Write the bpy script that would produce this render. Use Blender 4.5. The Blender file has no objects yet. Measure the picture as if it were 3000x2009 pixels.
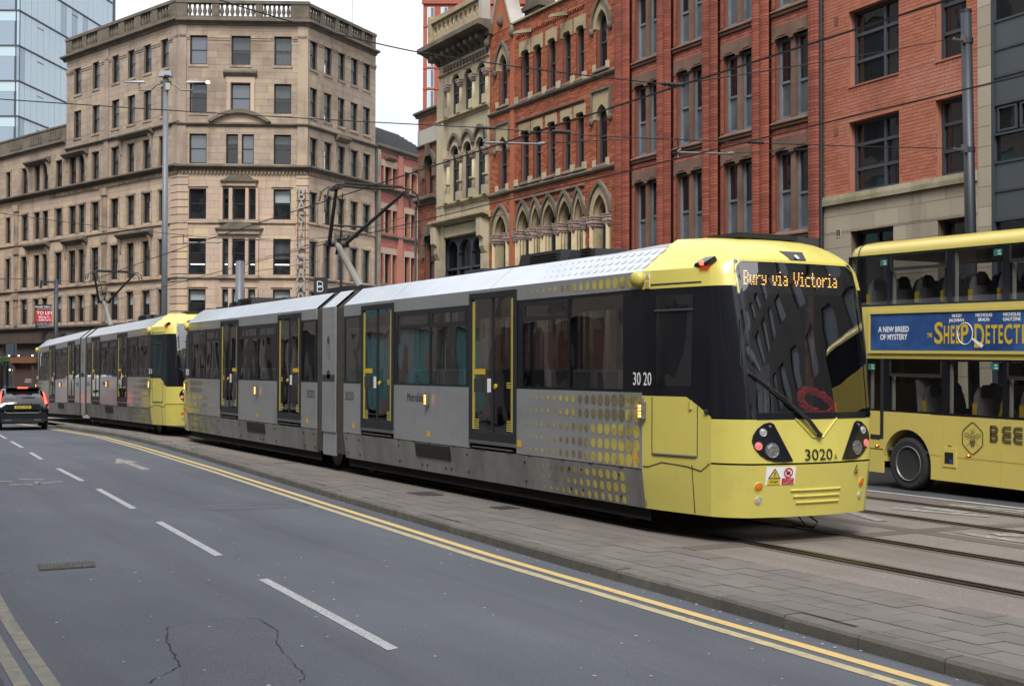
import bpy, math, random
from mathutils import Vector, Matrix
random.seed(11)
scene = bpy.context.scene
col = scene.collection
rad = math.radians

# ---------------------------------------------------------------- camera
FPX, PHI, PIT, ROLL = 3850.0, math.atan(2060/3850.0), math.atan(74/3850.0), rad(0.15)
fw = Vector((math.sin(PHI)*math.cos(PIT), math.cos(PHI)*math.cos(PIT), math.sin(PIT)))
r0 = Vector((math.cos(PHI), -math.sin(PHI), 0)); u0 = r0.cross(fw)
rt = r0*math.cos(ROLL) + u0*math.sin(ROLL); up = rt.cross(fw)
cd = bpy.data.cameras.new('camera'); cam = bpy.data.objects.new('camera', cd); col.objects.link(cam)
M3 = Matrix((rt, up, -fw)).transposed().to_4x4(); M3.translation = (0, 0, 2.05)
cam.matrix_world = M3
cd.sensor_width = 36; cd.sensor_fit = 'HORIZONTAL'; cd.lens = FPX/3000*36; cd.clip_start = 0.1; cd.clip_end = 2000
scene.camera = cam
CAM = Vector((0, 0, 2.05))

# ---------------------------------------------------------------- sky and sun
w = bpy.data.worlds.new('World'); scene.world = w; w.use_nodes = True
nt = w.node_tree; nt.nodes.clear()
def wn(t): return nt.nodes.new(t)
SUN_EL, SUN_AZ = 50, 212      # azimuth from +Y towards +X
sky = wn('ShaderNodeTexSky'); sky.sky_type = 'NISHITA'; sky.sun_disc = False
sky.sun_elevation = rad(SUN_EL); sky.sun_rotation = rad(SUN_AZ); sky.dust_density = 3; sky.air_density = 1.2
b1 = wn('ShaderNodeBackground'); nt.links.new(sky.outputs[0], b1.inputs[0]); b1.inputs[1].default_value = 0.10
tc = wn('ShaderNodeTexCoord'); mp = wn('ShaderNodeMapping'); mp.inputs['Scale'].default_value = (1.6, 1.6, 3.2)
nt.links.new(tc.outputs['Generated'], mp.inputs[0])
ns = wn('ShaderNodeTexNoise'); ns.inputs['Scale'].default_value = 2.2; ns.inputs['Detail'].default_value = 7; ns.inputs['Roughness'].default_value = 0.55
nt.links.new(mp.outputs[0], ns.inputs['Vector'])
cr = wn('ShaderNodeValToRGB'); cr.color_ramp.elements[0].position = 0.30; cr.color_ramp.elements[1].position = 0.64
cr.color_ramp.elements[0].color = (0.74, 0.79, 0.87, 1); cr.color_ramp.elements[1].color = (1.0, 1.0, 1.0, 1)
nt.links.new(ns.outputs['Fac'], cr.inputs[0])
sp_ = wn('ShaderNodeSeparateXYZ'); nt.links.new(tc.outputs['Generated'], sp_.inputs[0])      # standard overcast law: zenith brighter than horizon
mr = wn('ShaderNodeMapRange'); nt.links.new(sp_.outputs[2], mr.inputs[0]); mr.inputs[1].default_value = 0; mr.inputs[2].default_value = 1; mr.inputs[3].default_value = .46; mr.inputs[4].default_value = 1.25
vm = wn('ShaderNodeVectorMath'); vm.operation = 'SCALE'; nt.links.new(cr.outputs[0], vm.inputs[0]); nt.links.new(mr.outputs[0], vm.inputs['Scale'])
b2 = wn('ShaderNodeBackground'); nt.links.new(vm.outputs[0], b2.inputs[0]); b2.inputs[1].default_value = 0.80
mx = wn('ShaderNodeMixShader'); mx.inputs[0].default_value = 0.86
nt.links.new(b1.outputs[0], mx.inputs[1]); nt.links.new(b2.outputs[0], mx.inputs[2])
wo = wn('ShaderNodeOutputWorld'); nt.links.new(mx.outputs[0], wo.inputs[0])
sd = bpy.data.lights.new('sun', 'SUN'); sd.energy = 1.5; sd.angle = rad(22); sd.color = (1.0, 0.97, 0.93)
so = bpy.data.objects.new('sun', sd); col.objects.link(so)
sv = Vector((math.sin(rad(SUN_AZ))*math.cos(rad(SUN_EL)), math.cos(rad(SUN_AZ))*math.cos(rad(SUN_EL)), math.sin(rad(SUN_EL))))
so.rotation_euler = sv.to_track_quat('Z', 'Y').to_euler(); so.location = sv*60
scene.view_settings.view_transform = 'Standard'; scene.view_settings.look = 'None'
scene.view_settings.gamma = 1; scene.view_settings.exposure = 1.25
scene.render.engine = 'CYCLES'
scene.render.resolution_x = 1024; scene.render.resolution_y = 685
scene.cycles.max_bounces = 8; scene.cycles.transparent_max_bounces = 12; scene.cycles.caustics_reflective = False; scene.cycles.caustics_refractive = False

# ---------------------------------------------------------------- materials
def newmat(name):
    m = bpy.data.materials.new(name); m.use_nodes = True
    n = m.node_tree; n.nodes.clear()
    o = n.nodes.new('ShaderNodeOutputMaterial'); p = n.nodes.new('ShaderNodeBsdfPrincipled')
    n.links.new(p.outputs[0], o.inputs[0]); return m, n, p, o
def rgba(c): return (c[0], c[1], c[2], 1)
def noise(n, scale, detail=4, rough=.6, stretch=None):
    g = n.nodes.new('ShaderNodeNewGeometry'); v = g.outputs['Position']
    if stretch:
        mp = n.nodes.new('ShaderNodeMapping'); mp.inputs['Scale'].default_value = stretch; n.links.new(v, mp.inputs[0]); v = mp.outputs[0]
    t = n.nodes.new('ShaderNodeTexNoise'); t.inputs['Scale'].default_value = scale; t.inputs['Detail'].default_value = detail; t.inputs['Roughness'].default_value = rough
    n.links.new(v, t.inputs['Vector']); return t.outputs['Fac']
def ramp(n, fac, a, b, ca=(0,0,0), cb=(1,1,1)):
    r = n.nodes.new('ShaderNodeValToRGB'); r.color_ramp.elements[0].position = a; r.color_ramp.elements[1].position = b
    r.color_ramp.elements[0].color = rgba(ca); r.color_ramp.elements[1].color = rgba(cb); n.links.new(fac, r.inputs[0]); return r.outputs[0]
def mixc(n, fac, a, b, mode='MIX'):
    x = n.nodes.new('ShaderNodeMix'); x.data_type = 'RGBA'; x.blend_type = mode
    for s, val in ((x.inputs[0], fac), (x.inputs[6], a), (x.inputs[7], b)):
        if isinstance(val, (int, float)): s.default_value = val
        elif isinstance(val, tuple): s.default_value = rgba(val)
        else: n.links.new(val, s)
    return x.outputs[2]
def mathn(n, op, a, b=None):
    x = n.nodes.new('ShaderNodeMath'); x.operation = op
    for s, val in ((x.inputs[0], a), (x.inputs[1], b)):
        if val is None: continue
        if isinstance(val, (int, float)): s.default_value = val
        else: n.links.new(val, s)
    return x.outputs[0]
def piece_rand(n):
    g = n.nodes.new('ShaderNodeNewGeometry'); o = n.nodes.new('ShaderNodeObjectInfo')
    return mathn(n, 'FRACT', mathn(n, 'ADD', g.outputs['Random Per Island'], o.outputs['Random']))
MT = {}
def mat(name, c, rough=.6, metal=0., c2=None, scale=3., lo=.35, hi=.7, piece=None, dirt=None, dscale=.6, dlo=.5, dhi=.75, damt=.8, bump=0., bscale=60., spec=.5, coat=0., stretch=None, dstretch=None, rvar=0., piecew=(.1,.9), streak=None):
    m, n, p, o = newmat(name)
    colr = c
    if piece: colr = mixc(n, ramp(n, piece_rand(n), piecew[0], piecew[1]), c, piece)
    if c2: colr = mixc(n, ramp(n, noise(n, scale, 5, .65, stretch), lo, hi), colr, c2)
    if dirt: colr = mixc(n, mathn(n, 'MULTIPLY', ramp(n, noise(n, dscale, 6, .65, dstretch), dlo, dhi), damt), colr, dirt)
    if streak: colr = mixc(n, mathn(n, 'MULTIPLY', ramp(n, noise(n, streak[1], 5, .6, streak[2]), streak[3], streak[4]), streak[5]), colr, streak[0])
    if isinstance(colr, tuple): p.inputs['Base Color'].default_value = rgba(colr)
    else: n.links.new(colr, p.inputs['Base Color'])
    p.inputs['Roughness'].default_value = rough; p.inputs['Metallic'].default_value = metal
    p.inputs['Specular IOR Level'].default_value = spec; p.inputs['Coat Weight'].default_value = coat; p.inputs['Coat Roughness'].default_value = .08
    if rvar:
        rr = n.nodes.new('ShaderNodeMapRange'); n.links.new(noise(n, 1.7, 5), rr.inputs[0]); rr.inputs[3].default_value = rough-rvar; rr.inputs[4].default_value = rough+rvar
        n.links.new(rr.outputs[0], p.inputs['Roughness'])
    if bump:
        b = n.nodes.new('ShaderNodeBump'); b.inputs['Strength'].default_value = bump; b.inputs['Distance'].default_value = .01
        n.links.new(noise(n, bscale, 3), b.inputs['Height']); n.links.new(b.outputs[0], p.inputs['Normal'])
    MT[name] = m; return m
def glow(name, c, s, base=(.02,.02,.02)):
    m, n, p, o = newmat(name); p.inputs['Base Color'].default_value = rgba(base)
    p.inputs['Emission Color'].default_value = rgba(c); p.inputs['Emission Strength'].default_value = s; p.inputs['Roughness'].default_value = .3
    MT[name] = m; return m
def glassmat(name, tint, trans, rough=.0, wave=0., refl=1.0, base=None, wscale=1.5, f0=.08):
    """window glass: part see-through, part mirror by angle"""
    m, n, p, o = newmat(name); n.nodes.remove(p)
    tr = n.nodes.new('ShaderNodeBsdfTransparent'); tr.inputs[0].default_value = rgba(tint)
    df = n.nodes.new('ShaderNodeBsdfDiffuse'); df.inputs[0].default_value = rgba(base or (.012,.014,.016))
    mm = n.nodes.new('ShaderNodeMixShader'); mm.inputs[0].default_value = trans
    n.links.new(df.outputs[0], mm.inputs[1]); n.links.new(tr.outputs[0], mm.inputs[2])
    gl = n.nodes.new('ShaderNodeBsdfGlossy'); gl.inputs['Roughness'].default_value = rough; gl.inputs[0].default_value = (refl, refl, refl, 1)
    g = n.nodes.new('ShaderNodeNewGeometry'); nv = g.outputs['Normal']
    if wave:
        b = n.nodes.new('ShaderNodeBump'); b.inputs['Strength'].default_value = wave; b.inputs['Distance'].default_value = .03
        n.links.new(noise(n, wscale, 1.5), b.inputs['Height']); n.links.new(b.outputs[0], gl.inputs['Normal']); nv = b.outputs[0]
    dp = n.nodes.new('ShaderNodeVectorMath'); dp.operation = 'DOT_PRODUCT'; n.links.new(nv, dp.inputs[0]); n.links.new(g.outputs['Incoming'], dp.inputs[1])
    k5 = mathn(n, 'POWER', mathn(n, 'SUBTRACT', 1.0, mathn(n, 'ABSOLUTE', dp.outputs['Value'])), 5.0)
    fr = mathn(n, 'ADD', mathn(n, 'MULTIPLY', k5, 1-f0), f0)
    ms = n.nodes.new('ShaderNodeMixShader'); n.links.new(fr, ms.inputs[0])
    n.links.new(mm.outputs[0], ms.inputs[1]); n.links.new(gl.outputs[0], ms.inputs[2]); n.links.new(ms.outputs[0], o.inputs[0])
    MT[name] = m; return m

mat('mortar_red', (.20,.075,.045), .95, c2=(.15,.055,.035), scale=2)
mat('mortar_pink', (.37,.155,.105), .95, c2=(.30,.12,.08), scale=1.2)
mat('mortar_stone', (.16,.12,.085), .95)
mat('brick_warehouse', (.215,.05,.029), .85, piece=(.31,.085,.05), dirt=(.10,.032,.022), dscale=.7, dlo=.5, dhi=.85, damt=.7, bump=.25, bscale=50, streak=((.07,.025,.018), 1.3, (1,1,.10), .54, .76, .6))
mat('brick_warehouse_pale', (.30,.085,.052), .85, piece=(.40,.125,.08), dirt=(.17,.06,.045), dscale=.9, damt=.6, bump=.25, bscale=50, streak=((.10,.04,.03), 1.3, (1,1,.2), .52, .74, .55))
mat('brick_gothic', (.26,.062,.026), .85, piece=(.40,.125,.055), dirt=(.12,.055,.036), dscale=.8, dlo=.5, dhi=.8, damt=.75, bump=.3, bscale=45, streak=((.07,.035,.025), 1.2, (1,1,.15), .54, .76, .65))
mat('brick_modern', (.36,.115,.065), .85, piece=(.42,.15,.092), dirt=(.46,.22,.165), dscale=.55, dlo=.5, dhi=.72, damt=.7, bump=.2, bscale=60, streak=((.22,.075,.05), 1.2, (1,1,.18), .54, .76, .5))
mat('brick_dark', (.20,.062,.036), .9, piece=(.32,.11,.055), dirt=(.05,.028,.022), dscale=.9, dlo=.45, dhi=.7, damt=.85, bump=.3)
mat('brick_pink', (.34,.11,.08), .9, piece=(.42,.16,.12), dirt=(.2,.1,.08), damt=.6)
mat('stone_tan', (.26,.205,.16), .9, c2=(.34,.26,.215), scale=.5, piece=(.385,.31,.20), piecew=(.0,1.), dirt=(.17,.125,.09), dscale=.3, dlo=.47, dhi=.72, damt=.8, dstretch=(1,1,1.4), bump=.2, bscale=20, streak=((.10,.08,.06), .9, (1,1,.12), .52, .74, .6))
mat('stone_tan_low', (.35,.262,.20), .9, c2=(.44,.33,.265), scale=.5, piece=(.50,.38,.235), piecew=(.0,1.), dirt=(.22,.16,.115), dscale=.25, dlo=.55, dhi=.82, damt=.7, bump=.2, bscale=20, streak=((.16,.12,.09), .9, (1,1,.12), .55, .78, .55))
mat('stone_trim', (.36,.275,.20), .9, dirt=(.09,.075,.06), dscale=.5, dlo=.42, dhi=.7, damt=.85, bump=.2, bscale=15, streak=((.07,.06,.05), 1.4, (1,1,.15), .5, .7, .6))
mat('stone_sooty', (.15,.125,.095), .95, c2=(.07,.06,.045), scale=.8, dirt=(.24,.19,.14), dscale=1.3, dlo=.55, dhi=.8, damt=.6, bump=.3, bscale=15)
mat('stone_cream', (.44,.375,.255), .85, dirt=(.16,.14,.10), dscale=.7, dlo=.48, dhi=.75, damt=.8, bump=.25, bscale=20, streak=((.10,.085,.06), 1.6, (1,1,.12), .54, .74, .6))
mat('stone_buff', (.36,.29,.175), .85, dirt=(.10,.085,.06), dscale=1.0, dlo=.5, dhi=.75, damt=.8, bump=.25, bscale=20)
mat('stone_pinkish', (.42,.32,.27), .85, c2=(.22,.155,.125), scale=9, bump=.6, bscale=14)
mat('stone_brown', (.135,.075,.05), .85, c2=(.20,.12,.085), scale=1.3, dirt=(.06,.035,.025), dscale=.9, damt=.7, bump=.2, bscale=20)
mat('stone_grey', (.33,.285,.215), .9, piece=(.40,.35,.27), piecew=(0.,1.), dirt=(.20,.17,.12), dscale=.5, damt=.6, bump=.15, bscale=20, streak=((.13,.11,.08), 1.6, (1,1,.12), .55, .75, .5))
mat('stone_mossy', (.33,.29,.21), .9, dirt=(.13,.12,.035), dscale=1.1, dlo=.42, dhi=.68, damt=.9)
mat('concrete_pale', (.40,.37,.33), .9, dirt=(.2,.18,.15))
mat('slate', (.075,.078,.085), .7, piece=(.10,.10,.11))
mat('frame_black', (.012,.014,.018), .45)
mat('frame_blue', (.20,.235,.27), .55, c2=(.14,.165,.20), scale=2.5, dirt=(.07,.08,.095), dscale=1.5)
mat('frame_grey', (.045,.055,.068), .5)
mat('panel_grey', (.058,.070,.080), .5, c2=(.068,.08,.09), scale=.8)
mat('lead', (.07,.072,.075), .6, metal=.3)
mat('blind', (.42,.43,.43), .9, c2=(.33,.34,.35), scale=2)
mat('blind_white', (.66,.67,.66), .9)
mat('curtain', (.09,.09,.095), .9, c2=(.14,.14,.145), scale=5, stretch=(3,3,.2))
mat('dark_room', (.012,.011,.010), .9)
mat('tower_red', (.33,.085,.055), .8, c2=(.29,.075,.05), scale=.3)
mat('shop_brown', (.085,.06,.05), .7, c2=(.06,.042,.036), scale=1)
mat('shutter', (.10,.058,.045), .6)
mat('wood_orange', (.20,.085,.045), .6)
mat('asphalt', (.078,.085,.100), .8, c2=(.108,.116,.134), scale=.45, lo=.38, hi=.66, dirt=(.018,.019,.023), dscale=62, dlo=.54, dhi=.66, damt=.85, bump=.5, bscale=90, spec=.35, stretch=(1,.35,1), streak=((.050,.054,.063), .9, (1.1,.035,1), .50, .66, .55))
mat('asphalt_new', (.076,.082,.096), .85, c2=(.096,.103,.118), scale=.8, dirt=(.012,.012,.014), dscale=60, dlo=.54, dhi=.66, damt=.85, bump=.5, bscale=80, spec=.35)
mat('asphalt_dark', (.035,.036,.040), .85, c2=(.05,.052,.057), scale=.8, bump=.4)
mat('crack', (.016,.015,.014), .95)
mat('paint_white', (.42,.43,.43), .75, c2=(.30,.31,.32), scale=6, dirt=(.11,.115,.125), dscale=28, dlo=.50, dhi=.64, damt=.85)
mat('paint_worn', (.33,.32,.29), .8, c2=(.22,.205,.18), scale=5, dirt=(.15,.135,.115), dscale=8, dlo=.42, dhi=.6, damt=.95)
mat('paint_yellow', (.56,.40,.14), .75, c2=(.50,.36,.15), scale=5, dirt=(.22,.18,.11), dscale=14, dlo=.56, dhi=.75, damt=.7)
mat('paint_yellow_worn', (.23,.21,.155), .8, c2=(.17,.16,.13), scale=3, dirt=(.11,.11,.105), dscale=7, dlo=.45, dhi=.65, damt=.8)
mat('paint_yellow_old', (.45,.37,.20), .75, c2=(.34,.29,.18), scale=4, dirt=(.17,.15,.12), dscale=11, dlo=.5, dhi=.7, damt=.8)
mat('kerb_stone', (.115,.104,.090), .9, piece=(.165,.15,.13), c2=(.085,.077,.067), scale=6, bump=.5, bscale=40)
mat('paver', (.128,.114,.104), .9, piece=(.155,.138,.126), piecew=(0.,1.), dirt=(.10,.088,.078), dscale=1.4, dlo=.45, dhi=.75, damt=.6, bump=.3, bscale=60, streak=((.075,.066,.058), 2.3, (1,.6,1), .55, .72, .5))
mat('paver_joint', (.05,.043,.037), .95)
mat('sett', (.14,.13,.12), .85, piece=(.26,.25,.24), bump=.5, bscale=40)
mat('track_concrete', (.175,.152,.134), .9, c2=(.140,.120,.105), scale=.8, dirt=(.30,.265,.24), dscale=42, dlo=.54, dhi=.66, damt=.7, bump=.5, bscale=50, streak=((.085,.07,.06), .8, (1.5,.10,1), .50, .70, .6))
mat('track_band', (.115,.093,.078), .9, c2=(.085,.072,.06), scale=2)
mat('rail_steel', (.10,.085,.072), .4, metal=.8, c2=(.05,.04,.034), scale=3)
mat('rail_groove', (.014,.013,.012), .9)
mat('moss', (.10,.085,.045), .95, c2=(.16,.13,.10), scale=5)
mat('iron', (.060,.055,.050), .7, metal=.4, c2=(.042,.039,.037), scale=8)
mat('litter', (.42,.43,.44), .8)
mat('metal_grey', (.135,.145,.16), .5, metal=.2, c2=(.115,.125,.14), scale=2)
mat('pole_navy', (.011,.016,.025), .5, c2=(.016,.022,.032), scale=3, spec=.6)
mat('galv', (.18,.18,.178), .5, metal=.6)
mat('brick_grey', (.05,.05,.055), .8, piece=(.075,.075,.08))
mat('wire', (.018,.018,.019), .5, metal=.3)
mat('panto_steel', (.055,.050,.045), .55, metal=.4)
mat('panto_pale', (.20,.19,.165), .6)
# vehicles
mat('tram_yellow', (.60,.53,.12), .38, c2=(.56,.495,.115), scale=.9, dirt=(.36,.31,.08), dscale=1.6, dlo=.58, dhi=.85, damt=.5, coat=.35, streak=((.33,.29,.11), 2.2, (1,1,.14), .60, .82, .45))
mat('tram_silver', (.335,.34,.35), .36, metal=.3, c2=(.275,.28,.29), scale=.8, dirt=(.12,.11,.095), dscale=1.5, dlo=.55, dhi=.85, damt=.5, coat=.25, stretch=(1,.5,2), streak=((.13,.12,.11), 2.0, (1,1,.16), .58, .8, .4))
mat('tram_skirt', (.27,.27,.265), .42, metal=.25, c2=(.165,.16,.15), scale=1.2, dirt=(.10,.085,.065), dscale=2.2, dlo=.5, dhi=.8, damt=.6, stretch=(1,1,.5), streak=((.09,.08,.065), 2.4, (1,1,.16), .52, .74, .6))
mat('tram_roof', (.56,.59,.64), .32, metal=.4, c2=(.47,.50,.545), scale=1.4, coat=.15)
mat('roof_dot', (.57,.58,.53), .32, metal=.4, coat=.15)
mat('dot_yellow', (.50,.42,.09), .45, c2=(.43,.36,.09), scale=3, dirt=(.13,.11,.07), dscale=1.1, dlo=.5, dhi=.62, damt=.9)
mat('dot_reflection', (.12,.10,.07), .45, c2=(.20,.17,.075), scale=4)  # livery dots with a dark brown reflection painted into their colour
mat('black_gloss', (.010,.011,.015), .16, spec=.5)
mat('black_matt', (.014,.015,.017), .6)
mat('rubber', (.016,.015,.014), .75, c2=(.03,.026,.022), scale=3)
mat('under', (.006,.006,.006), .95)
mat('bellows', (.028,.024,.021), .85, c2=(.05,.038,.028), scale=3)
mat('door_yellow', (.50,.42,.09), .45)
mat('print_black', (.02,.02,.022), .5)
mat('print_grey', (.035,.036,.04), .5)
mat('print_white', (.78,.78,.78), .5)
mat('print_red', (.50,.03,.05), .5)
mat('print_green', (.02,.15,.11), .5)
mat('print_blue', (.010,.042,.16), .45, c2=(.032,.10,.29), scale=1.1, stretch=(1,1,1.5), lo=.42, hi=.66)
mat('print_gold', (.58,.40,.025), .5)
mat('reflector_amber', (.70,.34,.02), .4)
mat('lens_amber', (.60,.16,.012), .2)
mat('lens_clear', (.45,.46,.47), .15, metal=.5, c2=(.75,.76,.77), scale=60)
mat('lens_dark', (.18,.18,.18), .1, metal=.6, c2=(.40,.40,.40), scale=30)
mat('poppy', (.58,.018,.028), .6, piece=(.36,.010,.016))
mat('seat_grey', (.19,.19,.20), .85, c2=(.14,.14,.15), scale=12)
mat('seat_edge', (.40,.39,.36), .6)
mat('seat_yellow', (.55,.38,.02), .6)
mat('interior', (.10,.095,.088), .8)
mat('interior_pale', (.36,.34,.30), .7)
mat('bus_yellow', (.61,.50,.12), .32, c2=(.57,.465,.115), scale=.8, coat=.4, dirt=(.42,.36,.13), dscale=1.2, damt=.35, streak=((.40,.34,.13), 1.6, (1,1,.2), .6, .82, .4))
mat('tyre', (.017,.017,.017), .85, c2=(.025,.024,.024), scale=8)
mat('wheel_steel', (.26,.25,.24), .42, metal=.7, c2=(.16,.15,.14), scale=4)
mat('car_black', (.008,.009,.012), .12, coat=.6)
mat('van_white', (.70,.71,.72), .3, coat=.4)
mat('plate_yellow', (.62,.46,.03), .5)
mat('sign_red', (.42,.022,.03), .5)
mat('sign_black', (.010,.010,.012), .5)
mat('leaf', (.03,.085,.02), .6, piece=(.06,.13,.03))
mat('letter_steel', (.40,.385,.35), .4, metal=.4, c2=(.22,.20,.17), scale=4)
mat('pier_tan', (.37,.32,.28), .85, c2=(.31,.265,.23), scale=.8)
mat('teal_glass', (.20,.46,.45), .25, c2=(.25,.53,.51), scale=.6)
glow('led_orange', (1.0,.46,.10), 3.0); glow('led_pale', (1.0,.50,.40), 2.2); glow('lamp_orange', (1.0,.36,.06), 2.6); glow('lamp_red', (1.0,.06,.035), 2.6); glow('lamp_pink', (1.0,.20,.18), .22, (.45,.12,.12)); glow('tube_light', (1,.95,.85), 2.2); glow('lamp_warm', (1.0,.86,.55), 1.2); glow('shop_light', (1.0,.78,.5), 2.5)
glassmat('glass_building', (1,1,1), 0.0, rough=.02, wave=.12, refl=.9, base=(.010,.011,.013), f0=.10)
mat('glass_obscured', (.13,.145,.155), .25, c2=(.09,.10,.11), scale=1.6, stretch=(1,1,.4), dirt=(.05,.055,.06), dscale=.9)
glassmat('glass_sky', (1,1,1), 0.0, rough=.03, wave=.10, refl=.95, base=(.085,.098,.12), f0=.12)
glassmat('glass_clear', (.8,.85,.86), .92, wave=.12, refl=.8, f0=.09)
glassmat('glass_tram', (.42,.43,.45), .80, wave=.35, refl=1.0, wscale=.9, base=(.006,.007,.008), f0=.16)
glassmat('glass_screen', (.62,.65,.68), .92, wave=.75, refl=1.0, wscale=.85, base=(.006,.007,.009), f0=.20)
glassmat('glass_bus', (.66,.67,.66), .95, wave=.03, refl=.9, f0=.06)
glassmat('glass_car', (.2,.22,.23), .5, refl=.9, base=(.02,.025,.028), f0=.12)
mat('glass_dull', (.03,.034,.038), .3, c2=(.05,.055,.06), scale=.6)
mat('pane_pale', (.22,.25,.29), .2)
glassmat('glass_tower', (1,1,1), 0.0, rough=.06, wave=.05, refl=.95, base=(.34,.48,.55), f0=.25)
glassmat('glass_tower_dark', (1,1,1), 0.0, rough=.06, refl=.95, base=(.16,.24,.32), f0=.20)

# ---------------------------------------------------------------- mesh helpers
class MB:
    def __init__(s): s.v = []; s.f = []
    def add(s, vs, fs):
        o = len(s.v); s.v += [tuple(p) for p in vs]; s.f += [tuple(i+o for i in f) for f in fs]; return s
    def box(s, x0, x1, y0, y1, z0, z1):
        return s.add([(x0,y0,z0),(x1,y0,z0),(x1,y1,z0),(x0,y1,z0),(x0,y0,z1),(x1,y0,z1),(x1,y1,z1),(x0,y1,z1)],
              [(0,3,2,1),(4,5,6,7),(0,1,5,4),(1,2,6,5),(2,3,7,6),(3,0,4,7)])
    def poly(s, pts): return s.add(pts, [tuple(range(len(pts)))])
    def prism(s, pts, fn, d0, d1):
        n = len(pts); a = [fn(p[0], p[1], d0) for p in pts]; b = [fn(p[0], p[1], d1) for p in pts]
        return s.add(a+b, [tuple(range(n))[::-1], tuple(range(n, 2*n))]+[(i, (i+1) % n, n+(i+1) % n, n+i) for i in range(n)])
    def tube(s, p0, p1, r, r2=None, n=8):
        p0, p1 = Vector(p0), Vector(p1); d = (p1-p0).normalized(); r2 = r if r2 is None else r2
        a = d.orthogonal().normalized(); b = d.cross(a); vs = []
        for p, q in ((p0, r), (p1, r2)):
            for i in range(n):
                t = 2*math.pi*i/n; vs.append(p+(a*math.cos(t)+b*math.sin(t))*q)
        return s.add(vs, [(i, (i+1) % n, n+(i+1) % n, n+i) for i in range(n)]+[tuple(range(n))[::-1], tuple(range(n, 2*n))])
    def path(s, pts, r, n=6):
        pts = [Vector(p) for p in pts]; vs = []; m = len(pts)
        for k, p in enumerate(pts):
            d = (pts[min(k+1, m-1)]-pts[max(k-1, 0)]).normalized()
            a = d.cross(Vector((0, 0, 1)));
            if a.length < 1e-3: a = d.orthogonal()
            a.normalize(); b = a.cross(d)
            vs += [p+(a*math.cos(2*math.pi*i/n)+b*math.sin(2*math.pi*i/n))*r for i in range(n)]
        fs = [(k*n+i, k*n+(i+1) % n, (k+1)*n+(i+1) % n, (k+1)*n+i) for k in range(m-1) for i in range(n)]
        return s.add(vs, fs+[tuple(range(n))[::-1], tuple(range((m-1)*n, m*n))])
    def lathe(s, prof, fn, n=24, cap=True):
        """prof: (radius, height); fn(a,b,h)->point with a,b in the circle's plane"""
        vs = [fn(r*math.cos(2*math.pi*i/n), r*math.sin(2*math.pi*i/n), h) for r, h in prof for i in range(n)]; m = len(prof)
        fs = [(k*n+i, k*n+(i+1) % n, (k+1)*n+(i+1) % n, (k+1)*n+i) for k in range(m-1) for i in range(n)]
        if cap: fs += [tuple(range(n))[::-1], tuple(range((m-1)*n, m*n))]
        return s.add(vs, fs)
    def strip(s, A, B):
        n = len(A); return s.add(list(A)+list(B), [(i, i+1, n+i+1, n+i) for i in range(n-1)])
    def grid(s, rows):
        m = len(rows[0]); vs = [p for r in rows for p in r]
        return s.add(vs, [(j*m+i, j*m+i+1, (j+1)*m+i+1, (j+1)*m+i) for j in range(len(rows)-1) for i in range(m-1)])
    def build(s, name, m, parent=None, smooth=False, kind=None, loc=None):
        me = bpy.data.meshes.new(name); me.from_pydata([tuple(p) for p in s.v], [], s.f)
        me.materials.append(MT[m] if isinstance(m, str) else m)
        if smooth: me.polygons.foreach_set('use_smooth', [True]*len(me.polygons))
        o = bpy.data.objects.new(name, me); col.objects.link(o)
        if parent: o.parent = parent
        if kind: o['kind'] = kind
        if loc: o.location = loc
        return o
def tag(o, label, cat, group=None):
    o['label'] = label; o['category'] = cat
    if group: o['group'] = group
    return o
def thing(name, label, cat, loc=(0, 0, 0), rz=0., group=None, rx=0.):
    o = bpy.data.objects.new(name, None); col.objects.link(o); o.location = loc; o.rotation_euler = (rx, 0, rz); o.empty_display_size = .2
    return tag(o, label, cat, group)
def struct(mb, name, m, smooth=False): return mb.build(name, m, kind='structure', smooth=smooth)
BOXM = {}
def boxpiece(name, m, parent, x0, x1, y0, y1, z0, z1):
    """one small block as its own object on shared mesh data"""
    if (name, m) not in BOXM:
        me = bpy.data.meshes.new(name); b = MB().box(-.5, .5, -.5, .5, -.5, .5); me.from_pydata(b.v, [], b.f); me.materials.append(MT[m]); BOXM[(name, m)] = me
    o = bpy.data.objects.new(name, BOXM[(name, m)]); col.objects.link(o); o.parent = parent
    o.location = ((x0+x1)/2, (y0+y1)/2, (z0+z1)/2); o.scale = (abs(x1-x0), abs(y1-y0), abs(z1-z0)); return o
def bx(name, m, parent, *a): return MB().box(*a).build(name, m, parent)
TXT = {}
def text(name, s, size, m, parent, o, ex, ey, extrude=.002, sx=1., align='CENTER', bold=0., spacing=1., fit=None):
    """flat lettering: o origin, ex reading direction, ey up direction in the parent's frame"""
    cu = bpy.data.curves.new(name, 'FONT'); cu.body = s; cu.size = size; cu.extrude = extrude; cu.align_x = align; cu.align_y = 'CENTER'; cu.offset = bold; cu.space_character = spacing; cu.resolution_u = 3
    t = bpy.data.objects.new(name+'_tmp', cu); col.objects.link(t)
    dg = bpy.context.evaluated_depsgraph_get(); me = bpy.data.meshes.new_from_object(t.evaluated_get(dg))
    col.objects.unlink(t); bpy.data.objects.remove(t)
    ex, ey, o = Vector(ex), Vector(ey), Vector(o); ez = ex.cross(ey)
    if fit:
        xs = [v.co.x for v in me.vertices]; sx = fit/(max(xs)-min(xs)); mid = (max(xs)+min(xs))/2
        for v in me.vertices: v.co.x -= mid
    for v in me.vertices: v.co = o+ex*(v.co.x*sx)+ey*v.co.y+ez*v.co.z
    me.materials.clear(); me.materials.append(MT[m])
    ob = bpy.data.objects.new(name, me); col.objects.link(ob)
    if parent: ob.parent = parent
    return ob
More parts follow.
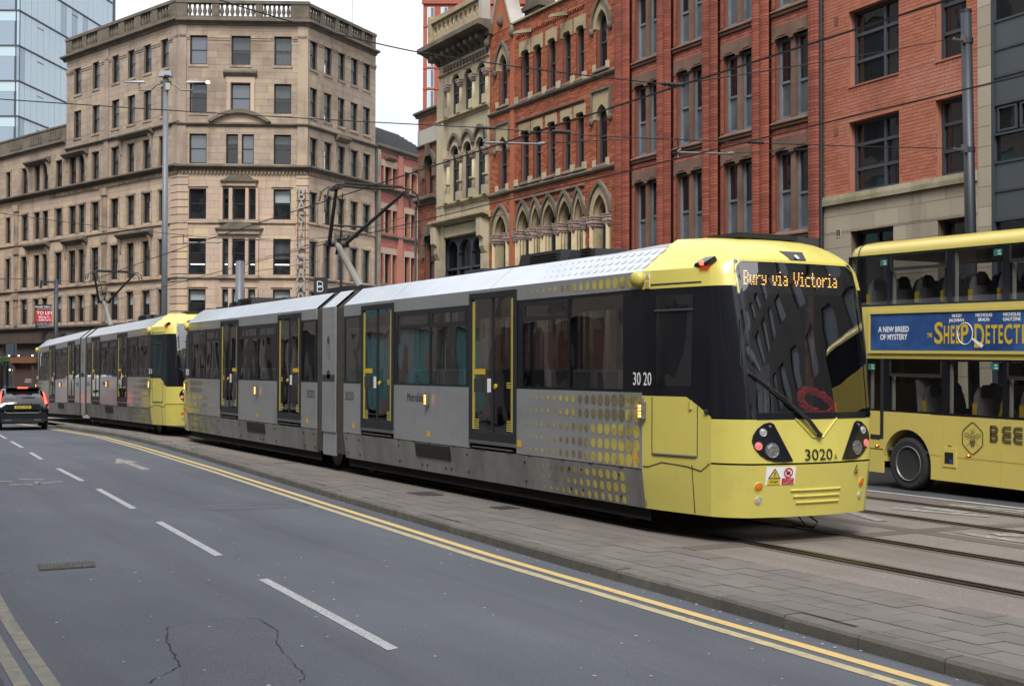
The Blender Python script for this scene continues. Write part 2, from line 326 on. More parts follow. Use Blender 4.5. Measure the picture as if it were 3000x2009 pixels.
# ================================================================ setting: ground, road, tracks
def gz(Y): return 0. if Y < 40 else -.016*(min(Y, 110)-40)
def itp(tab, t):
    if t <= tab[0][0]: return tab[0][1]
    for (a, b), (c, d) in zip(tab, tab[1:]):
        if t <= c: return b+(d-b)*(t-a)/(c-a)
    return tab[-1][1]
KERB = [(-30,6.66),(0,6.70),(6.2,6.76),(7.9,6.81),(9.5,6.88),(11.8,6.93),(13.6,7.01),(18.5,7.22),(26,7.62),(34,8.03),(39.5,8.05),(50,8.0)]
YEL = [(-30,6.42),(4,6.47),(6.2,6.50),(9.2,6.55),(12.7,6.61),(18.1,6.86),(26,7.26),(34,7.57),(38.7,7.66),(48.6,7.70),(70,7.75)]
def sheet(x0, x1, ys, z, name, m, smooth=False):
    mb = MB(); f0 = x0 if callable(x0) else (lambda y: x0); f1 = x1 if callable(x1) else (lambda y: x1)
    A = [(f0(y), y, z+gz(y)) for y in ys]; B = [(f1(y), y, z+gz(y)) for y in ys]
    mb.strip(A, B); return mb
def rng(a, b, n): return [a+(b-a)*i/n for i in range(n+1)]
YS = rng(-40, 40, 40)+rng(42, 120, 36)
mb = MB(); mb.strip([(-900, y, gz(y)-.06) for y in [-900]+YS+[1500]], [(900, y, gz(y)-.06) for y in [-900]+YS+[1500]]); struct(mb, 'ground', 'asphalt_dark')
struct(sheet(.95, lambda y: itp(KERB, y)+.06 if y < 52 else 60, YS, 0, 'road', 'asphalt'), 'road', 'asphalt')
struct(sheet(-60, .96, [40]+[y for y in YS if y > 40], -.004, 'side_road', 'asphalt'), 'side_road', 'asphalt')
# near pavement where the photographer stands
pv = MB().box(-5.2, .80, -40, 38, -.05, .11); struct(pv, 'pavement', 'paver')
nk = MB().box(.80, .95, -40, 38, -.05, .12).build('kerb', 'kerb_stone', kind='structure')
# traffic island
IS_END = 50.3
isl = MB(); ys = rng(-12, IS_END, 90)
isl.strip([(itp(KERB, y)+.02, y, .085+gz(y)) for y in ys], [(8.43, y, .085+gz(y)) for y in ys])
island = isl.build('traffic_island', 'paver_joint', kind='structure')
kb = MB(); kx = MB(); y = -3.0; L = .86
while y < IS_END-.5:
    ya, yb = y+.006, y+L-.006; xa, xb = itp(KERB, ya), itp(KERB, yb); j = random.uniform(-.004, .004); za, zb = gz(ya), gz(yb)
    b = MB()
    def sec(X, Y, z): return [(X-.012, Y, z-.04), (X, Y, z+.085+j), (X+.018, Y, z+.108+j), (X+.17, Y, z+.112+j), (X+.17, Y, z-.04)]
    S0, S1 = sec(xa, ya, za), sec(xb, yb, zb)
    b.add(S0+S1, [(i, (i+1) % 5, 5+(i+1) % 5, 5+i) for i in range(5)]+[(0,1,2,3,4), (9,8,7,6,5)])
    b.build('kerbstone', 'kerb_stone', island); y += L
# slabs of the island: rows follow the kerb
sl = []; SETT0 = 31.4; PL = .45; PW = .272; ci = 0; x = 8.405
while x > 6.8:
    y = -3.0+(PL/2 if ci % 2 else 0)
    while y < SETT0:
        xk = max(itp(KERB, y), itp(KERB, y+PL))+.185
        if x-xk > .05: sl.append((max(x-PW, xk)+.006, x-.006, y+.006, y+PL-.006))
        y += PL
    x -= PW; ci += 1
sl.sort(key=lambda q: (q[2] < 3.5, (Vector((q[0], q[2], 0))-CAM).length))
rest = MB()
for i, q in enumerate(sl):
    z1 = .104+random.uniform(-.0022, .0022)
    if i < 300: boxpiece('paving_slab', 'paver', island, q[0], q[1], q[2], q[3], .06, z1)
    else: rest.box(q[0], q[1], q[2], q[3], .06, z1)
rest.build('paving_slabs', 'paver', island, kind='stuff')
st = MB(); y = SETT0+.4
while y < IS_END-.3:
    x = itp(KERB, y)+.19
    while x < 8.36:
        ww = random.uniform(.10, .15); h = random.uniform(.098, .118)
        st.box(x, x+ww-.015, y, y+.12, .06+gz(y), h+gz(y)); x += ww
    y += .14
st.build('granite_setts', 'sett', island, kind='stuff')
MB().box(8.24, 8.62, 18.3, 18.9, .10, .1095).build('gully_cover', 'iron', island)
MB().box(8.45, 8.75, 16.1, 16.45, .10, .1085).build('gully_cover', 'iron', island)
# tram track bed and rails
YT = rng(-15, 40, 28)+rng(42, 78, 16)
bed = struct(sheet(8.42, 14.95, YT, .10, '', ''), 'track_bed', 'track_concrete')
def flat(name, m, pts, z, par=None, kind='structure'):
    o = MB().poly([(p[0], p[1], z+gz(p[1])) for p in pts]).build(name, m, par, kind=None if par else kind); return o
RAILS = (9.30, 10.74, 12.77, 14.19)
for X in RAILS:
    sheet(X-.16, X+.16, YT, .1035, '', '').build('rail_bed', 'track_band', bed)
    sheet(X-.075, X+.075, YT, .1065, '', '').build('rail_groove', 'rail_groove', bed)
    r = MB()
    for a, b in ((X-.075, X-.012), (X+.032, X+.075)):
        A = [(a, y, .118+gz(y)) for y in YT]; B = [(b, y, .118+gz(y)) for y in YT]
        r.strip(A, B); r.strip([(p[0], p[1], p[2]-.03) for p in A], A); r.strip(B, [(p[0], p[1], p[2]-.03) for p in B])
    r.build('rail', 'rail_steel', bed)
sheet(11.66, 11.92, YT, .104, '', '').build('joint_band', 'track_band', bed)
for Y in (-2.4, 4.7, 11.55, 18.7, 25.8, 32.9, 40.0):
    MB().box(8.43, 12.6, Y, Y+.28, .09, .1048).build('joint_band', 'track_band', bed)
flat('joint_band', 'track_band', [(12.6, 11.55), (13.4, 11.42), (14.9, 11.2), (14.9, 11.45), (13.6, 11.68), (12.6, 11.83)], .1046, bed)
flat('moss_stain', 'moss', [(9.385, 12.4), (9.47, 11.6), (9.52, 11.0), (9.49, 10.4), (9.53, 9.9), (9.44, 9.3), (9.42, 8.8), (9.385, 8.0), (9.385, 10.4)], .1026, bed)
# worn white lettering on the track bed
for pts in ([(13.49,13.8),(13.92,12.49),(13.74,12.32),(13.34,13.65)], [(13.87,13.83),(14.02,13.3),(13.98,12.7),(13.80,12.9),(13.78,13.5)], [(12.15,11.61),(12.23,10.48),(12.05,10.33),(12.04,11.01)],
            [(12.40,11.15),(12.68,11.05),(12.67,10.75),(12.52,10.72),(12.30,10.88)], [(12.53,13.9),(12.68,13.84),(12.25,12.64),(12.06,12.64)], [(13.05,11.2),(13.30,10.9),(13.2,10.2),(12.95,10.3)], [(12.3,9.9),(12.5,9.9),(12.45,8.7),(12.25,8.7)], [(13.1,9.7),(13.35,9.7),(13.3,8.4),(13.1,8.4)],
            [(14.42,13.75),(14.60,13.78),(14.72,13.3),(14.60,13.28)], [(14.60,13.25),(14.72,13.27),(14.87,12.5),(14.70,12.4)], [(14.40,13.6),(14.50,13.62),(14.60,12.5),(14.50,12.45)]):
    flat('worn_marking', 'paint_worn', pts, .1078)
flat('lane_stain', 'track_band', [(14.4,16.5),(14.95,16.5),(14.95,12.0),(14.5,12.2)], .1022, bed)
# bus lane, far kerb and pavement
struct(sheet(14.95, 18.42, YT, .0995, '', ''), 'bus_lane', 'asphalt_dark')
struct(sheet(15.0, 15.11, YT, .1045, '', ''), 'lane_line', 'paint_white')
MB().box(18.40, 18.56, -15, 60, .02, .215).build('kerb', 'kerb_stone', kind='structure')
MB().box(18.56, 20.3, -15, 60, .02, .205).build('pavement', 'paver', kind='structure')
MB().box(18.56, 60, 60, 110, -1.2, -.35).build('pavement', 'paver', kind='structure')
# road markings
def band(tab, off, wd, ys, z, name, m):
    A = [(itp(tab, y)+off-wd/2, y, z+gz(y)) for y in ys]; B = [(itp(tab, y)+off+wd/2, y, z+gz(y)) for y in ys]
    o = MB(); o.strip(A, B); return o.build(name, m, kind='structure')
ysy = rng(-20, 40, 80)+rng(41, 70, 24)
band(YEL, 0., .105, ysy, .004, 'yellow_line', 'paint_yellow'); band(YEL, -.20, .105, ysy, .004, 'yellow_line', 'paint_yellow_old')
LY = [(-20,1.30),(8.9,1.40),(11.2,1.44),(12.4,1.48),(13.5,1.54),(20,1.62),(37,1.7)]
band(LY, 0, .105, rng(-20, 37, 40), .004, 'yellow_line', 'paint_yellow_worn'); band(LY, -.17, .10, rng(-20, 37, 40), .004, 'yellow_line', 'paint_yellow_worn')
sheet(.96, lambda y: itp(LY, y)-.27, rng(-20, 37, 20), .0022, '', '').build('gutter_stain', 'asphalt_dark', kind='structure')
LANE = [(-20,3.2),(0,3.45),(8.87,3.78),(12.4,3.91),(14.2,3.97),(17.6,4.12),(19.4,4.18),(22.8,4.32),(29,4.5),(35,4.8),(45,5.2)]
for a, b in ((-2.0, 1.6), (3.4, 6.95), (8.87, 12.39), (14.16, 17.62), (19.42, 22.83), (24.55, 27.8), (30.7, 33.3), (35.4, 38.5), (40, 43)):
    ys = rng(a, b, 4); A = [(itp(LANE, y)-.05, y+.00, .004) for y in ys]; B = [(itp(LANE, y)+.05, y+.03, .004) for y in ys]
    o = MB(); o.strip(A, B); o.build('lane_dash', 'paint_white', kind='structure')
flat('road_arrow', 'paint_worn', [(5.77,28.67),(6.13,30.3),(6.32,28.81)], .004); flat('road_arrow', 'paint_worn', [(5.98,28.72),(6.12,28.76),(6.08,26.75),(5.90,26.65)], .004)
for pts in ([(3.06,25.22),(3.25,25.13),(3.24,24.95),(3.04,25.0)], [(3.1,24.42),(3.47,24.34),(3.47,24.16),(3.1,24.24)], [(3.41,25.55),(3.81,25.24),(3.80,25.06),(3.40,25.38)], [(3.58,24.80),(3.66,24.75),(3.62,24.34),(3.54,24.36)], [(3.6,24.52),(4.04,24.70),(4.04,24.52),(3.6,24.34)]):
    flat('worn_marking', 'paint_worn', pts, .0042)
# road wear: patches, cracks, covers, flecks
def crack(pts, wd, z=.005):
    mb = MB(); A = []; B = []
    P = []
    for (a, b) in zip(pts, pts[1:]):
        n = max(2, int((Vector(b)-Vector(a)).length/.05))
        for i in range(n):
            t = i/n; P.append((a[0]+(b[0]-a[0])*t+random.uniform(-.012, .012), a[1]+(b[1]-a[1])*t+random.uniform(-.02, .02)))
    for k, p in enumerate(P):
        q = P[min(k+1, len(P)-1)]; o_ = P[max(k-1, 0)]; dx, dy = q[0]-o_[0], q[1]-o_[1]; l = math.hypot(dx, dy) or 1; ww = wd*random.uniform(.05, .9)
        A.append((p[0]-dy/l*ww/2, p[1]+dx/l*ww/2, z)); B.append((p[0]+dy/l*ww/2, p[1]-dx/l*ww/2, z))
    mb.strip(A, B); return mb.build('crack', 'crack', kind='structure')
NP = [(2.52,10.45),(2.39,9.92),(2.27,9.06),(2.1,8.3),(2.9,8.1),(2.94,8.41),(3.08,9.44),(3.24,9.9),(3.25,10.45),(3.18,10.53)]
flat('road_patch', 'asphalt_new', NP, .0028)
crack([(2.52,10.45),(2.39,9.92),(2.27,9.06),(1.94,8.64)], .016); crack([(3.18,10.53),(3.27,10.45),(3.24,9.9),(3.08,9.44),(2.94,8.41),(2.83,8.18)], .014); crack([(2.52,10.45),(2.8,10.55),(3.18,10.53)], .006)
flat('road_patch', 'asphalt_new', [(5.07,19.63),(6.58,19.4),(6.53,18.48),(4.98,18.74)], .0028)
crack([(5.07,19.63),(6.50,19.42)], .03); crack([(5.2,19.2),(6.28,19.05),(6.33,18.7)], .035); crack([(5.2,19.2),(5.18,18.87)], .02); crack([(6.52,19.5),(6.6,18.6)], .03)
flat('road_patch', 'asphalt_new', [(6.0,37.5),(7.2,37.2),(7.2,36.2),(6.2,36.4)], .0028); crack([(6.2,36.4),(7.2,36.2)], .04)
crack([(1.7,13.5),(2.3,13.42),(3.0,13.6)], .014); crack([(1.6,14.5),(1.75,13.8)], .01)
mh = thing('manhole_cover', 'worn rectangular iron manhole cover set in the asphalt road', 'manhole cover', (2.37, 14.15, .003))
def skew(x, y, d): return (x+y*.12, y, d)
MB().prism([(-.28,-.22),(.28,-.22),(.28,.22),(-.28,.22)], skew, 0, .004).build('cover_frame', 'iron', mh)
for sx in (-.14, .14):
    pl = MB().prism([(sx-.125,-.19),(sx+.125,-.19),(sx+.125,.19),(sx-.125,.19)], skew, .004, .007).build('cover_plate', 'iron', mh)
    rb = MB()
    for i in range(7):
        for j in range(9): rb.prism([(sx-.115+i*.034, -.175+j*.04), (sx-.115+i*.034+.022, -.175+j*.04), (sx-.115+i*.034+.022, -.15+j*.04), (sx-.115+i*.034, -.15+j*.04)], skew, .007, .010)
    rb.build('tread_studs', 'kerb_stone', pl)
fl = MB()
for i in range(230):
    y = random.uniform(5.5, 30) if random.random() < .7 else random.uniform(5.5, 14); x = random.uniform(1.7, itp(KERB, y)-.02)
    if random.random() < .25: x = itp(KERB, y)-random.uniform(.02, .14)
    s = random.uniform(.006, .02); a = random.uniform(0, 6.28)
    fl.poly([(x+s*math.cos(a+k*1.2566)*random.uniform(.5, 1.1), y+s*math.sin(a+k*1.2566)*random.uniform(.5, 1.1), .0075) for k in range(5)])
fl.build('litter_flecks', 'litter', kind='stuff')['label'] = 'small pale flecks of litter and gum scattered on the road'
# ================================================================ buildings: helpers
class Face:
    """a facade: local x runs to the left as seen from the street, y comes out of the wall, z is up"""
    def __init__(s, root, p, ang):
        s.root = root; p = Vector(p)-Vector(root.location)
        s.M = Matrix.Translation(p) @ Matrix.Rotation(ang, 4, 'Z'); s.W = Matrix.Translation(root.location) @ s.M
    def put(s, mb, name, m, sub=None, smooth=False, kind=None):
        o = mb.build(name, m, smooth=smooth, kind=kind)
        if sub: o.parent = sub
        else: o.parent = s.root; o.matrix_local = s.M
        return o
    def box(s, name, m, *a, sub=None): return s.put(MB().box(*a), name, m, sub)
def subtract(x0, x1, z0, z1, ops):
    xs = sorted({x0, x1}|{min(max(v, x0), x1) for o in ops for v in o[:2]}); out = []; prev = None
    for a, b in zip(xs, xs[1:]):
        if b-a < 1e-6: continue
        iv = [(z0, z1)]
        for o in ops:
            if o[0] < b-1e-6 and o[1] > a+1e-6:
                n = []
                for p, q in iv:
                    if o[3] <= p or o[2] >= q: n.append((p, q)); continue
                    if o[2] > p+1e-6: n.append((p, o[2]))
                    if o[3] < q-1e-6: n.append((o[3], q))
                iv = n
        if prev and prev[2] == iv and abs(prev[1]-a) < 1e-9: prev[1] = b
        else:
            prev = [a, b, iv]; out.append(prev)
    return [(a, b, p, q) for a, b, iv in out for p, q in iv]
def wall(F, m, x0, x1, z0, z1, ops, y=0., th=.5, name='wall'):
    mb = MB()
    for a, b, p, q in subtract(x0, x1, z0, z1, ops): mb.box(a, b, y-th, y, p, q)
    return F.put(mb, name, m)
def courses(F, W, name, m, x0, x1, z0, z1, ops, bw, bh, j=.01, y=0., proud=.012, nind=300, jit=.003, stuff=None, wvar=0.):
    """lay bricks or blocks in running bond round the openings"""
    P = []; zs = []; z = z0; r = 0
    while z < z1-1e-6: zs.append((z, min(z+bh, z1), r)); z += bh; r += 1
    for a, b, r in zs:
        cuts = sorted({a, b}|{v for o in ops for v in o[2:4] if a+.012 < v < b-.012 and o[1] > x0 and o[0] < x1})
        for p, q in zip(cuts, cuts[1:]):
            blk = sorted([(o[0], o[1]) for o in ops if o[2] < (p+q)/2 < o[3]]); iv = []; c = x0
            for u, v in blk:
                if u > c: iv.append((c, min(u, x1)))
                c = max(c, v)
            if c < x1: iv.append((c, x1))
            for u, v in iv:
                x = x0+math.floor((u-x0)/bw)*bw-(bw/2 if r % 2 else 0)
                while x < v:
                    w_ = bw*(1+random.uniform(-wvar, wvar)) if wvar else bw
                    e0, e1 = max(x, u), min(x+w_, v)
                    if e1-e0 > .03: P.append((e0+(j/2 if e0 > u else 0), e1-(j/2 if e1 < v else 0), p+j/2, q-j/2))
                    x += w_
    Wm = F.W
    P.sort(key=lambda t: (Wm @ Vector((t[0], 0, t[2]))-CAM).length)
    # pieces the frame cannot show go to the joined rest
    big = []; rest = MB(); k = 0
    for t in P:
        v = Wm @ Vector(((t[0]+t[1])/2, 0, (t[2]+t[3])/2))-CAM; d = v.dot(fw); sx, sy = FPX*v.dot(rt)/d, -FPX*v.dot(up)/d
        pr = proud+random.uniform(-jit, jit); inside = -1500 < sx < 1500 and -1000 < sy < 1000 and v.z > 1.6
        if k < nind and inside: boxpiece(name, m, W, t[0], t[1], y-.02, y+pr, t[2], t[3]); k += 1
        else: rest.box(t[0], t[1], y-.02, y+pr, t[2], t[3])
    if rest.v: rest.build(stuff or name+'s', m, W, kind='stuff')
def apts(x0, x1, zs, h, n=14):
    w = x1-x0
    if h >= w/2-1e-6:
        R_ = (h*h+w*w/4)/w; out = []
        t1 = math.asin(min(1, h/R_)); 
        for i in range(n+1): t = t1*i/n; out.append((x0+R_-R_*math.cos(t), zs+R_*math.sin(t)))
        return out+[(x0+x1-x, z) for x, z in out[-2::-1]]
    out = []
    for i in range(7): t = math.pi/2*i/6; out.append((x0+h-h*math.cos(t), zs+h*math.sin(t)))
    return out+[(x0+x1-x, z) for x, z in out[::-1]]
def head(mb, x0, x1, zs, h, X0, X1, zt, y0, y1, n=14):
    """lintel or spandrel plate with an arched underside"""
    A = apts(x0, x1, zs, h, n)
    mb.strip([(x, y1, z) for x, z in A], [(x, y1, zt) for x, z in A]); mb.strip([(x, y0, z) for x, z in A], [(x, y1, z) for x, z in A])
    if x0-X0 > .002: mb.box(X0, x0, y0, y1, zs, zt)
    if X1-x1 > .002: mb.box(x1, X1, y0, y1, zs, zt)
    mb.box(X0, X1, y0, y1-.001, zt-.004, zt)
    return mb
def hood(mb, a, b, y0, y1):
    """raised arched band between two arch curves a (inner), b (outer)"""
    f = lambda L, y: [(x, y, z) for x, z in L]
    mb.strip(f(a, y1), f(b, y1)); mb.strip(f(b, y0), f(b, y1)); mb.strip(f(a, y0), f(a, y1)); return mb
def extr(prof, x0, x1): return MB().prism(prof, lambda y, z, d: (d, y, z), x0, x1)
def cornice(F, name, m, x0, x1, z0, z1, pr, sub=None):
    h = z1-z0
    return F.put(extr([(-.05, z0), (pr*.25, z0), (pr*.3, z0+h*.3), (pr*.75, z0+h*.55), (pr, z0+h*.6), (pr, z1-h*.08), (pr*.9, z1), (-.05, z1)], x0, x1), name, m, sub)
def sash(F, x0, x1, z0, z1, d, fm, gm, g2=None, fr=.06, mid=.5, blind=None, bl=.4, cross=0, sill=None, sillm=None, arch=0.):
    """sash window set back by d: frame, two panes, perhaps a blind behind the glass and a sill"""
    w = MB(); y = -d; zm = z0+(z1-z0)*mid
    w.box(x0, x0+fr, y-.06, y, z0, z1); w.box(x1-fr, x1, y-.06, y, z0, z1)
    if arch: head(w, x0+fr, x1-fr, z1-arch, arch-fr, x0+fr, x1-fr, z1+.02, y-.06, y, 8)
    else: w.box(x0+fr, x1-fr, y-.06, y, z1-fr, z1)
    w.box(x0+fr, x1-fr, y-.06, y, z0, z0+fr*1.4)
    w.box(x0+fr, x1-fr, y-.07, y-.012, zm-.03, zm+.03)
    for c in range(cross):
        xc = x0+(x1-x0)*(c+1)/(cross+1); w.box(xc-.02, xc+.02, y-.058, y-.004, z0+fr, z1-fr)
    o = F.put(w, 'window', fm)
    for (a, b, yy, gg) in ((z0+fr, zm-.02, y-.05, g2 or gm), (zm+.02, z1-fr*.5, y-.035, gm)):
        F.put(MB().poly([(x0+fr*.6, yy, a), (x1-fr*.6, yy, a), (x1-fr*.6, yy, b), (x0+fr*.6, yy, b)]), 'pane', gg, o)
    if blind:
        zb = z1-(z1-z0)*bl
        F.put(MB().box(x0+fr*.7, x1-fr*.7, y-.14, y-.13, zb, z1-fr*.5), 'blind', blind, o)
    if sill: F.put(MB().box(x0-sill[0], x1+sill[0], y-.02, sill[1], z0-sill[2], z0-.003), 'sill', sillm, o)
    return o
def room(F, x0, x1, z0, z1, d=1.2):
    mb = MB().box(x0, x1, -d-.6, -d-.5, z0, z1); return F.put(mb, 'core', 'dark_room')
A90 = math.pi/2

# ================================================================ red brick warehouse
G = thing('brick_warehouse', 'tall red brick warehouse with paired round pilasters and blue-grey sash windows', 'building', (20.5, 27.5, .2))
FGc = Face(G, (20.5, 0, 0), A90)
bays = [(24.97, 23.55), (27.0, 25.61), (29.07, 27.65), (31.10, 29.72)]
lights = []; heads = []; sills = []
rowz = [(2.62, 4.58), (5.31, 7.27), (8.00, 9.99), (10.71, 12.70)]
for hi, lo in bays:
    w_ = hi-lo; a0, a1 = lo+.07, lo+w_*.46; b0, b1 = lo+w_*.56, hi-.10
    for z0, z1 in rowz: lights += [(a0, a1, z0, z1), (b0, b1, z0, z1)]
zones = [(lo, hi, z1-.02, z1+.31) for hi, lo in bays for z0, z1 in rowz]+[(lo, hi, z0-.20, z0+.02) for hi, lo in bays for z0, z1 in rowz]
ops = lights+[(lo+.07+(hi-lo)*.0, hi-.10, z0, z1) for hi, lo in bays for z0, z1 in rowz]
Wg = wall(FGc, 'mortar_red', 23.18, 31.84, .1, 16.0, ops)
pil = [(23.18, 23.55), (24.97, 25.61), (27.0, 27.65), (29.07, 29.72), (31.10, 31.84)]
courses(FGc, Wg, 'brick', 'brick_warehouse_pale', 23.18, 31.84, .1, 16.0, ops+zones+[(a, b, 0, 20) for a, b in pil], .225, .0755, nind=300)
room(FGc, 23.2, 31.8, .2, 15.9)
for a, b in pil:
    n = 2 if b-a > .5 else 1; wv = (b-a)/n; pm = MB()
    P = FGc.put(MB().box(a+.02, b-.02, 0, .10, .1, 16), 'pilaster', 'mortar_red')
    for i in range(n):
        x = a+i*wv; z = .1; r = 0
        while z < 16:
            j = random.uniform(-.003, .003); e = .035
            pm.prism([(x+.02, .02), (x+wv-.02, .02), (x+wv-.02, .11+j), (x+wv-.055, .175+j), (x+wv*.5, .20+j), (x+.055, .175+j), (x+.02, .11+j)], lambda p, q, d: (p, q, d), z+.004, z+.0715); z += .0755
    pm.build('round_bricks', 'brick_warehouse', P, kind='stuff')
for hi, lo in bays:
    for k, (z0, z1) in enumerate(rowz):
        w_ = hi-lo; a0, a1, b0, b1 = lo+.07, lo+w_*.46, lo+w_*.56, hi-.10
        hd = MB(); head(hd, a0, a1, z1-.07, .07, lo+.005, (a1+b0)/2, z1+.31, -.20, .035); head(hd, b0, b1, z1-.07, .07, (a1+b0)/2, hi-.005, z1+.31, -.20, .035)
        L = FGc.put(hd, 'lintel', 'stone_brown')
        for c0, c1 in ((a0, a1), (b0, b1)):
            m_ = (c0+c1)/2; FGc.put(MB().box(m_-.14, m_+.14, .034, .05, z1+.05, z1+.075), 'carved_band', 'stone_brown', L)
        FGc.put(MB().box(a1, b0, -.20, -.03, z0, z1-.07), 'mullion', 'stone_brown')
        FGc.put(extr([(-.2, z0-.02), (-.2, z0-.18), (.06, z0-.18), (.075, z0-.14), (.045, z0-.11), (.10, z0-.09), (.10, z0-.06), (-.05, z0+.03)], lo+.003, hi-.003), 'sill', 'stone_brown')
        for c0, c1 in ((a0, a1), (b0, b1)):
            rr = random.random()
            sash(FGc, c0, c1, z0, z1, .13, 'frame_blue', 'glass_building' if rr < .7 else 'glass_obscured', g2='glass_obscured', fr=.075, mid=random.uniform(.42, .52))
bx('shop_canopy', 'lead', G, .2-.9, .3, -4.3, -2.6, 4.55, 4.85)
b = MB(); b.box(-.75, -.2, -4.32, 0.2, 4.66, 4.72); b.build('shop_fascia', 'lead', G)

# ================================================================ gothic brick warehouse
Gt = thing('gothic_building', 'orange red gothic brick building with pointed stone arcade and small gable', 'building', (20.5, 36, .2))
FF = Face(Gt, (20.5, 0, 0), A90)
mid = [(37.18, 37.73), (36.37, 36.90), (35.46, 35.97), (34.53, 35.02), (33.74, 34.22)]
ends = [(38.69, 39.30), (32.43, 33.05)]
ops = []; zones = []
for a, b in mid: ops += [(a, b, 10.87, 12.46), (a, b, 8.15, 9.83)]; zones += [(a-.10, b+.10, 12.22, 12.72), (a-.10, b+.10, 9.64, 10.02)]
for a, b in ends: ops += [(a, b, 10.92, 12.62), (a, b, 8.08, 9.86)]; zones += [(a-.17, b+.17, 12.08, 12.62), (a-.05, b+.05, 12.6, 12.98), (a-.22, b+.22, 9.36, 10.30)]
arc = [(33.70, 34.38), (34.38, 35.33), (35.33, 36.32), (36.32, 37.07), (37.07, 38.02)]
aend = [(32.23, 33.40), (38.48, 39.72)]
for a, b in arc: ops.append((a+.10, b-.10, 3.2, 7.24)); zones.append((a, b, 3.0, 7.32))
for a, b in aend: ops.append((a+.22, b-.22, 3.2, 7.22)); zones.append((a, b, 6.2, 7.22)); zones.append((a+.2, b-.2, 7.2, 7.45)); zones.append((a, b, 3, 6.3))
Wf = wall(FF, 'mortar_red', 31.88, 39.96, .1, 13.42, ops)
courses(FF, Wf, 'brick', 'brick_gothic', 31.88, 39.96, .1, 13.42, ops+zones, .225, .0765, nind=300, jit=.005)
room(FF, 31.9, 39.9, .2, 13.3)
def heads_(a, b, zs, h, e, zt, nm): FF.put(head(MB(), a, b, zs, h, a-e, b+e, zt, -.17, .03), nm, 'stone_buff')
for a, b in mid:
    heads_(a, b, 12.26, .16, .10, 12.72, 'window_head'); heads_(a, b, 9.66, .13, .10, 10.02, 'window_head')
    for z0, z1 in ((10.87, 12.46), (8.15, 9.83)):
        sash(FF, a, b, z0, z1, .12, 'frame_grey', 'glass_building', fr=.05, blind='curtain' if random.random() < .5 else None, bl=.6)
        FF.put(extr([(-.2, z0), (-.2, z0-.14), (.09, z0-.14), (.09, z0-.10), (0, z0-.015)], a-.02, b+.02), 'sill', 'stone_sooty')
for z0 in (10.87, 8.15):
    for x in (38.0, 37.04, 36.13, 35.24, 34.37, 33.68): FF.box('sill_block', 'stone_cream', x-.10, x+.10, -.01, .07, z0-.12, z0+.10)
for a, b in ends:
    m_ = (a+b)/2
    o = FF.put(head(MB(), a, b, 12.10, .52, a-.16, b+.16, 12.62, -.2, .03), 'window_head', 'stone_buff')
    FF.put(hood(MB(), apts(a-.16, b+.16, 12.08, .86), apts(a-.24, b+.24, 12.08, .98), -.02, .10), 'hood_mould', 'stone_sooty', o)
    FF.put(hood(MB(), apts(a-.02, b+.02, 12.10, .54), apts(a-.165, b+.165, 12.10, .85), -.02, .035), 'arch_ring', 'stone_buff', o)
    for x in (a-.2, b+.2): FF.put(MB().lathe([(.02, -.14), (.075, -.10), (.085, 0), (.06, .08)], lambda p, q, h, x=x: (x+p, .06+q, 12.05+h), 8), 'label_stop', 'stone_sooty', o, smooth=True)
    sash(FF, a, b, 10.92, 12.62, .13, 'frame_grey', 'glass_building', fr=.05, mid=.45, arch=.52)
    FF.put(head(MB(), a, b, 9.40, .42, a-.21, b+.21, 10.24, -.2, .03), 'window_head', 'stone_buff')
    lb = MB(); lb.box(a-.24, b+.24, 0, .09, 10.22, 10.30); lb.box(a-.24, a-.17, 0, .08, 9.42, 10.22); lb.box(b+.17, b+.24, 0, .08, 9.42, 10.22); FF.put(lb, 'label_mould', 'stone_sooty')
    for x in (a-.2, b+.2): FF.put(MB().lathe([(.02, -.14), (.07, -.10), (.08, 0), (.05, .08)], lambda p, q, h, x=x: (x+p, .06+q, 9.38+h), 8), 'label_stop', 'stone_sooty', smooth=True)
    sash(FF, a, b, 8.08, 9.84, .13, 'frame_grey', 'glass_building', fr=.05, mid=.47)
    for z0 in (10.92, 8.08):
        FF.put(extr([(-.2, z0), (-.2, z0-.13), (.09, z0-.13), (.09, z0-.09), (0, z0-.01)], a-.1, b+.1), 'sill', 'stone_sooty')
        for x in (a-.06, b+.06): FF.box('sill_block', 'stone_cream', x-.06, x+.06, -.01, .075, z0-.10, z0+.12)
for z, x0, x1 in ((10.70, 31.88, 39.96), (7.93, 31.88, 39.96)):
    FF.put(extr([(-.05, z-.10), (.04, z-.10), (.10, z-.04), (.11, z), (.03, z+.06), (-.05, z+.06)], x0, x1), 'string_course', 'stone_sooty')
for z in (10.14, 7.56): FF.put(extr([(-.05, z-.04), (.06, z-.04), (.08, z), (.02, z+.04), (-.05, z+.04)], 33.68, 38.05), 'label_course', 'stone_sooty')
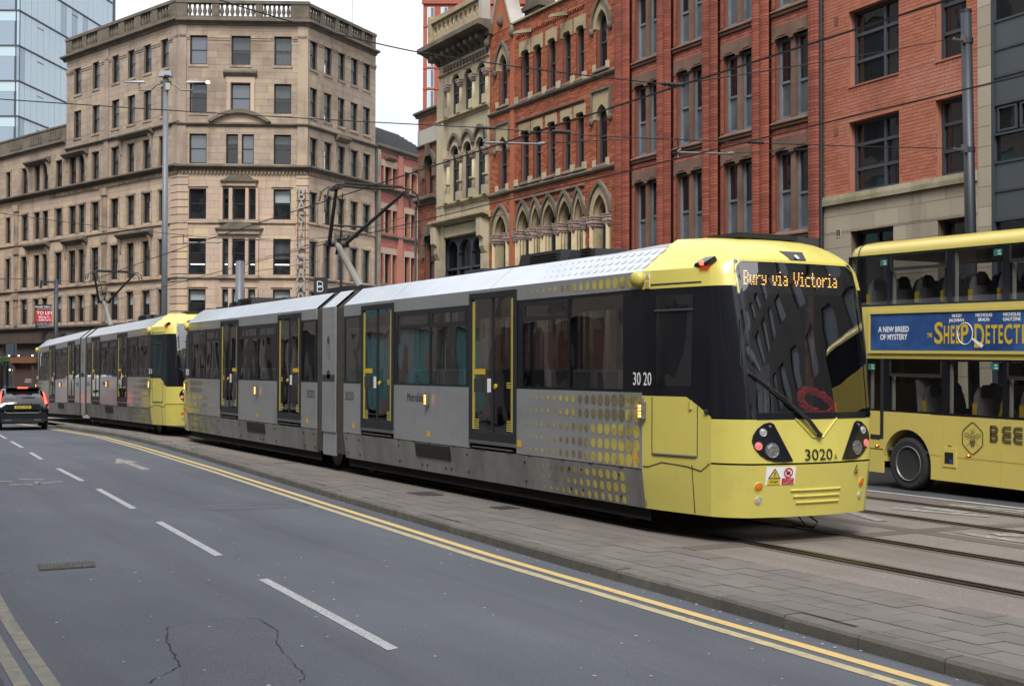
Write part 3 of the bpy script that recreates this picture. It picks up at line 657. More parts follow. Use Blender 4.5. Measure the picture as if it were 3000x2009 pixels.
# the arcade
for a, b in arc:
    o = FF.put(head(MB(), a+.10, b-.10, 6.55, .66, a, b, 7.22, -.3, .03), 'arch_spandrel', 'stone_buff')
    FF.put(hood(MB(), apts(a+.03, b-.03, 6.62, .82), apts(a-.03, b+.03, 6.66, .92), -.02, .09), 'hood_mould', 'stone_sooty', o)
    FF.put(hood(MB(), apts(a+.10, b-.10, 6.55, .66), apts(a+.03, b-.03, 6.55, .86), -.02, .04), 'arch_ring', 'stone_buff', o)
    FF.put(hood(MB(), apts(a+.15, b-.15, 6.55, .56), apts(a+.10, b-.10, 6.55, .66), -.28, -.10), 'arch_order', 'stone_buff', o)
    sash(FF, a+.13, b-.13, 3.3, 7.15, .30, 'frame_grey', 'glass_building', fr=.05, mid=.62, arch=.5)
for x in (33.70, 34.38, 35.33, 36.32, 37.07, 38.02):
    p = FF.box('pier', 'stone_buff', x-.10, x+.10, -.34, .0, .2, 6.28)
    for yy in (-.04, -.15, -.26):
        for sx in (-1, 1): FF.put(MB().tube((x+sx*.085, yy, .2), (x+sx*.085, yy, 6.27), .052, n=8), 'shaft', 'stone_buff', p, smooth=True)
    FF.put(MB().tube((x, .0, .2), (x, .0, 6.27), .055, n=8), 'shaft', 'stone_buff', p, smooth=True)
    c = MB()
    for e, z0, z1 in ((.12, 6.22, 6.27), (.145, 6.27, 6.33), (.165, 6.33, 6.43), (.15, 6.43, 6.46), (.185, 6.46, 6.50), (.165, 6.50, 6.53), (.19, 6.53, 6.56)): c.box(x-e, x+e, -.36, e*.55, z0, z1)
    for k in range(4):
        for q in (-.11, 0, .11): c.lathe([(.005, 0), (.035, .008), (.03, .02), (.005, .026)], lambda p_, q_, h, q=q, k=k: (x+q+p_, .088+h, 6.38+q_), 6)
    FF.put(c, 'capital', 'stone_pinkish')
for a, b in aend:
    o = FF.put(head(MB(), a+.22, b-.22, 6.55, .62, a, b, 7.2, -.3, .03), 'arch_spandrel', 'stone_buff')
    FF.put(hood(MB(), apts(a+.02, b-.02, 6.6, .88), apts(a-.06, b+.06, 6.6, .98), -.02, .10), 'hood_mould', 'stone_sooty', o)
    FF.put(hood(MB(), apts(a+.22, b-.22, 6.55, .62), apts(a+.02, b-.02, 6.55, .92), -.02, .045), 'arch_ring', 'stone_buff', o)
    FF.put(hood(MB(), apts(a+.29, b-.29, 6.55, .52), apts(a+.22, b-.22, 6.55, .62), -.28, -.10), 'arch_order', 'stone_buff', o)
    sash(FF, a+.25, b-.25, 3.3, 7.12, .30, 'frame_grey', 'glass_building', fr=.05, mid=.62, arch=.5)
    for x in (a+.13, b-.13):
        FF.box('jamb', 'stone_buff', x-.10, x+.10, -.34, .005, .2, 6.28); FF.put(MB().tube((x, .03, .2), (x, .03, 6.27), .065, n=10), 'shaft', 'stone_buff', smooth=True)
        c = MB()
        for e, z0, z1 in ((.11, 6.22, 6.27), (.14, 6.27, 6.35), (.17, 6.35, 6.45), (.19, 6.46, 6.50), (.17, 6.50, 6.53), (.20, 6.53, 6.56)): c.box(x-e, x+e, -.36, e*.7, z0, z1)
        FF.put(c, 'capital', 'stone_pinkish')
# dentils, spouts, coping, gable, chimney
d = MB(); x = 33.7
while x < 38.0: d.box(x, x+.07, 0, .07, 12.98, 13.05); d.box(x+.07, x+.14, 0, .05, 12.92, 12.99); x += .15
FF.put(d, 'dentil_band', 'brick_gothic', kind='stuff')
for x in (37.05, 34.75): FF.put(extr([(0, 12.92), (.62, 12.78), (.62, 12.86), (0, 13.06)], x-.09, x+.09), 'water_spout', 'stone_mossy')
FF.put(extr([(-.5, 13.42), (.10, 13.42), (.10, 13.48), (-.15, 13.60), (-.5, 13.60)], 31.88, 38.4), 'coping', 'stone_mossy')
gb = FF.put(MB().prism([(38.28, 13.42), (39.90, 13.42), (39.09, 15.1)], lambda x, z, d: (x, d, z), -.4, .02), 'gable', 'brick_gothic')
g2 = MB()
for (x0, z0), (x1, z1) in (((38.15, 13.3), (39.09, 15.25)), ((40.03, 13.3), (39.09, 15.25))): g2.prism([(x0, z0), (x0+(.1 if x0 < 39 else -.1), z0), (x1, z1-.18), (x1, z1)], lambda x, z, d: (x, d, z), -.42, .10)
FF.put(g2, 'gable_coping', 'concrete_pale', gb)
FF.put(MB().lathe([(.03, -.2), (.12, -.12), (.14, .02), (.08, .16), (.02, .24)], lambda p, q, h: (39.09+p, .06+q, 13.75+h), 8), 'carved_figure', 'stone_sooty', gb, smooth=True)
for x in (38.2, 40.0): FF.put(MB().lathe([(.03, -.2), (.10, -.1), (.12, .05), (.05, .15)], lambda p, q, h, x=x: (x+p, .1+q, 13.2+h), 8), 'label_stop', 'stone_sooty', gb, smooth=True)
ch = FF.put(MB().box(37.75, 38.75, -1.3, -.7, 13.3, 15.6), 'chimney', 'stone_sooty'); FF.put(MB().box(37.65, 38.85, -1.4, -.6, 14.05, 14.2), 'chimney_band', 'stone_sooty', ch)
# quoin where the brick pilaster breaks forward
for x0, x1 in ((38.15, 38.42),): FF.put(MB().box(x0, x1, 0, .05, .1, 13.4), 'pilaster', 'brick_gothic')

# ================================================================ cream stone building
E_ = thing('cream_stone_building', 'cream stone building with round arched windows, bracketed cornice and pierced balustrade', 'building', (20.5, 42, .2))
FE = Face(E_, (20.5, 0, 0), A90)
tri = [(40.32, 41.00), (41.32, 42.02), (42.35, 43.05)]
ops = []
for a, b in tri: ops += [(a, b, 11.18, 12.66), (a, b, 8.05, 10.10), ]
ops.append((40.5, 43.72, 3.0, 6.78))
We = wall(FE, 'stone_cream', 39.965, 44.09, .1, 13.3, ops); room(FE, 40, 44, .2, 13.2)
for a, b in tri:
    FE.put(head(MB(), a, b, 12.33, .34, a, b, 12.68, -.3, .0), 'arch_head', 'stone_cream')
    sash(FE, a, b, 11.18, 12.66, .10, 'frame_grey', 'glass_building', fr=.05, mid=.55, arch=.34)
    o = FE.put(head(MB(), a, b, 9.72, .36, a, b, 10.10, -.3, .0), 'arch_head', 'stone_cream')
    FE.put(hood(MB(), apts(a-.04, b+.04, 9.95, .46), apts(a-.14, b+.14, 9.95, .58), -.02, .10), 'hood_mould', 'stone_sooty', o)
    FE.put(hood(MB(), apts(a, b, 9.72, .36), apts(a-.07, b+.07, 9.72, .45), -.02, .05), 'arch_ring', 'stone_cream', o)
    sash(FE, a, b, 8.05, 10.08, .10, 'frame_grey', 'glass_building', fr=.05, mid=.6, arch=.36)
for x in (40.14, 41.16, 42.18, 43.22):
    for z0, zc in ((11.18, 12.33), (8.05, 9.62)):
        s_ = FE.put(MB().tube((x, .03, z0), (x, .03, zc-.18), .07, .06, n=10), 'column', 'stone_cream', smooth=True)
        FE.put(MB().box(x-.14, x+.14, -.02, .17, z0-.02, z0+.30), 'column_base', 'stone_cream', s_)
        c = MB()
        for e, a, b in ((.09, -.20, -.15), (.12, -.15, -.08), (.155, -.08, .0), (.175, .0, .04)): c.box(x-e, x+e, -.05, .06+e*.7, zc+a, zc+b)
        FE.put(c, 'capital', 'stone_pinkish', s_)
        if z0 < 9: FE.put(MB().box(x-.10, x+.10, -.02, .16, 8.7, 8.75), 'shaft_ring', 'stone_cream', s_)
for x in (43.62, 43.95): FE.put(MB().box(x-.13, x+.13, 0, .10, .2, 12.3), 'pilaster', 'stone_cream')
for x0, x1, z0, z1, pr in ((39.97, 44.09, 10.98, 11.16, .14), (39.97, 44.09, 7.86, 8.04, .12), (39.85, 44.3, 7.22, 7.44, .35), (39.97, 44.09, 12.76, 12.84, .08)): cornice(FE, 'string_course', 'stone_buff', x0, x1, z0, z1, pr)
dn = MB()
for i in range(14):
    x = 40.2+i*.26; dn.prism([(x-.09, 12.92), (x-.09, 13.06), (x+.09, 13.06), (x+.09, 12.92), (x+.04, 12.86), (x-.04, 12.86)], lambda p, q, d: (p, d, q), 0, .06)
FE.put(dn, 'scallop_frieze', 'stone_sooty', kind='stuff')
cornice(FE, 'main_cornice', 'stone_sooty', 39.7, 44.75, 13.45, 13.95, .62)
FE.box('frieze', 'stone_sooty', 39.97, 44.2, -.4, .06, 13.2, 13.5)
for i in range(9): FE.put(extr([(0, 13.2), (.12, 13.24), (.38, 13.40), (.42, 13.52), (0, 13.52)], 40.15+i*.47, 40.34+i*.47), 'bracket', 'stone_sooty')
FE.box('roof', 'lead', 40, 44, -6, -.1, 13.6, 13.9)
# balustrade with round piercings
bal = FE.box('balustrade', 'stone_buff', 39.9, 44.1, .16, .34, 14.04, 14.20)
FE.put(MB().box(39.85, 44.15, .10, .40, 14.72, 14.90), 'coping', 'stone_buff', bal)
for i in range(11):
    x = 40.2+i*.36; hs = MB(); A = [(x+.14*math.cos(t), 14.46+.16*math.sin(t)) for t in [2*math.pi*k/16 for k in range(17)]]
    B = []
    for k in range(17):
        t = 2*math.pi*k/16; cx, cz = math.cos(t), math.sin(t); s_ = max(abs(cx)/.18, abs(cz)/.27); B.append((x+cx/s_, 14.46+cz/s_))
    hs.strip([(p[0], .30, p[1]) for p in A], [(p[0], .30, p[1]) for p in B]); hs.strip([(p[0], .20, p[1]) for p in A], [(p[0], .30, p[1]) for p in A])
    FE.put(hs, 'pierced_panel', 'stone_buff', bal)
FE.put(MB().box(43.98, 44.2, .08, .42, 13.95, 15.0), 'newel', 'stone_buff', bal); FE.put(MB().box(39.80, 40.02, .08, .42, 13.95, 15.9), 'newel', 'concrete_pale', bal)
# shopfront arches in dark timber
sf = MB(); 
for a, b in ((40.55, 41.52), (41.62, 42.60), (42.70, 43.66)):
    head(sf, a, b, 6.18, .48, a-.05, b+.05, 6.78, -.30, -.12); sf.box(a-.05, a, -.30, -.10, 3.0, 6.2); sf.box(a-.05, b+.05, -.28, -.14, 5.6, 5.68)
sf.box(43.66, 43.72, -.3, -.1, 3, 6.78)
o = FE.put(sf, 'shopfront', 'frame_grey')
for a, b in ((40.55, 41.52), (41.62, 42.60), (42.70, 43.66)): FE.put(MB().poly([(a, -.24, 3.0), (b, -.24, 3.0), (b, -.24, 6.7), (a, -.24, 6.7)]), 'pane', 'glass_building', o)
FE.box('fascia', 'stone_cream', 40.4, 43.8, 0, .08, 6.80, 7.18); 
for x in (43.95, 40.2):
    c = FE.put(extr([(0, 6.0), (.12, 6.05), (.2, 6.25), (.2, 6.5), (.32, 6.6), (.34, 7.2), (0, 7.2)], x-.16, x+.16), 'console', 'stone_cream')
    FE.put(MB().box(x-.17, x+.17, 0, .14, .2, 6.0), 'pilaster', 'stone_cream')

# ================================================================ narrow sooty brick building
D_ = thing('sooty_brick_building', 'narrow soot stained brick building with keystoned arched windows', 'building', (20.5, 45, .2))
FD = Face(D_, (20.5, 0, 0), A90)
ops = [(44.5, 45.3, 8.58, 10.1), (44.5, 45.3, 5.2, 7.1)]
Wd = wall(FD, 'mortar_red', 44.095, 45.95, .1, 11.75, ops); room(FD, 44.1, 45.9, .2, 11.5)
courses(FD, Wd, 'brick', 'brick_dark', 44.095, 45.95, .1, 11.6, ops+[(44, 46, 10.5, 11.08)], .225, .0765, nind=200, jit=.006)
FD.box('stone_band', 'concrete_pale', 44.1, 45.97, -.02, .03, 10.5, 11.08)
cornice(FD, 'coping', 'stone_sooty', 44.1, 46.15, 11.6, 11.8, .16); cornice(FD, 'string_course', 'stone_sooty', 44.1, 46.0, 8.2, 8.5, .25); cornice(FD, 'string_course', 'stone_sooty', 44.1, 46.0, 10.38, 10.5, .1)
for z0, z1 in ((8.58, 10.1), (5.2, 7.1)):
    sash(FD, 44.5, 45.3, z0, z1, .2, 'frame_black', 'glass_sky', fr=.05, mid=.45, arch=.3)
    o = FD.put(head(MB(), 44.5, 45.3, z1-.42, .4, 44.38, 45.42, z1+.02, -.25, .02), 'arch_head', 'stone_sooty')
    FD.put(hood(MB(), apts(44.5, 45.3, z1-.42, .40), apts(44.32, 45.48, z1-.42, .58), -.02, .09), 'hood_mould', 'stone_sooty', o)
    FD.put(MB().prism([(44.82, z1-.1), (44.98, z1-.1), (45.04, z1+.36), (44.76, z1+.36)], lambda x, z, d: (x, d, z), 0, .16), 'keystone', 'stone_sooty', o)
    for x in (44.4, 45.4): FD.put(MB().box(x-.08, x+.08, 0, .12, z1-.9, z1-.45), 'corbel', 'stone_sooty', o)
MB().tube((-.1, .96, 0), (-.1, .96, 8), .05).build('drainpipe', 'lead', D_)

# ================================================================ modern brick block with stone base, and grey panelled block
AH = rad(90-3.0)
H_ = thing('modern_brick_block', 'modern red brick block with wide dark windows above a sandstone base', 'building', (20.5, 23.17, .2))
FH = Face(H_, (20.5, 23.17, 0), AH)
wx = [(-2.52, -.90), (-4.47, -3.60)]
brick_ops = [(a, b, 8.35, 10.04) for a, b in wx]+[(a, b, 10.85, 12.5) for a, b in wx]+[(a, b, 5.98, 7.55) for a, b in wx]
Wh = wall(FH, 'mortar_pink', -4.76, -.03, 5.97, 14.5, brick_ops)
courses(FH, Wh, 'brick', 'brick_modern', -4.76, -.03, 5.97, 14.5, brick_ops, .225, .0752, j=.009, proud=.008, nind=300, jit=.002)
room(FH, -4.7, -.1, .2, 14)
gops = [(-2.34, -.94, 2.2, 5.11), (-4.53, -3.65, 2.2, 5.09)]
Ws = wall(FH, 'mortar_stone', -4.76, -.03, .1, 5.97, gops)
courses(FH, Ws, 'stone_block', 'stone_grey', -4.76, -.03, .1, 5.75, gops, .78, .36, j=.008, proud=.012, nind=120, wvar=.25)
for i in range(8): FH.put(extr([(-.1, 5.76), (.09, 5.76), (.09, 5.86), (.07, 5.965), (-.1, 5.972)], -4.76+i*.59+.003, -4.76+(i+1)*.59-.003), 'ledge_stone', 'stone_mossy')
def casement(F, x0, x1, z0, z1, d, rails, mull=None, fm='frame_grey'):
    w = MB(); y = -d; f = .07
    w.box(x0, x0+f, y-.08, y, z0, z1); w.box(x1-f, x1, y-.08, y, z0, z1); w.box(x0+f, x1-f, y-.08, y, z1-f, z1); w.box(x0+f, x1-f, y-.08, y, z0, z0+f)
    zs = [z0+f]+[z0+(z1-z0)*r for r in rails]+[z1-f]; xs = [x0+f]+([mull] if mull else [])+[x1-f]
    for r in zs[1:-1]: w.box(x0+f, x1-f, y-.078, y-.003, r-.035, r+.035)
    if mull: w.box(mull-.035, mull+.035, y-.079, y-.001, z0+f, z1-f)
    o = F.put(w, 'window', fm)
    for a, b in zip(xs, xs[1:]):
        for p, q in zip(zs, zs[1:]): F.put(MB().poly([(a, y-.05, p), (b, y-.05, p), (b, y-.05, q), (a, y-.05, q)]), 'pane', 'glass_building', o)
    return o
for z0, z1 in ((5.98, 7.55), (8.35, 10.04), (10.85, 12.5)):
    casement(FH, wx[0][0], wx[0][1], z0, z1, .16, (.33, .68), -1.90); casement(FH, wx[1][0], wx[1][1], z0, z1, .16, (.33, .68))
    for a, b in wx:
        if z0 > 6: FH.put(MB().box(a, b, -.16, .03, z0-.035, z0-.002), 'sill', 'brick_modern')
for a, b, z0, z1 in gops: casement(FH, a, b, z0, z1, .18, (.5,), (a+b)/2 if b-a > 1 else None, 'frame_black')
for x, z in ((-.48, 9.93), (-.46, 7.42)):
    v = FH.box('air_vent', 'brick_dark', x-.07, x+.07, 0, .014, z-.10, z+.10)
v = FH.box('air_vent', 'stone_cream', -.62, -.46, 0, .02, 5.02, 5.22); FH.put(MB().box(-.60, -.55, .02, .022, 5.05, 5.19).box(-.53, -.48, .02, .022, 5.05, 5.19), 'vent_slots', 'print_black', v)
FH.put(MB().tube((-.01, .08, .2), (-.01, .08, 14), .045), 'drainpipe', 'pole_navy')
I_ = thing('grey_panel_block', 'modern block clad in slate grey metal panels beside a buff stone pier', 'building', (20.28, 18.2, .2))
FI = Face(I_, (20.5, 23.17, 0), AH)
Wi = FI.box('stone_pier', 'mortar_stone', -5.10, -4.765, -.4, -.01, .1, 14.5)
z = .12
while z < 14.4: boxpiece('stone_block', 'stone_grey', Wi, -5.095, -4.77, -.02, .02, z, z+.385); z += .393
FI.box('wall', 'frame_black', -12, -5.10, -.5, -.14, .1, 14.5)
cl_ = MB()
XI = [-5.10, -6.35, -7.6, -8.85, -10.1]
for x in XI: cl_.box(x-.05, x, -.14, .0, .1, 14.5)
fr_ = FI.put(cl_, 'mullion_frame', 'frame_grey')
zl = [0.3, 2.2, 4.93, 5.50, 6.05, 6.60, 7.18, 7.72, 8.25, 8.80, 9.9, 10.5, 11.1, 11.7, 12.3, 13.4, 14.4]
for xa, xb in zip(XI[1:], XI):
    for z0, z1 in zip(zl, zl[1:]):
        FI.put(MB().box(xa, xb-.05, -.14, -.03, z1-.022, z1+.022), 'transom', 'frame_grey')
        if (z0, z1) in ((6.60, 7.18), (8.80, 9.9), (2.2, 4.93), (6.05, 6.60), (12.3, 13.4), (0.3, 2.2)):
            g = FI.put(MB().poly([(xa, -.10, z0), (xb-.05, -.10, z0), (xb-.05, -.10, z1), (xa, -.10, z1)]), 'pane', 'glass_building')
            if (z0, z1) == (6.60, 7.18):
                h_ = MB()
                for a, b in ((xa+.06, xa+.58), (xa+.66, xb-.10)): h_.box(a, b, -.09, -.05, z0+.05, z0+.09); h_.box(a, b, -.09, -.05, z1-.09, z1-.05); h_.box(a, a+.04, -.09, -.05, z0+.09, z1-.09); h_.box(b-.04, b, -.09, -.05, z0+.09, z1-.09)
                FI.put(h_, 'opening_light', 'frame_grey', g)
        else: FI.put(MB().box(xa+.004, xb-.054, -.12, -.05, z0+.024, z1-.024), 'panel', 'panel_grey')
# ================================================================ big corner building in tan stone
CL = (20.94, 84.84); CR = (28.39, 81.37)
B_ = thing('stone_corner_building', 'seven storey tan sandstone corner building with balustrade and black sash windows', 'building', (CL[0], CL[1], -.7))
def ang(dx, dy): return math.atan2(dy, dx)
FC = Face(B_, (CL[0], CL[1], 0), ang(-math.sin(rad(115)), -math.cos(rad(115))))
FL = Face(B_, (CL[0], CL[1], 0), ang(math.sin(rad(-17)), math.cos(rad(-17))))
FR = Face(B_, (CR[0], CR[1], 0), ang(-math.sin(rad(52)), -math.cos(rad(52))))
RZ = [(21.65, 23.54), (18.50, 20.45), (15.22, 17.15), (11.63, 13.60), (8.05, 10.38), (5.25, 7.09)]
def neg(L): return [(-b, -a) for a, b in L]
sideC = neg([(.67, 1.77), (6.08, 7.19)])
midC = {0: neg([(3.32, 4.55)]), 1: neg([(3.32, 4.55)]), 2: neg([(3.02, 3.78), (4.02, 4.80)]), 3: neg([(2.86, 3.22), (3.48, 4.28), (4.52, 4.95)])}
midC[4] = midC[5] = midC[3]
winR = neg([(.28, 1.16), (2.02, 2.96), (3.74, 4.66), (5.43, 6.38), (7.10, 8.10)])
up12 = [(13.26, 14.36), (10.57, 11.60), (7.78, 8.80), (5.62, 6.63), (3.49, 4.49), (1.31, 2.27)]
low = [(24.66, 25.44), (21.63, 22.66), (19.62, 20.53), (18.24, 19.15), (16.05, 17.08), (13.90, 14.95), (12.60, 13.50), (10.52, 11.54), (7.75, 8.80), (5.62, 6.58), (3.46, 4.48), (1.52, 2.42), (27.2, 28.2), (29.5, 30.5)]
plan = []
for k, (z0, z1) in enumerate(RZ):
    for a, b in sideC+midC[k]: plan.append((FC, k, a, b, z0, z1))
    for a, b in winR: plan.append((FR, k, a, b, z0-.08, z1-.12))
    for a, b in (up12 if k < 2 else low): plan.append((FL, k, a, b, z0+.05, z1+.05))
def opsof(F): return [(a, b, z0, z1) for f, k, a, b, z0, z1 in plan if f is F]
oc, ol, orr = opsof(FC), opsof(FL), opsof(FR)
for F, x0, x1, o, ni in ((FC, -8.22, 0., oc, 300), (FR, -8.85, 0., orr, 300)):
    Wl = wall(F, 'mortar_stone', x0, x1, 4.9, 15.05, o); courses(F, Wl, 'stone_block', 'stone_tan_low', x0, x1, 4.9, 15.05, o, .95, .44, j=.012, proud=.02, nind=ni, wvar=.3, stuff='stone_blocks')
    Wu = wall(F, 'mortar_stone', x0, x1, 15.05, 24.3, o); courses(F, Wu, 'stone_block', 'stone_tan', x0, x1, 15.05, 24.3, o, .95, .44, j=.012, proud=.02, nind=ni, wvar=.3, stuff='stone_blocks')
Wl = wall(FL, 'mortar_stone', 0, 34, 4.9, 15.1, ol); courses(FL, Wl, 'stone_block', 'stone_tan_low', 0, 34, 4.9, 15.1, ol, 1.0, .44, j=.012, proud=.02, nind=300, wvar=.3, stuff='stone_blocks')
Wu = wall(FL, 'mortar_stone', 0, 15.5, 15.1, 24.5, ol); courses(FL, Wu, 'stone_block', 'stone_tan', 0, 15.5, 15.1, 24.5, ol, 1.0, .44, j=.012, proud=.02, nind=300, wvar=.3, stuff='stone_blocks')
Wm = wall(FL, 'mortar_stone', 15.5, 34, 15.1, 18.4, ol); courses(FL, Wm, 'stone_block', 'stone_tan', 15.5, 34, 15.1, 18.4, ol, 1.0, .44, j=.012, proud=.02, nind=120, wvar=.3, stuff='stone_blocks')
# body behind the walls, and roofs
MB().add([(CL[0]+.4, CL[1]+.7, 24.2), (CR[0]-.2, CR[1]+.7, 24.2), (CR[0]+6.4, CR[1]+6.2, 24.2), (CL[0]+4, CL[1]+22, 24.2), (CL[0]-4.1, CL[1]+15.4, 24.2)], [(0, 1, 2, 3, 4)]).build('roof', 'lead', B_, loc=(-CL[0], -CL[1], .7))
FL.box('return_wall', 'stone_tan', 15.1, 15.5, -9, -.5, 18.3, 24.5)
for F, k, a, b, z0, z1 in plan:
    r = random.random()
    gl = 'glass_sky' if k < 3 or r < .25 else 'glass_building'
    bl = None
    if k == 5: bl = 'blind_white'
    elif k == 3 and F is FC and a < -6: bl = 'blind_white'
    elif r < .4 or (F is not FC): bl = 'curtain'
    o = sash(F, a, b, z0, z1, .20 if F is FC else .13, 'frame_black', 'glass_clear' if bl else gl, g2=('glass_clear' if bl == 'curtain' else ('glass_building' if bl else gl)), fr=.075, mid=.52 if k != 4 else .6, blind=bl, bl=random.uniform(.36, .48) if bl == 'blind_white' else random.choice((.97, .97, .55, .3)))
    if bl: F.put(MB().box(a+.02, b-.02, -.62, -.60, z0, z1), 'dark_interior', 'dark_room', o)
    if k == 4 and F is FC: F.put(MB().box(a+.1, b-.1, -.225, -.215, z0+.65, z0+.70), 'light_tube', 'tube_light', o)
    if k in (2, 3, 4, 5) and F is not FC: F.put(MB().box(a-.16, a-.02, .021, .06, z0-.05, z1+.14).box(b+.02, b+.16, .021, .06, z0-.05, z1+.14).box(a-.16, b+.16, .021, .07, z1+.04, z1+.16), 'architrave', 'stone_trim', o)
    if k in (3, 5) and F is FC: cornice(F, 'window_head', 'stone_trim', a-.12, b+.12, z1+.06, z1+.17, .10, o)
    if k in (0, 1, 2): F.put(MB().box(a-.08, b+.08, -.19, .07, z0-.16, z0-.004), 'sill', 'stone_trim', o)
def belt(z0, z1, pr, m, xl=(0, 34), lf=0., nm='string_course'):
    cornice(FC, nm, m, -8.22-pr*.5, pr*.5, z0, z1, pr); cornice(FR, nm, m, -8.85, pr*.5, z0, z1, pr); cornice(FL, nm, m, xl[0]-pr*.5, xl[1], z0+lf, z1+lf, pr)
belt(24.22, 24.58, .42, 'stone_sooty', (0, 15.9), .1, 'main_cornice')
belt(17.62, 17.86, .22, 'stone_sooty', (0, 15.5), .1); belt(14.80, 15.12, .48, 'stone_sooty', (0, 34), .05, 'main_cornice'); belt(11.28, 11.44, .13, 'stone_trim'); belt(7.70, 7.92, .18, 'stone_trim'); belt(4.72, 5.10, .35, 'stone_sooty', (0, 34), 0, 'shop_cornice')
cornice(FL, 'main_cornice', 'stone_sooty', 15.5, 34, 18.3, 18.6, .3)
FL.box('parapet', 'stone_sooty', 15.52, 34, -.4, .02, 18.6, 19.65); FL.put(MB().box(15.52, 34, -.45, .08, 19.65, 19.78), 'coping', 'stone_sooty')
for i in range(3):
    for q in range(5): FL.put(MB().box(16.3+i*3.2+q*.42, 16.3+i*3.2+q*.42+.22, .02, .07, 18.85, 19.5), 'blind_baluster', 'stone_sooty')
FL.put(MB().prism([(16.0, 19.6), (21, 19.6), (20, 21.6), (17, 21.6)], lambda x, z, d: (x, d, z), -8, -3.2), 'slate_roof', 'slate')
# dentil bands under the big cornice
for F, x0, x1 in ((FC, -8.2, 0), (FR, -8.8, 0), (FL, 0, 18)):
    d = MB(); x = x0+.05
    while x < x1-.1: d.box(x, x+.11, .02, .16, 14.56, 14.78); x += .23
    F.put(d, 'dentil_band', 'stone_trim', kind='stuff')
# band of small caps below the attic cornice, corner pilasters
for F, L in ((FC, [(-8.2, -7.22), (-6.05, -4.58), (-3.28, -1.8), (-.64, 0)]), (FR, [(-.26, 0), (-2.0, -1.18), (-3.72, -2.98), (-5.41, -4.68), (-7.08, -6.4), (-8.85, -8.12)]), (FL, [(0, 1.28), (2.3, 3.46), (4.52, 5.6), (6.66, 7.75), (8.83, 10.54), (11.63, 13.2), (14.4, 15.5)])):
    for a, b in L: F.put(MB().box(a, b, .0, .10, 23.38, 23.56).box(a+.0, b, 0, .06, 23.25, 23.38), 'cap_band', 'stone_trim')
def quoins(F, a, b, z0, z1):
    z = z0
    while z < z1-.1: F.put(MB().box(a, b, .0, .085, z+.02, min(z+.46, z1)-.02), 'quoin', 'stone_tan_low'); z += .48
for F, a, b in ((FC, -.62, .06), (FC, -8.28, -7.55), (FL, -.05, .9), (FR, -.2, .05)): quoins(F, a, b, 5.2, 14.5)
for F, a, b in ((FC, -.45, .05), (FC, -8.27, -7.6), (FL, 9.2, 9.75), (FL, -.04, .7)): F.put(MB().box(a, b, 0, .10, 15.15, 24.2), 'pilaster', 'stone_tan')
for x in (9.35, 23.2): 
    for z0, z1 in ((11.5, 14.5), (8.0, 11.2), (5.2, 7.7)): F_ = FL.put(MB().box(x, x+.6, 0, .14, z0, z1-.5).box(x-.1, x+.7, 0, .24, z1-.5, z1), 'pilaster', 'stone_trim')
# hoods
def hoodslab(F, x0, x1, z, pr, m='stone_sooty'): F.put(extr([(0, z-.10), (pr*.35, z-.10), (pr, z+.12), (pr, z+.22), (0, z+.40)], x0, x1), 'window_hood', m)
for x0, x1, z in ((18.0, 22.0, 11.05), (12.2, 15.9, 11.0), (3.2, 7.9, 10.9), (18.0, 22.0, 17.35), (12.2, 15.9, 17.3), (3.2, 7.9, 17.65)): 
    hoodslab(FL, x0-.1, x1-.3, z, .45)
    for x in (x0+.1, x1-.6): FL.put(extr([(0, z-1.1), (.08, z-1.05), (.15, z-.5), (.3, z-.1), (0, z-.1)], x, x+.2), 'corbel', 'stone_trim')
hoodslab(FR, -5.0, -3.4, 17.45, .4); hoodslab(FR, -5.0, -3.4, 10.75, .4)
hoodslab(FC, -4.98, -2.83, 20.98, .3); FC.put(MB().box(-4.85, -2.98, .02, .08, 20.5, 20.9), 'lintel', 'stone_tan_low')
for a, b in ((-3.28, -3.05), (-4.82, -4.58)): FC.put(MB().box(a, b, .02, .12, 18.6, 20.5), 'architrave', 'stone_tan_low')
# segmental pediment
pd = FC.put(hood(MB(), apts(-5.55, -2.25, 17.82, .62, 12) if False else [(x, 17.86+.62*(1-((x+3.9)/1.85)**2)) for x in rng(-5.7, -2.1, 16)], [(x, 17.95+.78*(1-((x+3.9)/2.0)**2)) for x in rng(-5.9, -1.9, 16)], 0, .42), 'pediment', 'stone_sooty')
FC.put(MB().add([(x, .12, z) for x, z in [(x, 17.86+.62*(1-((x+3.9)/1.85)**2)) for x in rng(-5.7, -2.1, 16)]], [tuple(range(17))]), 'tympanum', 'stone_tan_low', pd)
# oriel bays
for z, w1 in ((14.05, 1.25), (10.95, 1.58)):
    o = FC.put(MB().prism([(-3.9-w1, 0), (-3.9+w1, 0), (-3.9+w1*.85, .42), (-3.9-w1*.85, .42)], lambda x, y, d: (x, y, d), z, z+.12), 'bay_hood', 'stone_sooty')
    FC.put(MB().prism([(-3.9-w1*.8, z+.12), (-3.9+w1*.8, z+.12), (-3.9+w1*.45, z+.42), (-3.9-w1*.45, z+.42)], lambda x, q, d: (x, d, q), 0, .3), 'bay_roof', 'stone_sooty', o)
    FC.put(MB().box(-3.9-w1*.85, -3.9+w1*.85, .0, .28, z-.28, z), 'bay_frieze', 'stone_trim', o)
for z0, z1 in ((11.6, 13.65), (8.02, 10.4), (5.3, 7.15)):
    for a, b in ((-3.46, -3.24), (-4.50, -4.30), (-2.84, -2.66), (-5.14, -4.97)): FC.put(MB().box(a, b, .02, .20, z0, z1), 'bay_mullion', 'stone_tan_low')
    FC.put(MB().box(-5.2, -2.6, .02, .26, z0-.2, z0-.0), 'bay_sill', 'stone_trim')
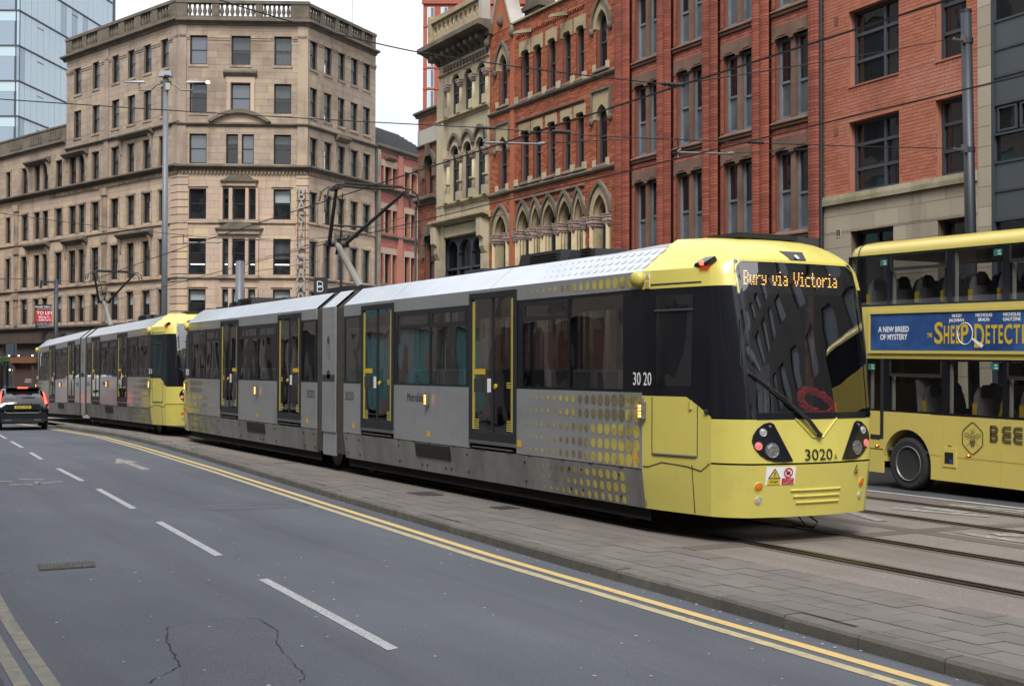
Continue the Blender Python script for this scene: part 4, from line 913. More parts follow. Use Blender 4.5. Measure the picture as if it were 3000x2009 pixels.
# balustrade
blm = None
def balustrade(F, x0, x1, z, groups):
    base = F.put(MB().box(x0, x1, -.32, .02, z, z+.28), 'balustrade', 'stone_sooty'); F.put(MB().box(x0-.05, x1+.05, -.38, .08, z+1.10, z+1.30), 'coping', 'stone_sooty', base)
    global blm
    gaps = []
    for a, b, n in groups:
        for i in range(n):
            x = a+(b-a)*(i+.5)/n; r = (b-a)/n*.46
            m_ = MB().lathe([(r*.8, 0), (r*.5, .06), (r*.55, .12), (r*1.0, .32), (r*.5, .62), (r*.55, .72), (r*.8, .82)], lambda p, q, h: (x+p, -.15+q, z+.28+h), 8)
            F.put(m_, 'baluster', 'stone_sooty', base, smooth=True)
        gaps.append((a, b))
    for a, b, p, q in subtract(x0, x1, z+.28, z+1.10, [(a, b, z, z+2) for a, b in gaps]): F.put(MB().box(a, b, -.33, .03, p, q), 'pedestal', 'stone_sooty', base)
balustrade(FC, -8.3, .2, 24.55, [(-2.05, -.45, 5), (-4.85, -2.5, 7), (-7.1, -5.3, 6)])
balustrade(FR, -8.85, .0, 24.5, [(-1.6, -.3, 4), (-3.4, -2.1, 4), (-5.1, -3.9, 4), (-6.9, -5.6, 4), (-8.4, -7.3, 4)])
balustrade(FL, 0, 15.7, 24.7, [(1.3, 2.8, 4), (3.6, 5.0, 4), (5.8, 7.2, 4), (8.0, 9.3, 4), (10.9, 12.6, 4), (13.2, 14.8, 5)])
FR.put(MB().tube((-8.9, .1, 0), (-8.9, .1, 17.9), .09), 'drainpipe', 'lead')
FR.put(MB().tube((-6.6, -.6, 25.6), (-6.6, -.6, 28.2), .02).tube((-7.0, -.6, 28.1), (-4.6, -.6, 27.8), .015), 'aerial', 'galv')
# ground floor shops
for F, x0, x1 in ((FC, -8.2, 0), (FR, -8.85, 0), (FL, 0, 20.4), (FL, 26.4, 34)):
    wv = F.put(MB().box(x0, x1, -.5, -.2, -1.2, 4.7), 'shop_wall', 'shop_brown'); F.put(MB().box(x0, x1, -.2, .12, 3.85, 4.7), 'fascia', 'shop_brown', wv)
    x = x0+.5
    while x < x1-2: F.put(MB().poly([(x, -.19, -.3), (x+2.1, -.19, -.3), (x+2.1, -.19, 3.5), (x, -.19, 3.5)]), 'pane', 'glass_building', wv); x += 2.6
FL.box('fascia', 'shop_brown', 20.4, 26.4, -.2, .12, 3.85, 4.72); FL.box('shop_wall', 'shop_brown', 20.4, 23.9, -.5, -.25, -1.2, 3.9); FL.box('fascia_board', 'wood_orange', 20.0, 24.0, .0, .25, 2.35, 2.80)
shu = FL.box('roller_shutter', 'shutter', 20.6, 23.5, -.25, -.18, -.9, 2.35)
z = -.85
while z < 2.3: boxpiece('slat', 'shutter', shu, 20.62, 23.48, -.18, -.13-random.uniform(0, .01), z, z+.115); z += .13
text('shutter_notice', 'SHUTTER IN\nCONSTANT USE', .17, 'print_white', shu, (21.6, -.11, 1.0), (-1, 0, 0), (0, 0, 1), .002)
for x in (20.45, 23.7): FL.box('shop_pilaster', 'shop_brown', x-.15, x+.15, -.25, .1, -1.2, 2.35)
for x in (20.0, 22.3, 24.0): FL.put(MB().lathe([(.02, 0), (.07, .03), (.05, .1)], lambda p, q, h, x=x: (x+p, .32+q, 2.86+h), 8), 'fascia_lamp', 'tube_light')
sw = FL.put(MB().box(23.95, 24.05, -.2, .0, -1, 2.9).box(26.3, 26.4, -.2, .0, -1, 2.9).box(25.2, 25.28, -.2, -.02, -1, 2.9).box(23.95, 26.4, -.2, 0., 2.75, 2.9), 'shop_window', 'frame_black')
FL.put(MB().poly([(24, -.12, -1), (26.35, -.12, -1), (26.35, -.12, 2.8), (24, -.12, 2.8)]), 'pane', 'glass_clear', sw)
FL.put(MB().box(23.9, 26.4, -2.4, -2.3, -1.2, 3.9), 'shop_back', 'shop_brown', sw)
gd = MB(); 
for i in range(60): x, z = random.uniform(24.1, 26.2), random.uniform(-.9, 1.5); s_ = random.uniform(.04, .16); gd.box(x, x+s_, -1.0-random.random()*.8, -.9, z, z+s_*random.uniform(.6, 2))
FL.put(gd, 'shop_goods', 'interior_pale', sw, kind='stuff')
for x in (24.3, 24.75, 25.3, 25.9): FL.put(MB().lathe([(.01, 0), (.06, .04), (.06, .1), (.01, .15)], lambda p, q, h, x=x: (x+p, -.6+q, 1.75+h), 8), 'shop_lamp', 'shop_light', sw)
pw = FL.W @ Vector((24.6, .25, 2.55)); plant = thing('hanging_plant', 'green hanging plant above the lit shop window', 'plant', pw); lf = MB()
for i in range(260):
    p = Vector((random.gauss(0, .45), random.gauss(0, .18), random.gauss(0, .16))); d = Vector((random.gauss(0, 1), random.gauss(0, 1), random.gauss(0, 1))).normalized()*.09; e = d.orthogonal().normalized()*.035
    lf.poly([p-d, p+e, p+d, p-e])
lf.build('leaves', 'leaf', plant, kind='stuff'); MB().lathe([(.1, -.3), (.25, -.12), (.26, -.1)], lambda p, q, h: (p, q, h), 10).build('basket', 'shop_brown', plant)
# vertical sign letters on the corner
vs = thing('vertical_letter_sign', 'vertical sign of steel letters on the corner of the tan stone building', 'sign', FC.W @ Vector((-7.9, .15, 0)))
Fs = Face(vs, FC.W @ Vector((-7.9, .15, 0)), ang(-math.sin(rad(115)), -math.cos(rad(115))))
for i, c in enumerate('BASILCHAMBERS'):
    o = text('letter', c, 1.02 if c != 'M' else .95, 'letter_steel', vs, (0, 0, 0), (-1, 0, 0), (0, 0, 1), .05, sx=.85, bold=.012); o.matrix_local = Fs.M @ Matrix.Translation((0, .1, 13.2-i*.745))
for x in (-.24, .24): Fs.put(MB().tube((x, .03, 4.6), (x, .03, 13.6), .025), 'rail', 'wood_orange')

# ================================================================ pink brick wing
C_ = thing('pink_brick_wing', 'lower pink brick and stone building with dark tiled roof behind the pantograph', 'building', (CR[0]+7, CR[1]+5.5, -.7))
FP = Face(C_, (CR[0], CR[1], 0), ang(-math.sin(rad(52)), -math.cos(rad(52))))
cw = neg([(9.15, 10.0), (10.28, 11.18), (11.40, 12.05), (13.25, 14.02), (14.25, 14.98), (15.3, 16.1), (17.2, 18), (18.3, 19.1)])
cz = [(15.05, 16.60), (11.80, 13.52), (8.15, 10.30), (4.9, 6.9)]
ops = [(a, b, p, q) for a, b in cw for p, q in cz]
Wc = wall(FP, 'mortar_pink', -22, -8.9, -1, 17.6, ops)
zn = [(-12.1, -9.05, q-.02, q+.42) for p, q in cz]+[(-16.2, -13.15, q-.02, q+.42) for p, q in cz]+[(-12.75, -12.1, q, q+.4) for p, q in cz]
courses(FP, Wc, 'brick', 'brick_pink', -22, -9.0, -1, 17.6, ops+zn, .30, .10, j=.012, nind=150)
for a, b, p, q in zn: FP.put(MB().box(a, b, 0, .03, p, q), 'stone_lintel', 'stone_tan_low')
for a, b, p, q in ops:
    if a < -16.3: continue
    sash(FP, a, b, p, q, .25, 'frame_black', 'glass_clear', fr=.07, blind='curtain', bl=.97); FP.put(MB().box(b, b+.13, -.24, .03, p, q), 'stone_jamb', 'stone_tan_low')
for z0, z1, pr in ((17.6, 18.05, .3), (14.7, 15.0, .35), (11.35, 11.65, .2), (7.8, 8.05, .2)): cornice(FP, 'cornice', 'stone_sooty', -22, -8.9, z0, z1, pr)
for a, b in ((-12.75, -12.1),): FP.put(MB().box(a, b, 0, .16, -1, 17.6), 'pilaster', 'brick_pink')
FP.put(MB().box(-9.35, -8.95, 0, .22, -1, 17.6), 'pilaster', 'stone_trim')
for x0, x1, z in ((-11.6, -10.2, 17.2), (-15.6, -14.4, 16.9)): FP.put(extr([(0, z-.15), (.15, z-.15), (.35, z), (.35, z+.08), (0, z+.12)], x0, x1), 'window_hood', 'stone_sooty')
rf = FP.put(MB().add([(-22, -.2, 18.0), (-9, -.2, 18.0), (-9, -5.5, 21.2), (-22, -5.5, 21.2)], [(0, 1, 2, 3)]), 'tiled_roof', 'slate')
tl = MB()
for r in range(14):
    t = r/14.
    for i in range(42):
        x = -21.9+i*.305+(.15 if r % 2 else 0); y0, z0 = -.2-5.3*t, 18.0+3.2*t
        tl.box(x, x+.29, y0-.42, y0, z0+.03, z0+.10)
FP.put(tl, 'roof_tiles', 'slate', rf, kind='stuff')

# ================================================================ far towers
A_ = thing('glass_tower', 'pale blue glass office tower standing behind the stone building', 'tower', (19.35, 147.7, 0))
FT1 = Face(A_, (19.35, 147.7, 0), ang(-math.sin(rad(34)), -math.cos(rad(34)))); FT2 = Face(A_, (19.35, 147.7, 0), ang(-.88, .47))
FT1.box('core', 'frame_grey', -26, 0, -8, -.25, 0, 62); FT2.box('core', 'frame_grey', 0, 14, -8, -.25, 0, 62)
zl = [36.29+3.77*k for k in range(-7, 6)]
for F, x0, x1, cw_, g in ((FT1, -24.6, 0, 1.45, 'glass_tower'), (FT2, 0, 6.2, 3.1, 'glass_tower_dark')):
    n = int(round((x1-x0)/cw_))
    for z0 in zl:
        F.put(MB().box(x0, x1, -.2, .06, z0-.10, z0+.04), 'floor_line', 'frame_grey')
        for i in range(n):
            a = x0+(x1-x0)*i/n; b = x0+(x1-x0)*(i+1)/n; gm = g if random.random() < .9 or F is FT2 else 'glass_tower_dark'
            if F is FT2: F.put(MB().box(a+.03, b-.03, -.2, -.05, z0+.04, z0+2.6), 'pane', 'glass_tower_dark'); F.put(MB().box(a+.03, b-.03, -.2, -.04, z0+2.62, z0+3.66), 'pane', 'glass_tower')
            else: F.put(MB().box(a+.02, b-.02, -.2, -.04+random.uniform(-.01, .01), z0+.05, z0+3.66), 'pane', gm)
        if F is FT1:
            for i in (3, 9): F.put(MB().box(x0+(x1-x0)*(n-i-1)/n, x0+(x1-x0)*(n-i)/n, -.1, .02, z0+3.0, z0+3.04), 'vent_light', 'frame_grey')
J_ = thing('red_tower', 'distant red apartment tower with white framed window strips', 'tower', (84.4, 169.2, 0))
FJ = Face(J_, (90.97, 165.7, 0), ang(-.882, .472))
Wj = FJ.box('wall', 'tower_red', 0, 15, -8, 0, 0, 55)
for k in range(7):
    z = 54.3-3.02*k if k < 2 else 54.3-3.02*k
    for x in (14.4, 12.45, 10.6, 8.6, 6.6, 4.6, 2.6, .9):
        o = FJ.put(MB().box(x-1.0, x, -.02, .06, z-2.75, z-.15), 'window', 'print_white')
        FJ.put(MB().box(x-.95, x-.52, .06, .07, z-2.7, z-.2), 'pane', 'glass_sky', o); FJ.put(MB().box(x-.48, x-.05, .06, .07, z-2.7, z-.2), 'pane', 'glass_tower', o)
    FJ.put(MB().box(-.05, 15.05, 0, .1, z-3.05, z-2.92), 'floor_band', 'tower_red')
FJ.put(MB().box(-.2, 15.2, -.2, .3, 54.6, 55.3), 'parapet', 'tower_red')

# ================================================================ buildings on the photographer's side (seen mirrored in the glass)
O_ = thing('office_block', 'office block of tan stone piers and teal glass lining the near pavement', 'building', (-5.2, 15, 0))
FO = Face(O_, (-5.2, 0, 0), -A90)
FO.box('core', 'dark_room', -160, 25, -6, -.9, 0, 21.5)
for i in range(40):
    x = -160+i*4.6; FO.box('pier', 'pier_tan', x, x+1.15, -.6, 0, 0, 22)
    for k in range(5):
        z0 = .3+k*4.3; o = FO.put(MB().box(x+1.15, x+4.6, -.5, -.30, z0+3.4, z0+4.3), 'spandrel', 'pier_tan')
        teal = 21 <= i <= 24 and k < 3
        for q in range(2): FO.put(MB().box(x+1.2+q*1.7, x+1.2+q*1.7+1.62, -.6, -.5, z0, z0+3.4), 'pane', 'teal_glass' if teal else 'glass_dull')
Q_ = thing('brick_office', 'dark grey brick office block with tall windows beyond the grey panelled block', 'building', (20.1, -10, 0))
FQ = Face(Q_, (20.1, 0, 0), A90)
ops = [(x, x+1.5, z, z+2.2) for x in rng(-39, 6, 15) for z in (1.5, 5, 8.5, 12)]
wall(FQ, 'brick_grey', -42, 10.9, 0, 16, ops); room(FQ, -42, 10.9, 0, 16)
for a, b, p, q in ops: FQ.put(MB().box(a, b, -.25, -.18, p, q), 'pane', 'pane_pale')
Q2 = thing('stone_office', 'plain stone office block closing the street behind the photographer', 'building', (6, -55, 0))
FQ2 = Face(Q2, (-14, -55, 0), 0)
ops = [(x, x+1.6, z, z+2.4) for x in rng(2, 37, 12) for z in (1.5, 5, 8.5, 12)]
wall(FQ2, 'stone_trim', 0, 40, 0, 17, ops); room(FQ2, 0, 40, 0, 17)
for a, b, p, q in ops: FQ2.put(MB().box(a, b, -.25, -.18, p, q), 'pane', 'glass_sky')
# ================================================================ trams
FONT = {'B':'1110 1001 1001 1110 1001 1001 1110','u':'0000 0000 1001 1001 1001 1011 0101','r':'0000 0000 1011 1100 1000 1000 1000','y':'0000 0000 1001 1001 0111 0001 1110','v':'0000 0000 1001 1001 1001 0110 0110','i':'010 000 110 010 010 010 111','a':'0000 0000 0110 0001 0111 1001 0111','V':'10001 10001 10001 10001 01010 01010 00100','c':'0000 0000 0111 1000 1000 1000 0111','t':'0100 0100 1110 0100 0100 0100 0011','o':'0000 0000 0110 1001 1001 1001 0110',' ':'000 000 000 000 000 000 000','e':'0000 0000 0110 1001 1111 1000 0111'}
def tab(z, T): return itp(T, z)
T_YF = [(0.3,12.10),(0.88,12.18),(1.4,12.14),(2.2,12.04),(2.9,11.90),(3.2,11.80),(3.272,11.74),(3.358,11.64),(3.43,11.50),(3.474,11.32),(3.502,11.05)]
T_Y2 = [(0.3,11.98),(0.88,12.05),(1.4,12.06),(2.2,11.97),(2.9,11.83),(3.2,11.73),(3.272,11.63),(3.358,11.50),(3.43,11.36),(3.474,11.20),(3.502,10.98)]
T_X2 = [(0.3,.84),(0.88,.86),(1.4,.87),(2.9,.89),(3.1,.88),(3.272,.82),(3.358,.75),(3.43,.68),(3.502,.56)]
T_Y1 = [(0.3,11.66),(0.88,11.70),(1.4,11.70),(2.9,11.62),(3.1,11.58),(3.272,11.42),(3.358,11.30),(3.43,11.18),(3.502,10.86)]
T_X1 = [(0.3,1.11),(0.88,1.14),(1.4,1.14),(2.9,1.10),(3.1,1.06),(3.272,.96),(3.358,.88),(3.43,.80),(3.502,.66)]
T_HW = [(0.3,1.27),(0.76,1.325),(3.1,1.325),(3.416,.95),(3.502,.82)]
def yfront(x, z):
    x2, y2, yf, x = tab(z, T_X2), tab(z, T_Y2), tab(z, T_YF), abs(x)
    if x <= x2: return yf-(yf-y2)*(x/x2)**2
    x1, y1 = tab(z, T_X1), tab(z, T_Y1); return y2+(y1-y2)*min(1.2, (x-x2)/(x1-x2))
def ring(z):
    """half outline at height z from the body joint round to the middle of the nose: (x, t)"""
    hw, x1, t1, x2, t2 = tab(z, T_HW), tab(z, T_X1), tab(z, T_Y1), tab(z, T_X2), tab(z, T_Y2); P = []
    for i in range(7): f = i/6; P.append((hw+(x1-hw)*f**1.25, 10.6+(t1-10.6)*f))
    for i in range(1, 5): f = i/5; b = .035*math.sin(f*math.pi); P.append((x1+(x2-x1)*f+b*.78, t1+(t2-t1)*f+b*.62))
    for i in range(9): x = x2*(1-i/8); P.append((x, yfront(x, z)))
    return P          # 7 side + 4 corner + 9 front = 20 points
NR = 20
def make_tram(yc, label, num, dest, front_only, grp, tiltB=0.):
    T = thing('tram', label, 'tram', (10.03, yc, .1), group=grp)
    SX = -1.325
    class Sec: pass
    def car(c):
        """one half of the tram; c=-1 faces the camera"""
        rot = None
        if c > 0 and tiltB:
            rot = Matrix.Translation((0, .75, 0)) @ Matrix.Rotation(-tiltB, 4, 'X') @ Matrix.Translation((0, -.75, 0))
        def B(mb, name, m, sub=None, smooth=False, kind=None):
            if rot and not sub:
                mb.v = [tuple(rot @ Vector(p)) for p in mb.v]
            elif rot: mb.v = [tuple(rot @ Vector(p)) for p in mb.v]
            return mb.build(name, m, sub or T, smooth=smooth, kind=kind)
        def sb(t0, t1, z0, z1, x0=SX, x1=SX+.03):
            return MB().box(x0, x1, min(c*t0, c*t1), max(c*t0, c*t1), z0, z1)
        doors = [(1.64, 3.10), (6.0, 7.46)]
        # body panels
        for a, b in ((.75, 1.63), (3.11, 5.99), (7.47, 10.6)):
            B(sb(a, b, .765, 1.665), 'side_panel', 'tram_silver'); B(sb(a, b, 2.895, 3.10), 'cantrail_panel', 'tram_silver')
        for a, b in doors: B(sb(a-.01, b+.01, 3.055, 3.10), 'cantrail_panel', 'tram_silver')
        # far side
        far = MB().box(1.295, 1.325, min(c*.75, c*10.6), max(c*.75, c*10.6), .3, 1.665).box(1.295, 1.325, min(c*.75, c*10.6), max(c*.75, c*10.6), 2.89, 3.10)
        for t in (.75, 1.6, 3.1, 4.6, 5.95, 7.45, 8.9, 10.2): far.box(1.295, 1.325, min(c*t, c*(t+.14)), max(c*t, c*(t+.14)), 1.66, 2.9)
        fo = B(far, 'side_wall', 'tram_silver'); B(MB().add([(1.31, c*.75, 1.66), (1.31, c*10.6, 1.66), (1.31, c*10.6, 2.9), (1.31, c*.75, 2.9)], [(0, 1, 2, 3)]), 'pane', 'glass_tram', fo)
        # skirts with joints between them
        for a, b in ((.75, 1.62), (1.62, 3.2), (3.2, 4.3), (4.3, 5.2), (5.2, 6.0), (6.0, 7.58), (7.58, 9.05), (9.05, 10.28), (10.28, 10.6)):
            y0, y1 = c*(a+.006), c*(b-.006); ze = .30+.012*(c > 0)
            B(MB().add([(SX, y0, .752), (SX, y1, .752), (SX+.055, y1, ze), (SX+.055, y0, ze), (SX+.05, y0, .752), (SX+.05, y1, .752), (SX+.10, y1, ze), (SX+.10, y0, ze)], [(0, 1, 2, 3), (7, 6, 5, 4), (0, 4, 5, 1), (3, 2, 6, 7), (0, 3, 7, 4), (1, 5, 6, 2)]), 'skirt_panel', 'tram_skirt')
        bl = MB()
        for a in (.9, 1.5, 3.3, 4.2, 4.4, 5.1, 5.3, 5.9, 7.7, 8.9, 9.2, 10.1): bl.tube((SX-.004, c*a, .66), (SX+.02, c*a, .66), .016, n=8).tube((SX+.028, c*a, .40), (SX+.05, c*a, .40), .016, n=8)
        for a in (.95, 2.2, 3.3, 3.9, 4.5, 5.4, 6.4, 7.2, 7.8, 8.7, 9.4, 10.1): bl.box(SX-.006, SX+.01, min(c*a, c*(a+.09)), max(c*a, c*(a+.09)), .750, .768)
        B(bl, 'fixings', 'black_matt', kind='stuff')
        B(sb(.75, 10.6, .15, .75, SX+.12, SX+.14).box(-1.1, 1.1, min(c*.75, c*10.6), max(c*.75, c*10.6), .80, .90), 'underframe', 'under')  # outer black strip paints in shade below the skirt; wide box is the floor
        # vent grille
        vg = B(MB().add([(SX-.004, c*4.0, .74), (SX-.004, c*5.32, .74), (SX+.02, c*5.32, .52), (SX+.02, c*4.0, .52)], [(0, 1, 2, 3)]), 'vent_grille', 'rubber'); sl = MB()
        for i in range(26): t = 4.02+i*.05; sl.add([(SX-.016, c*t, .735), (SX-.016, c*(t+.022), .735), (SX+.008, c*(t+.022), .525), (SX+.008, c*t, .525)], [(0, 1, 2, 3)])
        B(sl, 'vent_louvres', 'iron', vg, kind='stuff')
        # window band
        wins = [(.82, 1.58, 0), (3.22, 4.52, 1), (4.60, 5.86, 1), (7.64, 8.86, 1), (8.92, 10.18, 0)]
        edges = [.75, .82, 1.58, 1.64, 3.10, 3.22, 4.52, 4.60, 5.86, 6.0, 7.46, 7.64, 8.86, 8.92, 10.18, 10.6]
        for a, b in ((.75, .82), (1.58, 1.63), (3.11, 3.22), (4.52, 4.60), (5.86, 5.99), (7.47, 7.64), (8.86, 8.92), (10.18, 10.6)): B(sb(a, b, 1.667, 2.893, SX+.003, SX+.05), 'window_pillar', 'black_gloss')
        for a, b, h in wins: B(sb(a, b, 1.667, 1.70, SX+.003, SX+.05), 'window_rail', 'black_gloss'); B(sb(a, b, 2.85, 2.893, SX+.003, SX+.05), 'window_rail', 'black_gloss')
        for a, b, h in wins:
            w_ = B(MB().add([(SX+.010, c*a, 1.70), (SX+.010, c*b, 1.70), (SX+.010, c*b, 2.85), (SX+.010, c*a, 2.85)], [(0, 1, 2, 3)]), 'window', 'glass_tram')
            if h:
                hp = MB()
                for p, q, r_, s_ in ((a, b, 2.60, 2.66), (a, b, 2.81, 2.85), (a, a+.05, 2.66, 2.81), (b-.05, b, 2.66, 2.81)): hp.box(SX-.004, SX+.03, min(c*p, c*q), max(c*p, c*q), r_, s_)
                B(hp, 'hopper_frame', 'black_matt', w_)
        # doors
        for a, b in doors:
            f = MB()
            for p, q, r_, s_ in ((a, a+.07, .90, 3.05), (b-.07, b, .90, 3.05), (a+.07, b-.07, 2.97, 3.05), (a+.07, b-.07, .90, 1.02)): f.box(SX-.018, SX+.05, min(c*p, c*q), max(c*p, c*q), r_, s_)
            m_ = (a+b)/2; f.box(SX-.006, SX+.04, min(c*(m_-.02), c*(m_+.02)), max(c*(m_-.02), c*(m_+.02)), 1.02, 2.97)
            d = B(f, 'door', 'black_matt')
            for p, q, o in ((a+.07, m_-.02, 1), (m_+.02, b-.07, -1)):
                B(MB().add([(SX+.008, c*p, 1.02), (SX+.008, c*q, 1.02), (SX+.008, c*q, 2.97), (SX+.008, c*p, 2.97)], [(0, 1, 2, 3)]), 'door_glass', 'glass_tram', d)
                e = p if o > 0 else q; g0, g1 = sorted((c*(e+o*.015), c*(e+o*.07)))
                y_ = MB().box(SX+.001, SX+.006, g0, g1, 1.05, 2.94)
                z = 1.06
                while z < 2.93:
                    ln = .10 if not (1.05 < z < 1.22 or 1.66 < z < 1.76) else .22
                    h0, h1 = sorted((c*(e+o*.07), c*(e+o*ln))); y_.box(SX+.001, SX+.006, h0, h1, z, z+.016); z += .032
                B(y_, 'door_edge_strip', 'door_yellow', d)
            n0, n1 = sorted((c*(a+.12), c*(a+.50)))
            st = MB().box(SX+.000, SX+.004, n0, n1, 1.86, 1.94); B(st, 'door_notice', 'print_gold', d)
            n0, n1 = sorted((c*(a+.14), c*(a+.42))); B(MB().box(SX+.000, SX+.004, n0, n1, 1.60, 1.80), 'door_notice', 'print_grey', d)
            n0, n1 = sorted((c*(m_-.16), c*(m_-.05))); B(MB().box(SX+.000, SX+.004, n0, n1, 1.60, 1.80), 'door_notice', 'print_white', d)
            B(MB().tube((SX-.012, c*(m_+.10), 1.69), (SX+.01, c*(m_+.10), 1.69), .035, n=12), 'door_button', 'print_gold', d)
            k0, k1 = sorted((c*(a-.0), c*(b+.0))); B(MB().box(SX-.025, SX+.02, k0, k1, .845, .895).box(SX-.012, SX+.02, k0+.1, k1-.1, .785, .805), 'door_step', 'galv', d)
        # roof
        for a, b in ((.75, 3.0), (3.0, 6.65), (6.65, 10.6)):
            y0, y1 = c*(a+.005), c*(b-.005)
            for sx in (1, -1): B(MB().add([(sx*SX, y0, 3.102), (sx*SX, y1, 3.102), (sx*-.95, y1, 3.42), (sx*-.95, y0, 3.42)], [(0, 1, 2, 3)]), 'roof_panel', 'tram_roof')
        B(MB().box(-.95, .95, min(c*.75, c*10.6), max(c*.75, c*10.6), 3.38, 3.42), 'roof', 'lead')
        # roof boxes
        for a, b, x0, x1, h, nm in ((6.6, 7.85, -.84, .4, .19, 'air_unit'), (7.95, 8.7, -.80, .4, .14, 'air_unit'), (5.4, 6.4, -.62, .2, .09, 'cable_duct'), (4.5, 5.25, -.72, .5, .10, 'roof_box'), (3.1, 4.1, -.60, .5, .07, 'roof_box'), (1.6, 2.7, -.5, .5, .06, 'roof_box'), (9.3, 10.1, -.3, .6, .07, 'roof_box')):
            y0, y1 = sorted((c*a, c*b))
            o = B(MB().add([(x0, y0, 3.42), (x1, y0, 3.42), (x1, y1, 3.42), (x0, y1, 3.42), (x0+.03, y0+.05, 3.42+h), (x1-.05, y0+.05, 3.42+h), (x1-.05, y1-.05, 3.42+h), (x0+.03, y1-.05, 3.42+h)], [(4, 5, 6, 7), (0, 1, 5, 4), (1, 2, 6, 5), (2, 3, 7, 6), (3, 0, 4, 7)]), nm, 'black_matt')
            if nm == 'air_unit':
                lv = MB()
                for i in range(4): lv.box(x0-.01, x0+.03, y0+.15, y1-.35, 3.45+i*.035, 3.465+i*.035)
                B(lv, 'louvres', 'rubber', o)
        # hump where the roof rises to the cab
        hm = MB(); rows = []
        for i in range(7):
            f = i/6; t = 9.0+1.6*f; h = .06*math.sin(f*math.pi/2); rows.append([(-.96, c*t, 3.415), (-.86, c*t, 3.42+h*.7), (-.55, c*t, 3.425+h), (.55, c*t, 3.425+h), (.86, c*t, 3.42+h*.7), (.96, c*t, 3.415)])
        B(hm.grid(rows), 'roof_hump', 'tram_roof', smooth=True)
        # interior: floor, ceiling, seats and poles
        B(MB().box(-1.28, 1.28, min(c*.75, c*10.6), max(c*.75, c*10.6), .88, .92).box(-1.28, 1.28, min(c*.75, c*10.6), max(c*.75, c*10.6), 3.02, 3.06), 'saloon_lining', 'interior')
        for t in (3.5, 4.35, 4.75, 5.6, 8.1, 8.75, 9.3, 9.95):
            for x in (-.98, -.52, .52, .98):
                o = B(MB().box(x-.21, x+.21, c*t-.05, c*t+.05, 1.30, 1.90), 'seat_back', 'seat_grey'); B(MB().box(x-.225, x-.195, c*t-.06, c*t+.06, 1.30, 1.90).box(x+.195, x+.225, c*t-.06, c*t+.06, 1.30, 1.90).box(x-.225, x+.225, c*t-.06, c*t+.06, 1.90, 1.935), 'seat_edge', 'seat_edge', o)
                B(MB().box(x-.21, x+.21, c*t-.05, c*t+.40, 1.24, 1.32), 'seat', 'seat_grey')
        for t in (3.3, 5.8, 7.6): B(MB().tube((-.35, c*t, .9), (-.35, c*t, 3.04), .018), 'grab_pole', 'door_yellow')
        B(MB().box(-1.28, 1.28, c*10.45-.02, c*10.45+.02, .9, 3.05), 'cab_wall', 'dark_room')
        # side lamps and reflectors
        for t in (4.52, 10.64):
            o = B(MB().tube((SX-.022, c*t, 1.36), (SX-.022, c*t, 1.56), .045, n=8), 'side_lamp', 'lens_dark')
            for z in (1.39, 1.43, 1.47, 1.51): B(MB().box(SX-.072, SX-.05, c*t-.02, c*t+.02, z-.012, z+.012), 'lamp_bead', 'lamp_orange', o)
        for t in (1.25, 4.52, 7.55, 10.45): B(sb(t-.05, t+.05, .86, .95, SX-.005, SX), 'reflector', 'reflector_amber')
        # dotted livery
        dt = MB(); dk = MB(); n = 18
        def disc(mb, t, z, r, x):
            mb.poly([(x(z+r*math.sin(a)), c*(t+r*.92*math.cos(a)), z+r*math.sin(a)) for a in [2*math.pi*k/18 for k in range(18)]])
        fx = lambda z: SX-.003; fs = lambda z: SX-.004+max(0, (.752-z))*.122
        for i in range(n):
            f = i/(n-1); t = 7.72+2.76*f+.0*f*f; r = .018+.072*f**1.15
            for k, z in enumerate((1.56, 1.385, 1.20, 1.02, .85)): disc(dk if (k < 2 and i > 8 and i < 16 and random.random() < .9) else dt, t, z, min(r, .082), fx)  # upper rows: some dots recoloured brown to paint in a reflection
            for z in (.645, .50, .36):
                if i > 2 and t < 10.3: disc(dt, t, z, min(r*.85, .062 if z > .4 else .05), fs)
        if c < 0 or True:
            B(dt, 'dot_print', 'dot_yellow', kind='stuff'); B(dk, 'dot_print', 'dot_reflection', kind='stuff')
        du = MB()
        for i in range(n): f = i/(n-1); disc(du, 7.75+2.75*f, 2.995, .016+.068*f, fx)
        B(du, 'dot_print', 'dot_yellow', kind='stuff'); dr = MB()
        for i in range(n):
            f = i/(n-1)
            for h in (.08, .17, .26):
                t = 7.75+2.75*f+h*.3; r = .008+.048*f; nx, nz = -.40/.548, .375/.548
                dr.poly([(SX+1.179*(h+r*math.sin(a)*.64)-.003, c*(t+r*math.cos(a)), 3.102+(h+r*math.sin(a)*.64)+.004) for a in [2*math.pi*k/14 for k in range(14)]])
        B(dr, 'dot_print', 'roof_dot', kind='stuff')
        # lettering on the side
        ex = (0, -1, 0)
        def L(s, size, m, t, z, **k):
            o = text('lettering', s, size, m, T, (SX-.003, c*t, z), ex, (0, 0, 1), .001, **k)
            if rot: o.matrix_local = rot
        L(num, .225, 'print_grey', 1.05, 1.43, fit=.44)
        if c < 0: L('Metrolink', .21, 'print_grey', 4.0, 1.47, fit=.64)
        L(num[:2]+' '+num[2:] if c < 0 else num, .22, 'print_white', 10.6, 1.82, sx=.80)
